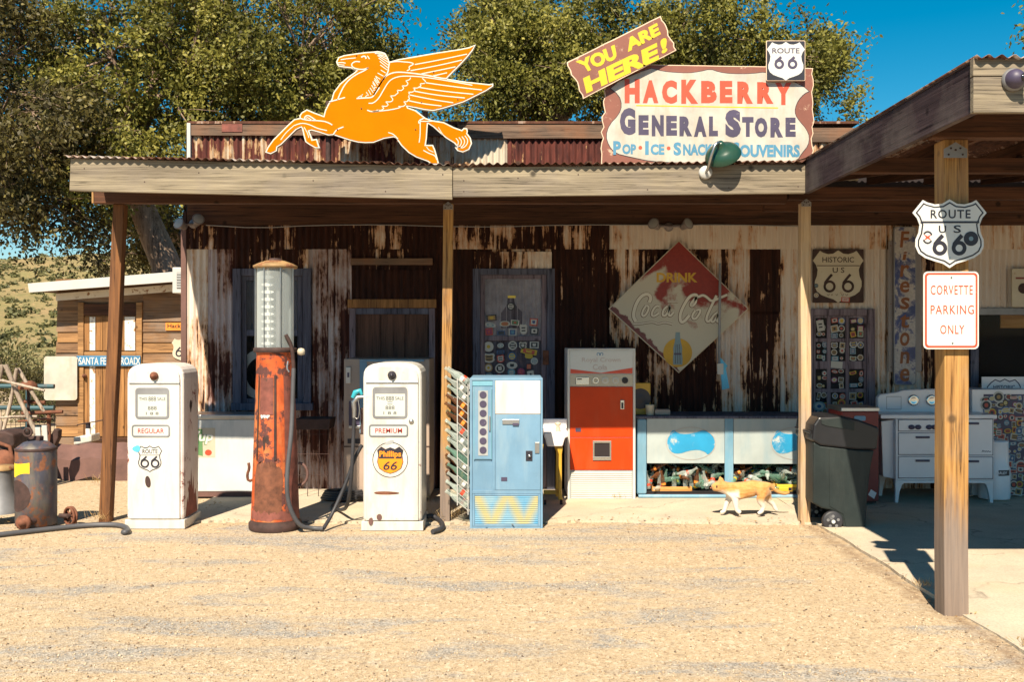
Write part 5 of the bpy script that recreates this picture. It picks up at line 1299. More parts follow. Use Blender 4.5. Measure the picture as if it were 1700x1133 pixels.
m = MB(); m.tube(smooth_pts([(hx,hy,PZ(694,hy)), (PX(586,hy),hy,PZ(740,hy)), (PX(584,hy),hy,PZ(785,hy)), (PX(578,hy+.1),hy+.1,.16), (PX(566,9.1),9.1,.04), gnd(548,846), gnd(560,838), gnd(590,834)],2), .016, 8); m.build('hose', 'rubber', nz)
m = MB(); m.tube(smooth_pts([(PX(708,8.7),8.7,.06), gnd(718,868,.06), gnd(730,870,.03), gnd(736,877,.022), gnd(732,884,.022), gnd(718,888,.022)],2), .021, 8)
tag(m.build('hose', 'rubber'), 'short black hose stub curling out beside the PREMIUM pump base', 'hose')
m = MB(); m.tube(smooth_pts([gnd(-30,896),gnd(30,889),gnd(90,882),gnd(150,876),gnd(190,875.5),gnd(206,878),gnd(213,884),gnd(210,889),gnd(204,888)],2), .022, 8)
tag(m.build('hose', 'rubber_grey'), 'long black hose lying on the gravel at the left', 'hose')
co = MB(); cx0, cy0 = PX(572,9.85), 9.85; pts = []
for i in range(70):
    a = i*.36; r_ = .20-.0006*i; pts.append((cx0+r_*1.15*math.cos(a), cy0+r_*.8*math.sin(a), .025+.0012*i))
co.tube(pts, .016, 7); tag(co.build('hose_coil', 'rubber'), 'coil of dark hose on the pavement behind the PREMIUM pump', 'hose')

# --- tall visible pump
VX, VYc = PX(457,8.48), 8.48
vp = thing('visible_pump', 'tall rusty orange fuel pump with glass cylinder and rusted skirt', 'fuel pump', (VX, VYc, 0))
def vz(v): return PZ(v, VYc)
m = MB(); m.lathe([(.215,0),(.222,.02),(.222,.055),(.205,.075),(.205,.085)], (VX,VYc,0), 36); m.build('base_ring', 'rust_dark', vp)
m = MB(); m.lathe([(.203,.085),(.198,.20),(.186,.55),(.172,.95),(.160,1.30),(.156,1.48),(.160,1.50)], (VX,VYc,0), 40); m.build('column', 'orange_paint', vp)
# rust hatch and rails on the column front follow its curve
def wrap(zs, a0, a1, off, mat, name, jag=0, seed=1):
    rg = random.Random(seed); mm = MB(); n = 14; vs = []
    prof = [(.085,.203),(.20,.198),(.55,.186),(.95,.172),(1.30,.160),(1.48,.156)]
    def rad(z):
        for (za, ra), (zb, rb) in zip(prof[:-1], prof[1:]):
            if za <= z <= zb: return ra+(rb-ra)*(z-za)/(zb-za)
        return .16
    rows = len(zs)
    for z, sc in zs:
        for i in range(n+1):
            c = (a0+a1)/2; a = R(c+(a0-c+(a1-a0)*i/n)*sc*(1+rg.uniform(-jag,jag)*.5)); r_ = rad(z)+off
            vs.append((VX+r_*math.sin(a), VYc-r_*math.cos(a), z+(rg.uniform(-jag,jag)*.12 if sc else 0)))
    mm.add(vs, [(j*(n+1)+i, j*(n+1)+i+1, (j+1)*(n+1)+i+1, (j+1)*(n+1)+i) for j in range(rows-1) for i in range(n)], 0, True)
    return mm.build(name, mat, vp)
wrap([(.155,.7),(.2,.95),(.30,1.0),(.42,1.0),(.50,.95),(.56,.80),(.585,.4)], -48, 30, .0012, 'rust', 'rusted_patch', .16, 4)
wrap([(.10,1.0),(.14,1.0),(.17,1)], -60, 50, .0012, 'rust_red', 'rusted_patch', .10, 9)
wrap([(.98,1),(1.1,1),(1.2,1),(1.29,1)], -34, 8, .004, 'rust_red', 'hatch_plate', 0, 2)
wrap([(.60,1),(.9,1),(1.2,1),(1.31,1)], -41, -36, .008, 'rust_dark', 'rail'); wrap([(.60,1),(.9,1),(1.2,1),(1.31,1)], 10, 16, .008, 'rust_dark', 'rail')
wrap([(.09,1),(.4,1),(.9,.95),(1.3,1)], 38, 95, .001, 'rust_red', 'rusted_patch', .06, 7)
wrap([(.74,.9),(.765,1),(.785,1),(.80,.8)], -22, -4, .0015, 'rust_dark', 'rusted_patch', .1, 12); wrap([(.68,.6),(.72,1),(.77,.8)], -20, -13, .0016, 'rust_dark', 'rusted_patch', .1, 13)
wrap([(.955,.8),(.97,1),(.98,1)], -30, -2, .0022, 'face_grey', 'paint_patch', .08, 15)
z1, z2 = 1.50, vz(446)
m = MB(); m.lathe([(.175,z1),(.182,z1+.012),(.182,z1+.035),(.165,z1+.042)], (VX,VYc,0), 36); m.build('collar', 'rust_dark', vp)
m = MB(); m.lathe([(.155,z1+.042),(.155,z2)], (VX,VYc,0), 40, close=False); gl = m.build('glass_cylinder', 'cylinder_glass', vp)
m = MB(); m.lathe([(.178,z2),(.186,z2+.008),(.186,z2+.022),(.15,z2+.04),(.08,z2+.065),(.0,z2+.072)], (VX,VYc,0), 36); cp = m.build('cap', 'rust_yellow', vp)
m = MB(); m.lathe([(.06,z2+.06),(.05,z2+.085),(.0,z2+.09)], (VX,VYc,0), 14); m.build('vent', 'rust_dark', vp)
for a in (-70, -20, 28, 75, 150, 210):
    m = MB(); x = VX+.166*math.sin(R(a)); y = VYc-.166*math.cos(R(a)); m.tube([(x,y,z1+.035),(x,y,z2+.005)], .005, 6); m.build('tie_rod', 'steel', vp)
m = MB(); x = VX-.055; y = VYc-.03; m.tube([(x,y,z1+.045),(x,y,z2)], .008, 8); m.build('gauge_stem', 'shoe_white', vp)
for i in range(10):
    z = z1+.075+i*.0625
    m = MB(); m.prism([(x-.052,z-.004),(x-.02,z-.014),(x+.02,z-.014),(x+.052,z-.004),(x+.052,z+.004),(x+.02,z+.014),(x-.02,z+.014),(x-.052,z+.004)], y-.016, y-.012); m.build('gallon_marker', 'shoe_white', vp)
m = MB(); m.tube([(VX+.03,VYc+.02,z1+.045),(VX+.03,VYc+.02,z2)], .03, 12); m.build('stand_pipe', 'steel_dull', vp)
# top hook, hose and cranks
hx0 = VX+.19
m = MB(); m.tube(smooth_pts([(PX(474,8.35),8.35,PZ(556,8.35)), (PX(480,8.35),8.35,PZ(566,8.35)), (PX(485,8.35),8.36,PZ(580,8.35)), (PX(487,8.36),8.37,PZ(612,8.36))],2), [.012]+[.017]*12, 8); m.build('hose_hook', 'rust_dark', vp)
m = MB(); m.lathe([(.0,-.03),(.03,-.02),(.034,.01),(.024,.03),(.0,.035)], (PX(500,8.45),8.45,PZ(585,8.45)), 14); m.build('valve_knob', 'cream', vp)
m = MB(); m.tube(smooth_pts([(PX(478,8.33),8.33,PZ(600,8.33)), (PX(476,8.32),8.32,PZ(612,8.32)), (PX(480,8.32),8.32,PZ(618,8.32))],1), .008, 6); m.build('latch', 'steel', vp)
m = MB(); m.tube(smooth_pts([(PX(487,8.36),8.37,PZ(612,8.36)), (PX(486,8.34),8.34,PZ(660,8.34)), (PX(484,8.30),8.30,PZ(720,8.30)), (PX(477,8.26),8.26,PZ(780,8.26)), (PX(476,8.24),8.24,PZ(820,8.24)), (PX(483,8.25),8.25,PZ(850,8.25)), (PX(498,8.28),8.28,.05), gnd(518,882,.022), gnd(537,883,.022)],2), .019, 9); m.build('hose', 'rubber_grey', vp)
m = MB(); m.tube(smooth_pts([gnd(537,883,.022), (PX(552,8.5),8.5,.12), (PX(575,8.55),8.55,.38), (PX(588,8.56),8.56,.58), (PX(601,8.56),8.56,.70)],2), .016, 8); m.build('hose', 'rubber', vp)
m = MB(); m.tube(smooth_pts([(VX-.17,VYc,.42), (VX-.225,VYc-.02,.40), (VX-.235,VYc-.02,.46), (VX-.215,VYc-.02,.51), (VX-.222,VYc-.02,.56)],1), .012, 8); m.build('crank', 'rust', vp)
m = MB(); m.tube([(VX+.20+.075*math.cos(R(a)), VYc, .46+.095*math.sin(R(a))) for a in range(-100, 101, 12)], .012, 8); m.build('ring_handle', 'rust_sheet', vp)

# ------------------------------------------------------------------ vending machines
BY_ = 8.49
bm = thing('vending_machine', 'pale blue upright vending machine with white panel and striped grille', 'vending machine', (PX(840,BY_), BY_+.3, 0))
x0, x1 = PX(780,BY_), PX(901,BY_); zt = PZ(628,BY_)
m = MB(); m.box(x0, x1, BY_+.012, BY_+.60, .05, zt); m.build('cabinet', 'blue_paint', bm, .008)
m = MB(); m.box(x0+.02, x1-.02, BY_+.03, BY_+.58, 0, .052); m.build('plinth', 'rust_dark', bm)
m = MB(); fr = [(780,901,628,632),(780,784,632.2,879),(897.5,901,632.2,879),(784.2,897.3,815,820.5),(784.2,897.3,875,879),(818,822,632.2,814.8)]
for a in fr: m.pbox(*a, BY_, BY_+.0118)
m.build('face_frame', 'blue_paint', bm, .002)
m = MB(); m.pbox(822.3, 897.2, 632.5, 688, BY_-.004, BY_+.011); m.build('white_panel', 'white_enamel', bm, .004)
m = MB(); m.pbox(822.3, 897.2, 689, 814.6, BY_-.003, BY_+.011); dr = m.build('door', 'blue_paint', bm, .004)
m = MB(); m.pbox(784.3, 817.8, 633, 641, BY_+.006, BY_+.0115); m.build('dark_slot', 'blue_paint_dark', bm)
m = MB(); m.pbox(787, 815.5, 643, 763, BY_-.003, BY_+.011); m.build('bottle_door', 'blue_paint', bm, .003)
m = MB(); m.ribbon([(PX(a,BY_), PZ(b,BY_)) for a, b in ((787,643),(787,763),(815.5,763),(815.5,643))], .007, BY_-.006, closed=True); m.build('door_trim', 'blue_paint_dark', bm)
m = MB(); m.pbox(794, 810, 649, 757, BY_-.006, BY_-.0035); m.build('bottle_window', 'vent_grey', bm)
for i in range(7):
    m = MB(); disc(m, PX(802,BY_), PZ(656+15.3*i,BY_), .030, BY_-.0062, .004); m.build('bottle_port', 'ink_blue', bm)
m = MB(); m.pbox(811.5, 814, 691, 716, BY_-.018, BY_-.004); m.build('pull_handle', 'steel_dull', bm, .003)
m = MB(); m.pbox(834, 862, 697, 705, BY_-.012, BY_-.0035); m.build('coin_plate', 'steel', dr, .002)
m = MB(); m.pbox(851, 861, 703, 707, BY_-.016, BY_-.0125); m.build('coin_slot', 'ink_blue', dr)
m = MB(); m.pbox(888, 895.5, 735, 753, BY_-.012, BY_-.0035); m.build('lock_plate', 'steel', dr, .002)
m = MB(); m.pbox(873, 884, 749, 766, BY_-.008, BY_-.0035); m.build('coin_return', 'ink', dr, .002)
m = MB(); m.lathe([(.012,0),(.014,.012),(.008,.02),(.0,.021)], (PX(879,BY_), BY_-.008, PZ(757,BY_)), 12, M=Matrix.Rotation(R(90),4,'X')); m.build('button', 'chrome', dr)
m = MB(); m.pbox(832, 842, 793, 799.5, BY_-.006, BY_-.0035); m.build('name_tag', 'ink_blue', dr)
def grille_mat():
    t = NT('grille_print'); p = t.pos(); x = t.sep(p, 0); z = t.sep(p, 2)
    # big yellow zigzag letters faded over pale blue
    xa = t.math('MULTIPLY', t.math('SUBTRACT', x, PX(789,BY_)), 1/(.60*.46)); tri = t.math('PINGPONG', xa, .5); zz = t.math('MULTIPLY', t.math('SUBTRACT', z, PZ(874,BY_)), 1/.285)
    d = t.math('ABSOLUTE', t.math('SUBTRACT', t.math('MULTIPLY', tri, 2.0), t.math('SUBTRACT', 1.0, zz)))
    k = t.ramp(d, [(.10, 1), (.55, 0)]); n = t.noise(p, 5, 4)
    col = t.mix(t.ramp(n, [(.4,0),(.65,.8)]), (.10,.33,.55), (.30,.45,.52)); col = t.mix(t.math('MULTIPLY', k, .72), col, (.58,.44,.10)); t.set(col, .5, 0, .3)
grille_mat()
m = MB(); m.pbox(784.3, 897.2, 820.7, 874.8, BY_+.008, BY_+.0118); m.build('grille_back', 'blue_paint_dark', bm)
m = MB()
for a in ((784.4,788,821,874.6),(893.5,897.1,821,874.6),(788.2,893.3,821,824),(788.2,893.3,871,874.6)): m.pbox(*a, BY_-.004, BY_+.0078)
m.build('grille_frame', 'blue_paint', bm, .002)
for i in range(13):
    v = 824.6+i*3.58; m = MB(); m.pbox(788.4, 893.1, v, v+2.6, BY_-.002, BY_+.006); m.build('louvre', 'grille_print', bm)

# bottle profile shared by rack and cooler
BOT = [(.0,.0),(.026,.002),(.030,.012),(.030,.06),(.0275,.085),(.031,.11),(.026,.135),(.016,.165),(.0125,.195),(.0125,.215),(.0145,.218),(.0145,.232),(.010,.233)]
def bottle_mesh(name, mat, band, cap=None):
    m = MB(); m.lathe(BOT, (0,0,0), 10, 0, close=False)
    m.lathe([(.0308,.045),(.0308,.075)], (0,0,0), 10, 1, close=False) if band else None
    me = bpy.data.meshes.new(name); me.from_pydata(m.v, [], m.f); me.materials.append(M[mat]); me.materials.append(M[band or mat])
    me.polygons.foreach_set('material_index', m.m); me.polygons.foreach_set('use_smooth', m.sm); me.update(); return me
BMS = [bottle_mesh('bottle','bottle_clear','red_print'), bottle_mesh('bottle','bottle_green',None), bottle_mesh('bottle','bottle_clear','sign_clean'), bottle_mesh('bottle','bottle_brown','tag_orange'), bottle_mesh('bottle','bottle_clear',None), bottle_mesh('bottle','bottle_green','letter_yellow')]
def put_bottle(me, loc, rot, label, group):
    o = bpy.data.objects.new('bottle', me); COL.objects.link(o); o.location = loc; o.rotation_euler = rot; tag(o, label, 'bottle', group); return o
# --- wire rack with bottles left of the blue machine
rk = thing('bottle_rack', 'tall white wire rack fixed to the left side of the blue machine', 'rack', (PX(764,8.75), 8.72, 0))
RX0, RX1, RYa, RYb = PX(754,8.60), PX(779,8.60)-.008, 8.56, 8.86
zb, zt_ = PZ(850,8.60), PZ(628,8.60)
for y in (RYa, RYb):
    m = MB(); m.tube([(RX0+.03,y,zb+.06),(RX0+.03,y,zt_)], .005, 6); m.build('upright', 'white_trim', rk)
    m = MB(); m.tube([(RX1,y,zb-.02),(RX1,y,zt_-.05)], .005, 6); m.build('upright', 'white_trim', rk)
nrow = 15; RKR = random.Random(4)
ORD = 'first second third fourth fifth sixth seventh eighth ninth tenth eleventh twelfth thirteenth fourteenth fifteenth'.split()
for i in range(nrow):
    z = zb+.06+(zt_-zb-.10)*i/(nrow-1)
    for y in (RYa, RYb):
        m = MB(); m.tube([(RX0+.03,y,z+.035),(RX1,y,z-.045)], .003, 5); m.build('shelf_wire', 'white_trim', rk)
    m = MB(); m.tube([(RX0+.03,RYa,z+.035),(RX0+.03,RYb,z+.035)], .003, 5); m.build('shelf_wire', 'white_trim', rk)
    for j in range(2):
        y = RYa+.04+j*.08
        d = Vector((-.60,0,.42)).normalized(); q = d.to_track_quat('Z','Y').to_euler()
        base = Vector((RX1+.004, y, z-.010)) - Vector((0,0,.0))
        base += Vector((RKR.uniform(-.018,.012), 0, RKR.uniform(-.006,.006)))
        put_bottle(RKR.choice((BMS[0],BMS[1],BMS[2],BMS[4],BMS[4],BMS[3])), base, q, '%s bottle tilted in the wire rack, %s' % (('front','rear')[j], 'top row' if i == nrow-1 else 'bottom row' if i == 0 else '%s row from the top' % ORD[nrow-1-i]), 'bottles in the wire rack')

# --- red and white cola machine
RY = 9.90
rc = thing('vending_machine', 'red and orange upright cola machine with cream sign and white grille', 'vending machine', (PX(998,RY), RY+.3, 0))
x0, x1 = PX(942,RY), PX(1055,RY)
m = MB(); m.box(x0, x1, RY+.014, RY+.56, .03, PZ(579,RY)); m.build('cabinet', 'white_shade', rc, .008)
m = MB(); m.box(x0+.02, x1-.02, RY+.04, RY+.5, .016, .031); m.build('feet', 'rust_dark', rc)
m = MB()
for a in ((942,946,582.2,831),(1051,1055,582.2,831),(942,1055,579,582)): m.pbox(*a, RY, RY+.0135)
m.build('side_trim', 'white_enamel', rc, .003)
m = MB(); m.pbox(946.3, 1050.7, 582.4, 621, RY-.002, RY+.013); hd = m.build('sign_panel', 'sign_clean', rc, .002)
m = MB(); m.prism(pp([(947,613),(998,619.5),(1050,611),(1050,620.5),(947,620.5)], RY), RY-.0032, RY-.0022); m.build('red_chevron', 'red_print', hd)
m = MB(); put_text(m, 'Royal Crown', PX(966,RY), PX(1030,RY), PZ(603.5,RY), PZ(594,RY), RY-.0032, bold=.006); put_text(m, 'Cola', PX(984,RY), PX(1008,RY), PZ(614.5,RY), PZ(605.5,RY), RY-.0034, bold=.006); m.build('lettering', 'cola_grey', hd)
m = MB(); cx, cz = PX(996,RY), PZ(588.5,RY)
for dx in (-.016, .016): m.ribbon([(cx+dx+.014*math.cos(R(a)), cz+.014*math.sin(R(a))) for a in range(-60,241,30)], .006, RY-.0034)
m.build('crown_emblem', 'blue_sign', hd)
m = MB(); m.pbox(946.3, 1050.7, 622, 641.5, RY-.002, RY+.013); cp_ = m.build('control_panel', 'cream', rc, .002)
m = MB(); m.pbox(956, 978, 627, 639, RY-.008, RY-.0024); m.build('coin_unit', 'chrome', cp_, .002)
m = MB(); m.pbox(958, 966, 629, 631, RY-.0095, RY-.0082); m.build('coin_slot', 'ink', cp_)
for u, mt in ((989,'chrome'),(1005,'steel'),(1022,'steel'),(1037.5,'ink')):
    m = MB(); disc(m, PX(u,RY), PZ(632,RY), .032, RY-.0024, .004); m.build('button_ring', mt, cp_)
    m = MB(); disc(m, PX(u,RY), PZ(632,RY), .022, RY-.0066, .006); m.build('button', 'cream' if mt != 'ink' else 'lens', cp_)
m = MB(); m.pbox(946.3, 1050.7, 642.5, 726.5, RY-.003, RY+.013); dd = m.build('door', 'rc_red', rc, .003)
m = MB(); m.pbox(1030, 1036.5, 665, 680, RY-.012, RY-.0034); m.build('lock_plate', 'chrome', dd, .002)
m = MB(); m.pbox(1031.5, 1035, 669, 679, RY-.014, RY-.0122); m.build('lock', 'ink', dd)
m = MB(); m.pbox(955.5, 964.5, 711, 717.5, RY-.006, RY-.0034); m.build('name_tag', 'ink_blue', dd)
m = MB(); m.pbox(946.3, 1050.7, 727.6, 781, RY-.002, RY+.013); lw = m.build('lower_panel', 'rc_red', rc, .003)
m = MB()
for a in ((984,1015,732.5,736),(984,987,736.2,758.8),(1012,1015,736.2,758.8),(984,1015,759,765)): m.pbox(*a, RY-.014, RY-.0024)
ds = m.build('delivery_frame', 'chrome', lw, .002)
m = MB(); m.pbox(987.2, 1011.8, 736.2, 758.8, RY-.006, RY-.0024); m.build('delivery_flap', 'interior_dark', ds)
m = MB(); m.pbox(946.3, 1050.7, 782, 830, RY+.004, RY+.013); m.build('grille_back', 'vent_grey', rc)
for i in range(13):
    v = 784+i*3.5; m = MB(); m.pbox(948.5, 1048.5, v, v+2.4, RY-.004, RY+.0035); m.build('louvre', 'grille', rc)
m = MB(); m.pbox(946.4, 1050.6, 829.4, 832, RY-.004, RY+.0038); m.build('bottom_trim', 'rc_red', rc)

# --- tan machine behind the premium pump
TY = 9.85
tm = thing('vending_machine', 'tan dispensing machine with pale blue trim behind the PREMIUM pump', 'vending machine', (PX(642,TY), TY+.3, 0))
m = MB(); m.box(PX(571,TY), PX(713,TY), TY, TY+.58, .03, PZ(596,TY)); m.build('cabinet', 'tan_paint', tm, .01)
m = MB(); m.pbox(597, 704, 597.5, 601, TY-.012, TY-.0005); m.build('top_trim', 'blue_paint', tm, .002)
m = MB(); m.pbox(597, 609, 601.2, 720, TY-.012, TY-.0005); m.build('side_trim', 'blue_paint', tm, .002)
m = MB(); m.pbox(574, 582, 610, 637, TY-.012, TY-.0005); m.build('handle_plate', 'steel', tm, .002)
m = MB(); m.pbox(576.5, 579.5, 619, 627, TY-.02, TY-.0125); m.build('handle', 'ink_blue', tm)
m = MB(); m.pbox(579, 598, 667, 707, TY-.012, TY-.0005); m.build('coin_box', 'ink_blue', tm, .003)
m = MB(); m.pbox(579, 598, 707.5, 712, TY-.02, TY-.0005); m.build('coin_tray', 'steel', tm, .002)
m = MB(); m.pbox(577, 598, 729, 737, TY-.004, TY-.0005); m.build('slot', 'ink', tm)
m = MB(); m.pbox(571.2, 712.8, 741, 743, TY-.003, TY-.0005); m.build('seam', 'rust_dark', tm)

# ------------------------------------------------------------------ blue cooler with bottles
KY = 9.95
ck = thing('display_cooler', 'long pale blue open fronted cooler with faded ovals, full of bottles', 'cooler', (PX(1200,KY), KY+.3, 0))
x0, x1 = PX(1058,KY), PX(1347,KY); zt = PZ(691,KY); D_ = .55
m = MB(); m.prism(rrect(x0+.02, x1, .0, .05, .004), KY+.02, KY+D_); m.build('skid', 'rust_red', ck)
m = MB(); m.box(x0, x0+.028, KY+.01, KY+D_, .05, zt-.03); m.build('end_wall', 'cooler_blue', ck, .008)
m = MB(); m.box(x1-.028, x1, KY+.01, KY+D_, .05, zt-.03); m.build('end_wall', 'cooler_blue', ck, .008)
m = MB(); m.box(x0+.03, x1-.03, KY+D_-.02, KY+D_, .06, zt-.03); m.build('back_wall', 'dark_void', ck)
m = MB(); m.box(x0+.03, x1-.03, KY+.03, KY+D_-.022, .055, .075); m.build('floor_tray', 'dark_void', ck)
m = MB(); m.box(x0-.01, x1+.01, KY-.008, KY+D_+.01, zt-.03, zt); m.build('lid', 'blue_frame', ck, .008)
m = MB(); m.pbox(1074, 1203, 694.5, 770, KY+.002, KY+.03); pa = m.build('front_panel', 'cooler_pale', ck, .004)
m = MB(); m.pbox(1218, 1345, 694.5, 771, KY+.002, KY+.03); pb = m.build('front_panel', 'cooler_pale', ck, .004)
m = MB(); m.prism(rrect(x0, PX(1073.6,KY), .055, zt-.032, .02), KY-.004, KY+.03); m.build('corner_post', 'cooler_blue', ck, .012)
m = MB(); m.pbox(1203.4, 1217.6, 694.5, 824, KY-.002, KY+.03); m.build('centre_post', 'cooler_blue', ck, .004)
m = MB(); m.tube([(PX(1060,KY),KY+.01,PZ(825,KY)), (x1-.005,KY+.01,PZ(825,KY))], .021, 10); m.build('bottom_lip', 'cooler_blue', ck)
def oval(par, uc, vc, mir):
    cx, cz = PX(uc,KY), PZ(vc,KY); k = KY/F
    m = MB(); m.ribbon(circ(cx, cz, 41*k, 27*k, 36)[::-1], .0035, KY-.0008, closed=True); m.build('oval_line', 'tan_paint', par)
    pts = [(-40,-2),(-36,-14),(-29,-24),(-22,-17),(-8,-15),(8,-18),(22,-23),(32,-17),(39,-8),(40,3),(36,12),(28,19),(24,14),(12,10),(-4,12),(-18,17),(-30,16),(-37,8)]
    m = MB(); m.prism([(cx+a*k, cz-b*k) for a, b in smooth_pts(pts,1,True)], KY-.0006, KY+.0018); m.build('blue_swash', 'letter_sky', par)
oval(pa, 1147, 737, 1); oval(pb, 1321, 737, 1)
def crate(label, u0, u1, v0, v1, Y, d, mat, word=None):
    t = thing('crate', label, 'crate', (PX((u0+u1)/2,Y), Y+d/2, PZ(v1,Y)))
    x0, x1, z0, z1 = PX(u0,Y), PX(u1,Y), PZ(v1,Y), PZ(v0,Y)
    m = MB(); m.box(x0, x1, Y, Y+.012, z0, z1); fr = m.build('front_slat', mat, t, .002)
    m = MB(); m.box(x0, x1, Y+d-.012, Y+d, z0, z1); m.build('back_slat', mat, t)
    for a, b in ((x0, x0+.012), (x1-.012, x1)):
        m = MB(); m.box(a, b, Y+.0125, Y+d-.0125, z0, z1); m.build('end_slat', mat, t)
    m = MB(); m.box(x0+.013, x1-.013, Y+.013, Y+d-.013, z0, z0+.01); m.build('bottom_slat', mat, t)
    if word:
        m = MB(); put_text(m, word, x0+(x1-x0)*.38, x0+(x1-x0)*.72, z0+(z1-z0)*.35, z0+(z1-z0)*.72, Y-.001, bold=.05); m.build('lettering', 'ink', t)
crate('orange wooden bottle crate in the left cooler bay', 1083, 1149, 809, 823, KY+.06, .28, 'crate_wood')
crate('yellow wooden crate with dark stencil in the right cooler bay', 1290, 1340, 805, 823, KY+.05, .28, 'crate_yellow', 'EJ')
crate('orange red crate behind the cat in the right cooler bay', 1222, 1287, 804, 823, KY+.07, .28, 'crate_wood')
rr = random.Random(21); nb = 0
for bay, (ua, ub) in enumerate(((1078,1200),(1221,1338))):
    n = 110 if bay == 0 else 96
    for i in range(n):
        lay = i/n
        u = rr.uniform(ua+2, ub-2); y = KY+.07+rr.random()*.34; z = .085+lay*.19+rr.uniform(-.01,.03)
        mode = rr.random()
        if bay == 0 and mode < .55: rot = (R(rr.uniform(-18,18)), R(rr.uniform(-18,18)), rr.uniform(0,6)); z = .085+lay*.07
        else: rot = (R(rr.uniform(55,110)), 0, R(rr.uniform(-80,80))) if rr.random() < .6 else (R(rr.uniform(60,95)), 0, R(90*rr.choice((-1,1))+rr.uniform(-30,30)))
        x = min(max(PX(u, KY)*(y/KY)*.985, x0+.10), x1-.12)
        bi = rr.randrange(6)
        ob_ = put_bottle(BMS[bi], (x, y, z), rot, '%s in the %s bay of the blue cooler' % (('clear bottle with red band','plain green bottle','clear bottle with white label','brown bottle with orange band','plain clear bottle','green bottle with yellow band')[bi], 'left' if bay == 0 else 'right'), 'bottles piled in the blue cooler'); ob_.scale = (.80, .80, .80)
# things standing on the cooler
Yt = KY+.18
sp = thing('speaker', 'yellow framed round speaker standing on the cooler behind the cola machine', 'speaker', (PX(1066,Yt), Yt, zt))
m = MB(); m.box(PX(1046,Yt), PX(1080,Yt), Yt, Yt+.12, zt, zt+.32); m.build('box', 'yellow_paint', sp, .006)
m = MB(); m.lathe([(.105,0),(.11,-.006),(.10,-.008),(.05,.0),(.0,.004)], (PX(1063,Yt), Yt-.001, zt+.16), 28, M=Matrix.Rotation(R(-90),4,'X') @ Matrix.Scale(-1,4,(0,0,1))); m.build('cone', 'ink', sp)
m = MB(); m.lathe([(.035,0),(.040,.01),(.046,.10),(.048,.105),(.042,.105),(.036,.012),(.0,.012)], (PX(1079,KY+.10), KY+.10, zt), 18); tag(m.build('cup', 'cream'), 'small cream cup on the blue cooler lid', 'cup')
m = MB(); m.prism(rrect(PX(1087,KY+.1), PX(1113,KY+.1), zt, zt+.055, .012), KY+.10, KY+.24); tag(m.build('tray', 'tan_paint', None, .006), 'low tan dish on the cooler lid beside the cup', 'dish')

# ------------------------------------------------------------------ sink on yellow leg
SYk = 9.55
sk = thing('sink', 'white enamel sink on a yellow stand between the vending machines', 'sink', (PX(922,SYk), SYk+.15, 0))
m = MB(); m.prism([(PX(a,SYk), PZ(b,SYk)) for a, b in ((903,718),(944,718),(944,726),(938,728),(934,742),(908,742),(905,728),(903,726))], SYk, SYk+.32); m.build('basin', 'white_shade', sk, .012)
m = MB(); m.box(PX(903,SYk), PX(944,SYk), SYk+.30, SYk+.34, PZ(718,SYk), PZ(700,SYk)); m.build('splash_back', 'white_shade', sk, .008)
m = MB(); m.lathe([(.02,0),(.024,.03),(.014,.05),(.028,.065),(.028,.085),(.0,.09)], (PX(927,SYk), SYk+.08, PZ(718,SYk)), 14); m.build('tap', 'cream', sk)
for u, dy in ((929,.03),(926,.24),(898,.24)):
    m = MB(); m.prism([(PX(a,SYk), PZ(b,SYk)) for a, b in ((u-5,743),(u+6,743),(u+4,756),(u+4,822),(u+6,832),(u-2,832),(u-1,756))], SYk+dy, SYk+dy+.04); m.build('leg', 'yellow_paint', sk, .006)
m = MB(); m.box(PX(903,SYk), PX(934,SYk), SYk+.10, SYk+.13, .10, .14); m.build('stretcher', 'yellow_paint', sk, .004)
for u in (905, 932):
    m = MB(); m.lathe([(.028,-.012),(.03,0),(.028,.012)], (PX(u,SYk), SYk+.03, .03), 14, M=Matrix.Rotation(R(90),4,'Y')); m.build('castor', 'rust_dark', sk)

# ------------------------------------------------------------------ white chest with soda logo, tray on wire stand
CYc = 10.02
ch = thing('chest_cooler', 'white chest cooler with faded soda logo and chrome rim behind the REGULAR pump', 'cooler', (PX(345,CYc), CYc+.2, 0))
x0, x1 = PX(262,CYc), PX(430,CYc)
m = MB(); m.box(x0, x1, CYc, CYc+.42, .07, PZ(697,CYc)); m.build('body', 'white_worn', ch, .006)
m = MB(); m.box(x0-.01, x1+.01, CYc-.012, CYc+.43, PZ(697,CYc)+.001, PZ(689,CYc)); m.build('rim', 'steel', ch, .008)
m = MB(); m.box(x0+.01, x1-.01, CYc+.006, CYc+.40, .016, .069); m.build('plinth', 'rust_sheet', ch)
m = MB(); m.pbox(316, 357, 711, 760, CYc-.0022, CYc-.0004); lg = m.build('logo_plate', 'cream', ch)
m = MB(); m.prism(pp([(326,755),(326,713),(336,713),(337,758)], CYc), CYc-.0034, CYc-.0024); m.build('green_patch', 'green_print', lg)
m = MB(); put_text(m, '7up', PX(318,CYc), PX(354,CYc), PZ(738,CYc), PZ(716,CYc), CYc-.0046, bold=.03, shear=.2); m.build('lettering', 'sign_clean', lg)
m = MB(); put_text(m, '7up', PX(317,CYc), PX(353,CYc), PZ(739,CYc), PZ(717,CYc), CYc-.0042, bold=.05, shear=.2); m.build('lettering', 'green_print', lg)
m = MB(); m.prism(circ(PX(346,CYc), PZ(752,CYc), .035, .03, 16), CYc-.0034, CYc-.0024); m.build('red_dot', 'red_print', lg)
TYr = 10.0
tr_ = thing('tray_stand', 'dark metal tray on a wire stand right of the orange pump', 'stand', (PX(519,TYr), TYr+.15, 0))
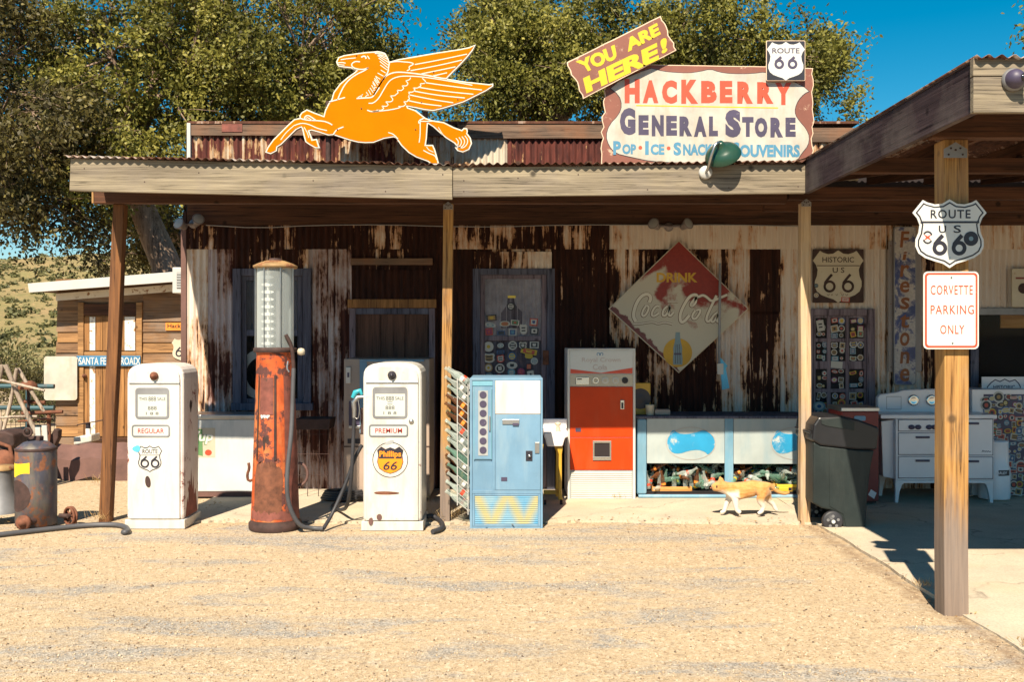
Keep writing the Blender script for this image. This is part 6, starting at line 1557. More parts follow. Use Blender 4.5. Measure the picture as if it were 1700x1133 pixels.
m = MB(); m.prism(pp([(490,696),(549,696),(546,714),(492,714)], TYr), TYr, TYr+.30); m.build('tray', 'rust_dark', tr_, .006)
for u in (494, 512, 530, 545):
    m = MB(); m.tube([(PX(u,TYr), TYr+.02, PZ(714,TYr)), (PX(u-3,TYr), TYr+.05, .016)], .004, 5); m.build('leg', 'rust_dark', tr_)
for v in (722, 755, 790):
    m = MB(); m.tube([(PX(493,TYr), TYr+.028, PZ(v,TYr)), (PX(545,TYr), TYr+.028, PZ(v,TYr))], .003, 5); m.build('cross_wire', 'rust_dark', tr_)
m = MB(); m.tube([(PX(530,TYr), TYr+.03, PZ(758,TYr)), (PX(548,TYr), TYr+.03, .02)], .003, 5); m.build('brace', 'rust_dark', tr_)

# ------------------------------------------------------------------ wheeled bin
def b5(x, y): return (1320+x/3.776, 600+y/3.776)
NY = 8.44
bn = thing('wheeled_bin', 'dark green wheeled rubbish bin with closed lid beside the porch post', 'bin', (PX(1402,NY), NY+.25, .0))
body = [b5(*p) for p in [(115,505),(160,532),(390,558),(498,560),(480,640),(466,740),(452,900),(442,1055),(430,1063),(308,1063),(300,1040),(298,1000),(270,958),(220,935),(170,925),(112,892)]]
m = MB(); m.prism(pp(body, NY), NY, NY+.50); m.build('body', 'bin_green', bn, .014, 2)
m = MB(); m.prism(pp([b5(*p) for p in [(212,545),(385,562),(415,610),(435,680),(440,760),(420,1040),(320,1045),(300,960),(215,910)]], NY), NY-.006, NY-.0005); m.build('side_panel', 'bin_green', bn, .004)
lid = [b5(*p) for p in [(108,500),(118,400),(150,352),(290,347),(400,368),(518,412),(530,432),(515,552),(498,558),(390,556),(160,530)]]
m = MB(); m.prism(pp(lid, NY-.012), NY-.012, NY+.512); m.build('lid', 'black_plastic', bn, .016, 2)
m = MB(); m.prism(pp([b5(*p) for p in [(165,368),(285,352),(375,385),(372,436),(200,408),(165,395)]], NY-.02), NY-.019, NY-.0125); m.build('lid_panel', 'bin_green', bn, .004)
for yy in (NY-.02, NY+.45):
    m = MB(); c = (PX(b5(235,1005)[0],NY), yy, PZ(b5(235,1005)[1],NY)-.0)
    m.lathe([(.0,.0),(.030,.0),(.034,.006),(.072,.006),(.086,.012),(.088,.03),(.086,.05),(.0,.05)], c, 28, M=Matrix.Rotation(R(-90),4,'X')); wh = m.build('wheel', 'rubber', bn)
    for a in range(5):
        m = MB(); q = (c[0]+.045*math.cos(R(a*72+20)), yy-.003, c[2]+.045*math.sin(R(a*72+20))); disc(m, q[0], q[2], .013, yy+.004, .003, n=12); m.build('rim_hole', 'steel_dull', wh)
    m = MB(); disc(m, c[0], c[2], .016, yy-.0005, .006, n=12); m.build('hub', 'face_grey', wh)
m = MB(); m.tube([(PX(b5(112,440)[0],NY)-.01,NY+.03,PZ(b5(0,450)[1],NY)), (PX(b5(112,440)[0],NY)-.01,NY+.47,PZ(b5(0,450)[1],NY))], .014, 8); m.build('handle', 'black_plastic', bn)

# ------------------------------------------------------------------ red chest, stove, vessel, sticker cabinet
Yr = 9.55
rd = thing('red_chest', 'red metal drinks chest with chrome top behind the wheeled bin', 'cooler', (PX(1430,Yr), Yr+.2, .03))
m = MB(); m.box(PX(1398,Yr), PX(1459,Yr), Yr, Yr+.42, .05, PZ(684,Yr)); m.build('body', 'maroon', rd, .008)
m = MB(); m.box(PX(1396,Yr), PX(1460,Yr), Yr-.008, Yr+.43, PZ(684,Yr)+.001, PZ(677,Yr)); m.build('lid', 'steel', rd, .006)
m = MB(); m.box(PX(1402,Yr), PX(1456,Yr), Yr+.02, Yr+.4, .03, .05); m.build('plinth', 'rust_dark', rd)
m = MB(); m.prism(rrect(PX(1418,Yr), PX(1437,Yr), PZ(699,Yr), PZ(691,Yr), .015), Yr-.006, Yr-.0005); m.build('opener', 'blue_paint', rd)
m = MB(); m.prism(pp([(1441,822),(1446,813),(1455,819),(1451,829)], Yr), Yr-.004, Yr-.0005); m.build('paper_tag', 'white_shade', rd)
Ys = 9.64
sv = thing('stove', 'white enamel antique range with drawers and legs under the canopy', 'stove', (PX(1565,Ys), Ys+.3, .03))
m = MB(); m.box(PX(1487,Ys), PX(1650,Ys), Ys, Ys+.5, PZ(798,Ys), PZ(696,Ys)); m.build('body', 'white_shade', sv, .006)
m = MB(); m.prism(pp([(1463,700),(1486,697),(1486,796),(1466,792)], Ys+.06), Ys+.06, Ys+.5); m.build('side_wing', 'white_shade', sv, .006)
m = MB(); m.box(PX(1461,Ys), PX(1654,Ys), Ys-.018, Ys+.51, PZ(695.5,Ys), PZ(689,Ys)); m.build('cooktop', 'white_shade', sv, .006)
m = MB(); m.prism(pp([(1457,688),(1457,660),(1462,655),(1488,652),(1500,648),(1553,646),(1606,650),(1609,688)], Ys+.40), Ys+.40, Ys+.47); bk = m.build('backsplash', 'white_shade', sv, .012)
m = MB(); m.ribbon([(PX(a,Ys+.398), PZ(b,Ys+.398)) for a, b in ((1472,659),(1496,659),(1496,680),(1472,680))], .006, Ys+.3985, closed=True); m.build('panel_line', 'flood_grey', bk)
for u in (1516, 1546):
    m = MB(); m.lathe([(.055,0),(.056,.012),(.045,.02),(.03,.012),(.0,.014)], (PX(u,Ys+.4), Ys+.399, PZ(665,Ys+.4)), 22, M=Matrix.Rotation(R(90),4,'X')); m.build('gauge', 'chrome', bk)
for u0, u1, v0, v1, hu in ((1492,1553,698,716,0),(1492,1553,720,755,1532),(1492,1553,759,794,1532),(1558,1603,698,755,0),(1558,1603,759,794,0),(1606,1648,693+4,756,1614),(1606,1648,760,795,1614)):
    m = MB(); m.pbox(u0-1, u1+1, v0-1, v1+1, Ys-.004, Ys-.0004); m.build('shadow_line', 'ink_blue', sv, .002)
    m = MB(); m.pbox(u0, u1, v0, v1, Ys-.012, Ys-.0045); d_ = m.build('drawer', 'white_shade', sv, .005)
    if hu:
        m = MB(); m.pbox(hu-11, hu+12, v0+5, v0+8.5, Ys-.03, Ys-.0125); m.build('handle', 'ink_blue', d_, .004)
for u in (1512, 1523, 1541, 1550):
    m = MB(); m.lathe([(.022,0),(.024,.01),(.012,.02),(.0,.022)], (PX(u,Ys), Ys-.012, PZ(709.5,Ys)), 12, M=Matrix.Rotation(R(90),4,'X') @ Matrix.Scale(1.3,4,(1,0,0))); m.build('knob', 'ink_blue', sv)
m = MB(); m.ribbon(smooth_pts(pp([(1629,751),(1631,747),(1632,751),(1634,748.5),(1635.5,751),(1637,748.5),(1638.5,751),(1640,748.5),(1641.5,751),(1644,749.5)], Ys), 1), .006, Ys-.0135); m.build('script_badge', 'ink_blue', sv)
for u, s_ in ((1487,1),(1651,-1)):
    for yy in (Ys+.02, Ys+.44):
        m = MB(); m.prism(pp([(u,798.5),(u+24*s_,798.5),(u+12*s_,806),(u+8*s_,818),(u+5*s_,839),(u,839),(u+1*s_,818)], Ys), yy, yy+.04); m.build('leg', 'white_shade', sv, .004)
m = MB(); m.box(PX(1487,Ys), PX(1650,Ys), Ys+.005, Ys+.03, PZ(803,Ys), PZ(798.5,Ys)); m.build('apron', 'white_shade', sv, .003)
Yv = 9.86
vs_ = thing('crock', 'white enamel cylinder with dark label between the range and sticker cabinet', 'vessel', (PX(1650,Yv), Yv, .03))
m = MB(); m.lathe([(.0,.03),(.145,.032),(.148,.05),(.148,.33),(.135,.36),(.130,.58),(.135,.60),(.0,.605)], (PX(1650,Yv), Yv, 0), 30); m.build('body', 'white_shade', vs_)
m = MB(); n = 8
m.add([(PX(1650,Yv)+.150*math.sin(R(-10+50*i/n)), Yv-.150*math.cos(R(-10+50*i/n)), z) for z in (.27,.325) for i in range(n+1)], [(i,i+1,n+2+i,n+1+i) for i in range(n)], 0, True); m.build('label', 'ink', vs_)
m = MB(); put_text(m, 'HARLEY', PX(1652,Yv-.153), PX(1672,Yv-.153), .285, .312, Yv-.153, bold=.03); m.build('lettering', 'white_shade', vs_)
Yf = 10.02
fc = thing('sticker_cabinet', 'white cabinet with its front covered in stickers at the right edge', 'cabinet', (PX(1680,Yf), Yf+.2, .03))
m = MB(); m.box(PX(1614,Yf), PX(1790,Yf), Yf, Yf+.40, .03, PZ(647,Yf)); m.build('body', 'white_shade', fc, .006)
m = MB(); m.pbox(1633, 1786, 655, 822, Yf-.003, Yf-.0004); pn = m.build('door_panel', 'ink_blue', fc)
rr = random.Random(8); k = Yf/F; cells = []
for j in range(15):
    for i in range(14):
        cells.append((1638+i*11+rr.uniform(-3,3), 661+j*11+rr.uniform(-3,3)))
for q, (u, v) in enumerate(cells): sticker(PX(u,Yf), PZ(v,Yf), rr.choice((7,9,11,12,14,19))*k, rr.choice((6,8,10,11,13))*k, Yf-.0035-.00002*(q % 40)*3, pn)
Yh = 10.30
t = thing('historic_plate', 'white HISTORIC shield plate propped on top of the sticker cabinet', 'sign', (PX(1670,Yh), Yh, PZ(647,Yh)))
m = MB(); m.pbox(1630, 1720, 626, 649, Yh, Yh+.01); m.build('plate', 'white_shade', t, .002)
m = MB(); m.ribbon(pp([(1641,649),(1639,643),(1645,636),(1652,631),(1660,634),(1668,630),(1676,634),(1685,631),(1691,637),(1694,643),(1692,649)], Yh), .012, Yh-.0015); m.build('shield_line', 'ink_blue', t)
m = MB(); put_text(m, 'HISTORIC', PX(1649,Yh), PX(1685,Yh), PZ(646.5,Yh), PZ(640,Yh), Yh-.0015, bold=.02); m.build('lettering', 'ink_blue', t)

# ------------------------------------------------------------------ cat
def cat():
    Y = 8.95; s = Y/F                      # photo pixels to metres at the cat
    u0, v0 = 1150, 780; k = 8.947
    def P(x, y, dy=0.0): return Vector((PX(u0+x/k, Y), Y+dy, PZ(v0+y/k, Y)))
    zoff = P(700, 735).z - .022
    V = []; E = []; Rd = []
    def node(x, y, r, dy=0, par=None):
        p = P(x, y, dy); p.z -= zoff-.0; V.append(p); Rd.append(r); i = len(V)-1
        if par is not None: E.append((par, i))
        return i
    pel = node(1045, 352, .082)
    m1 = node(915, 352, .090, 0, pel); m2 = node(770, 378, .088, 0, m1); sh_ = node(628, 392, .082, 0, m2)
    nk = node(500, 350, .056, 0, sh_); hd = node(390, 318, .062, -.004, nk); mz = node(318, 342, .043, -.008, hd); ns = node(276, 354, .028, -.010, mz)
    # ears
    for dy in (-.030, .026):
        e1 = node(425, 250, .026, dy, hd); node(418, 188, .006, dy*1.25, e1)
    # tail: low, swinging back
    t0 = node(1105, 320, .046, 0, pel); t1 = node(1150, 312, .027, 0, t0); t2 = node(1210, 370, .020, .01, t1); t3 = node(1300, 425, .018, .015, t2); t4 = node(1380, 440, .017, .02, t3); node(1450, 420, .012, .02, t4)
    # front legs: near one reaching back, far one forward
    a = node(620, 505, .040, -.035, sh_); b_ = node(628, 600, .026, -.04, a); c = node(640, 675, .021, -.04, b_); node(700, 712, .021, -.045, c)
    a = node(570, 495, .037, .035, sh_); b_ = node(520, 585, .024, .04, a); c = node(495, 670, .020, .04, b_); d = node(480, 715, .020, .04, c); node(420, 728, .013, .04, d)
    # hind legs: thigh, hock behind, paw forward
    a = node(1010, 460, .058, -.035, pel); b_ = node(985, 545, .036, -.042, a); c = node(1035, 615, .022, -.042, b_); d = node(1010, 690, .020, -.042, c); node(945, 722, .015, -.045, d)
    a = node(1115, 450, .055, .035, pel); b_ = node(1140, 535, .034, .042, a); c = node(1215, 605, .021, .042, b_); d = node(1250, 680, .019, .042, c); node(1285, 708, .012, .042, d)
    org = Vector((PX(1245,Y), Y, .016))
    me = bpy.data.meshes.new('cat'); me.from_pydata([v+Vector((0,0,.016))-org for v in V], E, [])
    t = bpy.data.objects.new('cat', me); COL.objects.link(t); t.location = org
    tag(t, 'orange and white cat walking left across the pavement', 'cat')
    sk = t.modifiers.new('skin', 'SKIN'); sk.use_smooth_shade = True; sk.branch_smoothing = .35
    for i, r_ in enumerate(Rd):
        d = me.skin_vertices[0].data[i]; d.radius = (r_*.92, r_) if i in (pel, m1, m2, sh_) else (r_, r_)
        d.use_root = (i == pel)
    sb = t.modifiers.new('subdiv', 'SUBSURF'); sb.levels = 3; sb.render_levels = 3
    me.materials.append(M['cat_fur'])
    # face, in the same local space
    def dot(name, x, y, dy, r_, mat):
        p = P(x, y, dy); p.z -= zoff-.016; m = MB(); m.lathe([(.0,-r_),(r_*.7,-r_*.7),(r_,0),(r_*.7,r_*.7),(.0,r_)], tuple(p), 10); return m.build(name, mat, t)
    dot('eye', 340, 312, -.052, .0075, 'ink'); dot('nose', 262, 348, -.012, .006, 'cat_nose')
def cat_mat():
    t = NT('cat_fur'); o = t.pos(obj=True); x = t.sep(o, 0); z = t.sep(o, 2)
    n = t.noise(o, 22, 5, .65); n2 = t.noise(t.pos((14,14,60), obj=True), 1.0, 4, .6)
    # ginger back; legs, chest and belly white. z is height above the ground, x runs tailwards
    f = t.math('ADD', z, t.math('MULTIPLY', n, .05))
    k = t.ramp(f, [(.150, 0), (.195, 1)])
    n3 = t.noise(o, 9, 4, .6)
    front = t.ramp(t.math('MULTIPLY', t.math('ADD', x, t.math('MULTIPLY', n3, .12)), -5.0), [(.18, 0), (.34, 1)])
    lowz = t.ramp(t.math('ADD', f, t.math('MULTIPLY', n3, .05)), [(.262, 1), (.300, 0)])
    chest = t.math('MULTIPLY', t.math('MULTIPLY', front, lowz), t.math('GREATER_THAN', x, -.295))
    chest = t.math('MAXIMUM', chest, t.math('MULTIPLY', t.math('LESS_THAN', x, -.33), t.ramp(f, [(.235, 1), (.262, 0)])))
    k = t.math('MULTIPLY', k, t.math('SUBTRACT', 1.0, chest))
    gi = t.mix(t.ramp(n2, [(.35,0),(.65,1)]), (.40,.17,.04), (.56,.29,.09)); gi = t.mix(t.ramp(n, [(.4,0),(.7,.6)]), gi, (.58,.36,.15))
    col = t.mix(k, (.62,.57,.50), gi)
    t.bump(t.noise(t.pos((30,90,90), obj=True), 1.0, 4), .5, .004); t.set(col, .85, 0, .2, **{'Sheen Weight': .3})
cat_mat(); pass
cat()
# ------------------------------------------------------------------ shed on the left
SHY = 14.5
sd = thing('wooden_shed', 'old brown plank shed with white roof edge left of the store', 'shed', (PX(200,SHY), SHY, 0))
def sx_(u): return PX(u, SHY)
rr = random.Random(31)
rows = 16
for i in range(rows):
    z0 = .02+i*.152; z1 = z0+.160
    for a, b in ((95,131),(238,345)):
        m = MB(); j = rr.uniform(-.012,.006)
        x0, x1 = sx_(a)+(rr.uniform(-.02,.01) if a == 95 else 0), sx_(b)
        m.add([(x0,SHY-.026+j*.3,z0),(x1,SHY-.026,z0),(x1,SHY-.006,z1),(x0,SHY-.006,z1),(x0,SHY,z0),(x1,SHY,z0),(x1,SHY,z1),(x0,SHY,z1)], [(0,1,2,3),(5,4,7,6),(1,0,4,5),(3,2,6,7),(0,3,7,4),(2,1,5,6)])
        m.build('plank', 'shed_plank' if rr.random() < .7 else 'shed_plank_pale', sd)
for i in range(2):
    z0 = 2.12+i*.152
    m = MB(); m.box(sx_(131)+.002, sx_(238)-.002, SHY-.02, SHY, z0, z0+.15); m.build('plank', 'shed_plank', sd)
m = MB(); m.box(sx_(95)+.01, sx_(345), SHY+.002, SHY+.06, 0, 2.45); m.box(sx_(95)+.01, sx_(95)+.07, SHY+.06, SHY+3.0, 0, 2.40); m.build('wall', 'shed_plank', sd)
for a, b in ((131.5,141),(228,237.5)):
    m = MB(); m.box(sx_(a), sx_(b), SHY-.05, SHY-.001, .12, 2.12); m.build('door_frame', 'shed_plank_pale', sd, .004)
m = MB(); m.box(sx_(141.3), sx_(227.7), SHY-.048, SHY-.001, 1.93, 2.10); m.build('door_frame', 'dark_beam', sd, .004)  # header in a dark colour that paints in the shadow over the door
dr = None
us = [141.5,150,160,172,184,196,208,226,227.5]
m = MB(); m.box(sx_(141.5), sx_(227.5), SHY-.02, SHY-.004, .16, 1.925); dr = m.build('door', 'door_plank', sd)
for i, (a, b) in enumerate(zip(us[:-2], us[1:-1])):
    white = a in (150, 208)
    for z0, z1, up in ((.17,1.22,0),(1.42,1.91,1)):
        m = MB(); m.box(sx_(a)+.003, sx_(b)-.003, SHY-.034, SHY-.0205, z0, z1); m.build('plank', 'white_flaked' if (white and (up or a == 150)) or (a == 208 and not up and 0) else 'door_plank', dr, .002)
m = MB(); m.box(sx_(141.6), sx_(227.4), SHY-.042, SHY-.0345, 1.30, 1.40); m.build('rail', 'shed_plank_pale', dr, .003)
m = MB(); m.lathe([(.03,0),(.03,.02),(.015,.03),(.02,.05),(.0,.055)], (sx_(143),SHY-.05,1.05), 12, M=Matrix.Rotation(R(90),4,'X')); m.build('padlock', 'rust', dr)
m = MB(); m.box(sx_(139), sx_(229), SHY-.06, SHY-.001, .10, .155); m.build('sill', 'dark_beam', sd)
# roof: white metal edge, dark soffit, slab
def RP(u, v, Y): return (PX(u,Y), PZ(v,Y))
FYs = 14.05
m = MB(); m.prism([RP(46,471,FYs), RP(345,447,FYs), RP(345,464,FYs), RP(48,486,FYs)], FYs, FYs+.03); m.build('roof_edge', 'white_trim', sd, .003)
a, b = RP(47,484,FYs), RP(345,462,FYs)
m = MB(); m.add([(a[0]+.02,FYs+.031,a[1]),(b[0],FYs+.031,b[1]),(b[0],FYs+3.4,b[1]+.02),(a[0]+.02,FYs+3.4,a[1]+.02),(a[0]+.02,FYs+.031,a[1]+.10),(b[0],FYs+.031,b[1]+.10),(b[0],FYs+3.4,b[1]+.12),(a[0]+.02,FYs+3.4,a[1]+.12)], [(3,2,1,0),(4,5,6,7),(0,1,5,4),(1,2,6,5),(2,3,7,6),(3,0,4,7)]); m.build('roof', 'dark_beam', sd)
m = MB(); m.prism([RP(95,488,SHY), RP(345,468,SHY), RP(345,480,SHY), RP(95,500,SHY)], SHY-.04, SHY-.028); m.build('eave_board', 'white_flaked', sd)
# signs on the shed
sg = thing('name_board', 'long blue railroad board with white letters on the shed door', 'sign', (PX(180,SHY-.09), SHY-.09, PZ(607,SHY)))
Yb = SHY-.075
m = MB(); m.pbox(127, 233, 591, 608, Yb, Yb+.015); m.build('plate', 'blue_sign', sg, .002)
m = MB(); put_text(m, 'SANTA FE RAILROAD', PX(131,Yb), PX(229,Yb), PZ(606,Yb), PZ(593.5,Yb), Yb-.0015, bold=.012)
m.ribbon(pp([(128,594),(130.5,599.5),(128,605)], Yb), .012, Yb-.0015); m.ribbon(pp([(232,594),(229.5,599.5),(232,605)], Yb), .012, Yb-.0015); m.build('lettering', 'sign_clean', sg)
Yb = SHY-.10
sg = thing('blank_sign', 'faded blank white metal sign hung on the shed corner', 'sign', (PX(100,Yb), Yb, PZ(665,Yb)))
m = MB(); m.prism(rrect(PX(73,Yb), PX(128,Yb), PZ(665,Yb), PZ(592,Yb), .04), Yb, Yb+.006); m.build('plate', 'sign_white', sg)
m = MB(); m.box(PX(98,Yb)-.02, PX(98,Yb)+.02, Yb+.0065, Yb+.07, PZ(640,Yb), PZ(610,Yb)); m.build('bracket', 'rust_dark', sg)
Yb = SHY-.04
sg = thing('orange_sign', 'small orange lettered sign on the shed wall', 'sign', (PX(300,Yb), Yb, PZ(548,Yb)))
m = MB(); m.pbox(275, 330, 536, 549, Yb, Yb+.008); m.build('plate', 'tag_orange', sg)
m = MB(); put_text(m, 'Hackberry', PX(278,Yb), PX(324,Yb), PZ(547,Yb), PZ(538,Yb), Yb-.001, bold=.02); m.build('lettering', 'dark_void', sg)
sg = thing('route_shield', 'small cream route shield on the shed beside the store corner', 'sign', (PX(297,Yb), Yb, PZ(600,Yb)))
m = MB(); m.prism(shield(PX(302,Yb), PZ(581,Yb), 34*Yb/F, 38*Yb/F), Yb, Yb+.006); m.build('plate', 'cream', sg)
m = MB(); six(m, PX(297,Yb), PZ(585,Yb), .10, .14, Yb-.0012, .022); six(m, PX(311,Yb), PZ(585,Yb), .10, .14, Yb-.0012, .022); m.build('lettering', 'ink', sg)
# vent box on the store flank
Yb = 11.1
vb = thing('vent_box', 'white louvred air vent box on the left store wall', 'vent', (-3.64, Yb+.2, PZ(487,Yb)))
x0 = PX(286,Yb); z0, z1 = PZ(487,Yb), PZ(444,Yb)
m = MB(); m.box(x0, -3.50, Yb, Yb+.45, z0, z1); m.build('box', 'white_trim', vb, .008)
m = MB(); m.box(x0+.05, -3.505, Yb-.003, Yb-.0005, z0+.05, z1-.05); m.build('grille_back', 'vent_grey', vb)
for i in range(6):
    z = z0+.06+i*.030; m = MB(); m.box(x0+.05, -3.505, Yb-.012, Yb-.0035, z, z+.014); m.build('louvre', 'vent_grey', vb)

# ------------------------------------------------------------------ yard junk on the left
def at(u, v, Y): return (PX(u,Y), Y, PZ(v,Y))
TX, TYk = PX(60,8.58), 8.58
tk = thing('steel_tank', 'upright rusty steel tank with yellow label beside the left post', 'tank', (TX, TYk, 0))
m = MB(); m.lathe([(.158,.015),(.166,.02),(.168,.30),(.167,.66),(.165,.675),(.10,.725),(.03,.745),(.0,.746)], (TX,TYk,0), 36); m.build('shell', 'tank_steel', tk)
m = MB(); m.lathe([(.1685,.655),(.172,.66),(.172,.672),(.166,.68)], (TX,TYk,0), 36, close=False); m.build('rim', 'rust_dark', tk)
def wrapt(a0, a1, zf0, zf1, off, mat, name):
    m = MB(); n = 14; vs = []
    for f in (zf0, zf1):
        for i in range(n+1):
            a = R(a0+(a1-a0)*i/n); vs.append((TX+(.168+off)*math.sin(a), TYk-(.168+off)*math.cos(a), f(i/n)))
    m.add(vs, [(i,i+1,n+2+i,n+1+i) for i in range(n)], 0, True); return m.build(name, mat, tk)
wrapt(-84, 8, lambda t: .43+.045*abs(math.cos(t*3.1+.4)), lambda t: .565-.012*math.sin(t*3.14), .001, 'yellow_label', 'label')
wrapt(-84, 12, lambda t: .28-.135*math.sqrt(max(0,1-(2*t-1)**2)), lambda t: .28+.135*math.sqrt(max(0,1-(2*t-1)**2)), .0008, 'rust_dark', 'rusted_patch')
m = MB(); c = at(46,727,8.5)
m.tube([(c[0]+.035*math.cos(R(a)), c[1], c[2]+.045+.035*math.sin(R(a))) for a in range(0,361,24)], .010, 7); m.build('lifting_ring', 'rust_dark', tk)
m = MB(); m.box(TX-.06, TX+.05, TYk-.04, TYk+.04, .735, .775); m.build('top_fitting', 'rust_dark', tk, .008)
c = at(40,868,8.36)
m = MB(); m.lathe([(.0,.0),(.062,.0),(.064,.02),(.05,.028),(.03,.03),(.028,.05),(.0,.052)], c, 24, M=Matrix.Rotation(R(90),4,'X')); m.build('flange', 'rust', tk)
m = MB(); m.tube([(c[0],c[1],c[2]), (c[0]+.06,TYk-.1,c[2])], .035, 10); m.build('pipe_stub', 'rust_dark', tk)
wl = thing('spoked_wheel', 'small rusty spoked iron wheel on an axle right of the steel tank', 'wheel', (PX(117,8.6), 8.6, 0)); c = Vector((PX(117,8.6), 8.6, .082))
Mx = Matrix.Rotation(R(90),4,'X')
rot = Matrix.Rotation(R(-35),4,'Z')
def ringp(r_, n=28): return [c+rot @ Vector((r_*math.cos(2*math.pi*i/n), 0, r_*math.sin(2*math.pi*i/n))) for i in range(n+1)]
for dy in (-.012, .012):
    m = MB(); m.tube([p+rot@Vector((0,dy,0)) for p in ringp(.074)], .011, 7, cap=False); m.build('rim', 'rust', wl)
for i in range(6):
    a = R(60*i+15); m = MB(); m.tube([c, c+rot@Vector((.07*math.cos(a),0,.07*math.sin(a)))], .007, 6); m.build('spoke', 'rust', wl)
m = MB(); m.tube([c+rot@Vector((0,-.03,0)), c+rot@Vector((0,.03,0))], .018, 10); m.build('hub', 'rust_dark', wl)
m = MB(); m.tube([tuple(c), (TX+.19, TYk+.02, .085)], .02, 8); m.build('axle', 'rust_dark', wl)
# flared grey stand at the frame edge
gx, gy = PX(2,8.75), 8.75
gsn = thing('cast_iron_stand', 'grey flared cast iron stand with orange cap at the left edge', 'stand', (gx, gy, 0))
m = MB(); m.lathe([(.175,.09),(.165,.13),(.128,.20),(.112,.30),(.105,.45),(.108,.46),(.0,.462)], (gx,gy,0), 28); m.build('column', 'steel_dull', gsn)
for a in (20, 140, 260):
    m = MB(); m.tube(smooth_pts([(gx+.12*math.cos(R(a)),gy+.12*math.sin(R(a)),.15), (gx+.17*math.cos(R(a)),gy+.17*math.sin(R(a)),.08), (gx+.20*math.cos(R(a)),gy+.20*math.sin(R(a)),.0)],1), .022, 8); m.build('foot', 'steel_dull', gsn)
m = MB(); m.lathe([(.118,.462),(.12,.475),(.10,.50),(.0,.505)], (gx,gy,0), 24); m.build('cap', 'rust_yellow', gsn)
# bent rusty sheet
Yp = 11.25
m = MB(); n = 10
us = [(92,737),(120,740),(150,736),(170,737),(205,735),(250,740)]; ls = [(92,795),(120,800),(150,792),(175,797),(205,800),(250,797)]
vs = [];
for (u, v), (u2, v2) in zip(us, ls):
    vs += [at(u,v,Yp+.25), at((u+u2)/2, (v+v2)/2-4, Yp+.02), at(u2, v2, Yp)]
m.add(vs, [(3*i+r_, 3*i+r_+1, 3*i+r_+4, 3*i+r_+3)[::-1] for i in range(len(us)-1) for r_ in (0,1)])
o = m.build('rusty_sheet', 'rust_sheet'); tag(o, 'folded rusty steel sheet lying in front of the shed', 'metal sheet'); sm = o.modifiers.new('t', 'SOLIDIFY'); sm.thickness = .006
# white basin piece on it
bs_ = thing('enamel_basin', 'chipped white enamel basin piece resting behind the rusty sheet', 'basin', at(135,735,11.6))
m = MB(); m.prism(pp([(121,727),(152,722),(152,734),(122,740)], 11.6), 11.6, 11.85); m.build('basin', 'white_enamel_worn', bs_, .015)
m = MB(); m.tube([at(147,726,11.65), at(146.5,712,11.65)], .03, 10); m.build('pipe', 'shoe_white', bs_)
m = MB(); m.tube([at(146.5,712,11.65), at(146,702,11.65)], .028, 10); m.build('collar', 'ink', bs_)
m = MB(); m.tube([at(128,706,11.62), at(171,698,11.62)], .008, 6); m.build('rod', 'rust_dark', bs_)
# timber frame of an old cart
Yw = 11.0
tf = thing('timber_frame', 'weathered grey timber poles of an old cart leaning at the left', 'cart frame', at(35,800,Yw))
for (u0,v0,u1,v1,r_,dy) in ((9,606,60,720,.026,0),(4,606,-8,650,.024,.1),(28,612,2,730,.022,.25),(30,612,73,684,.022,.3),(3,632,74,649,.016,-.08),(0,632,40,640,.014,.05),(57,716,88,800,.024,.02),(2,700,-4,800,.022,.25),(0,694,62,692,.016,.12)):
    m = MB(); a_, b_ = Vector(at(u0,v0,Yw+dy)), Vector(at(u1,v1,Yw+dy)); mid = (a_+b_)/2+Vector((random.uniform(-.015,.015),0,random.uniform(-.01,.01))); m.tube([a_, mid, b_], [r_, r_*.95, r_*.85], 7); m.build('pole', 'grey_timber', tf)
ru = thing('farm_implement', 'rusty farm machine with tube axle and round pan behind the tank', 'farm machine', at(80,800,11.3))
for (u0,v0,u1,v1,r_,dy) in ((36,687,104,684,.020,0),(81,686,82,803,.024,.02),(35,667,75,669,.022,.1),(30,700,85,696,.012,-.02)):
    m = MB(); m.tube([at(u0,v0,11.3+dy), at(u1,v1,11.3+dy)], r_, 8); m.build('bar', 'rust', ru)
c = at(46,641,11.35); m = MB(); m.lathe([(.105,-.04),(.11,-.03),(.10,.02),(.05,.055),(.0,.06)], c, 20); m.build('round_pan', 'rust', ru)
m = MB(); m.tube([at(47,645,11.35), at(47,805,11.35)], .018, 8); m.build('bar', 'rust_dark', ru)
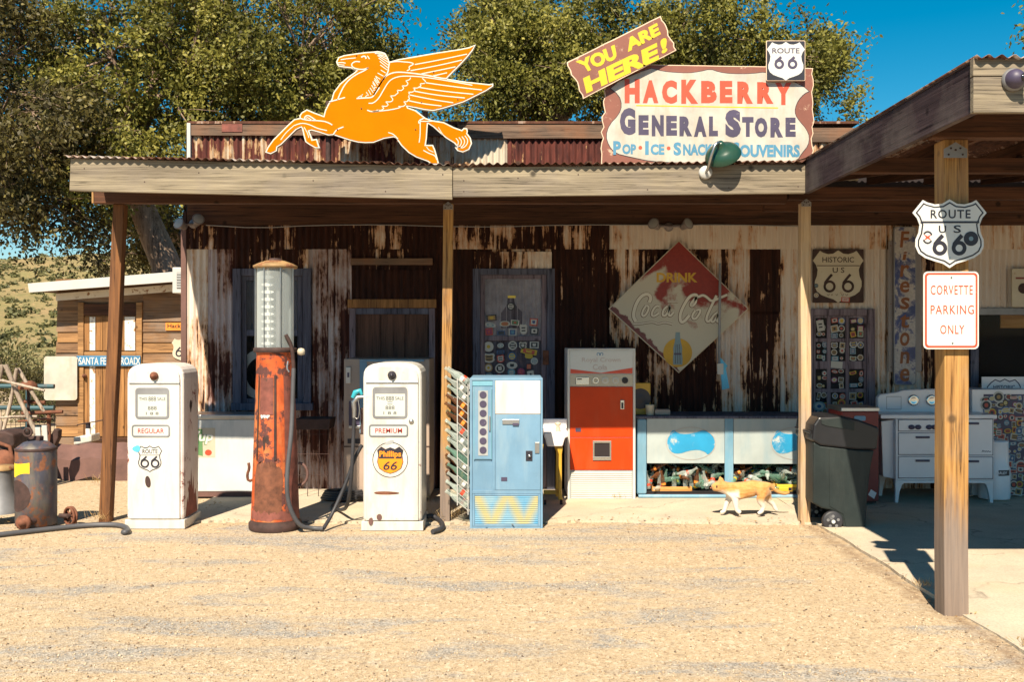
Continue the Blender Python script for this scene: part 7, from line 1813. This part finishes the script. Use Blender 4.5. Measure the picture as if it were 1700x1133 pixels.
for u0, v0, u1, v1 in ((62,710,68,800),(73,707,79,800),(7,719,28,756)):
    m = MB(); a_, b_ = at(u0,v0,10.8), at(u1,v1,10.8); m.prism([(a_[0]-.028,a_[2]),(a_[0]+.028,a_[2]),(b_[0]+.028,max(b_[2],.01)),(b_[0]-.028,max(b_[2],.01))], 10.8, 10.825); tag(m.build('white_slat', 'white_trim', None, .003), {62:'white board standing just left of the rusty post', 73:'white board standing against the rusty post', 7:'white board leaning left of the steel tank'}[u0], 'board', 'white boards among the junk')
bx_ = thing('engine_block', 'dark rusty engine block with round pulley among the junk', 'engine', at(15,790,10.4))
m = MB(); m.prism(pp([(-20,718),(8,716),(22,722),(24,740),(10,752),(-20,752)], 10.4), 10.4, 10.75); m.build('block', 'rust_dark', bx_, .02)
m = MB(); m.prism(pp([(-20,752),(26,752),(30,800),(-20,805)], 10.45), 10.45, 10.7); m.build('cradle', 'rust_dark', bx_, .02)
c = at(8,765,10.38); m = MB(); m.lathe([(.0,0),(.02,.0),(.03,.01),(.09,.01),(.11,.0),(.115,.02),(.115,.05),(.0,.05)], c, 26, M=Matrix.Rotation(R(90),4,'X')); m.build('pulley', 'rust', bx_)
m = MB(); m.tube([at(-5,735,10.38), at(16,742,10.35), at(22,770,10.38)], .02, 8); m.build('manifold', 'rust', bx_)
m = MB(); m.prism(pp([(88,745),(96,728),(97,715),(90,712),(84,722),(80,745)], 10.9), 10.9, 11.0); tag(m.build('iron_bracket', 'rust_dark', None, .01), 'small dark iron bracket against the shed foot', 'bracket')
# pipe fence
Yg = 12.6
pf = thing('pipe_fence', 'teal pipe fence with wire mesh behind the junk', 'fence', at(20,770,Yg))
for v in (641, 677):
    m = MB(); m.tube([at(-120,v,Yg), at(90,v+1,Yg)], .030, 10); m.build('rail', 'pipe_teal', pf)
for u in (-60, 47):
    m = MB(); m.tube([at(u,636,Yg), (PX(u,Yg), Yg, 0)], .032, 10); m.build('post', 'pipe_teal', pf)
m = MB()
for i in range(26):
    u = -110+i*8; m.tube([at(u,679,Yg+.03), (PX(u,Yg+.03),Yg+.03,.05)], .0035, 4, cap=False)
for i in range(8):
    z = .08+i*.085; m.tube([(PX(-118,Yg),Yg+.035,z), (PX(92,Yg),Yg+.035,z)], .0035, 4, cap=False)
o = m.build('wire_mesh', 'rust_dark', pf); o['kind'] = 'stuff'
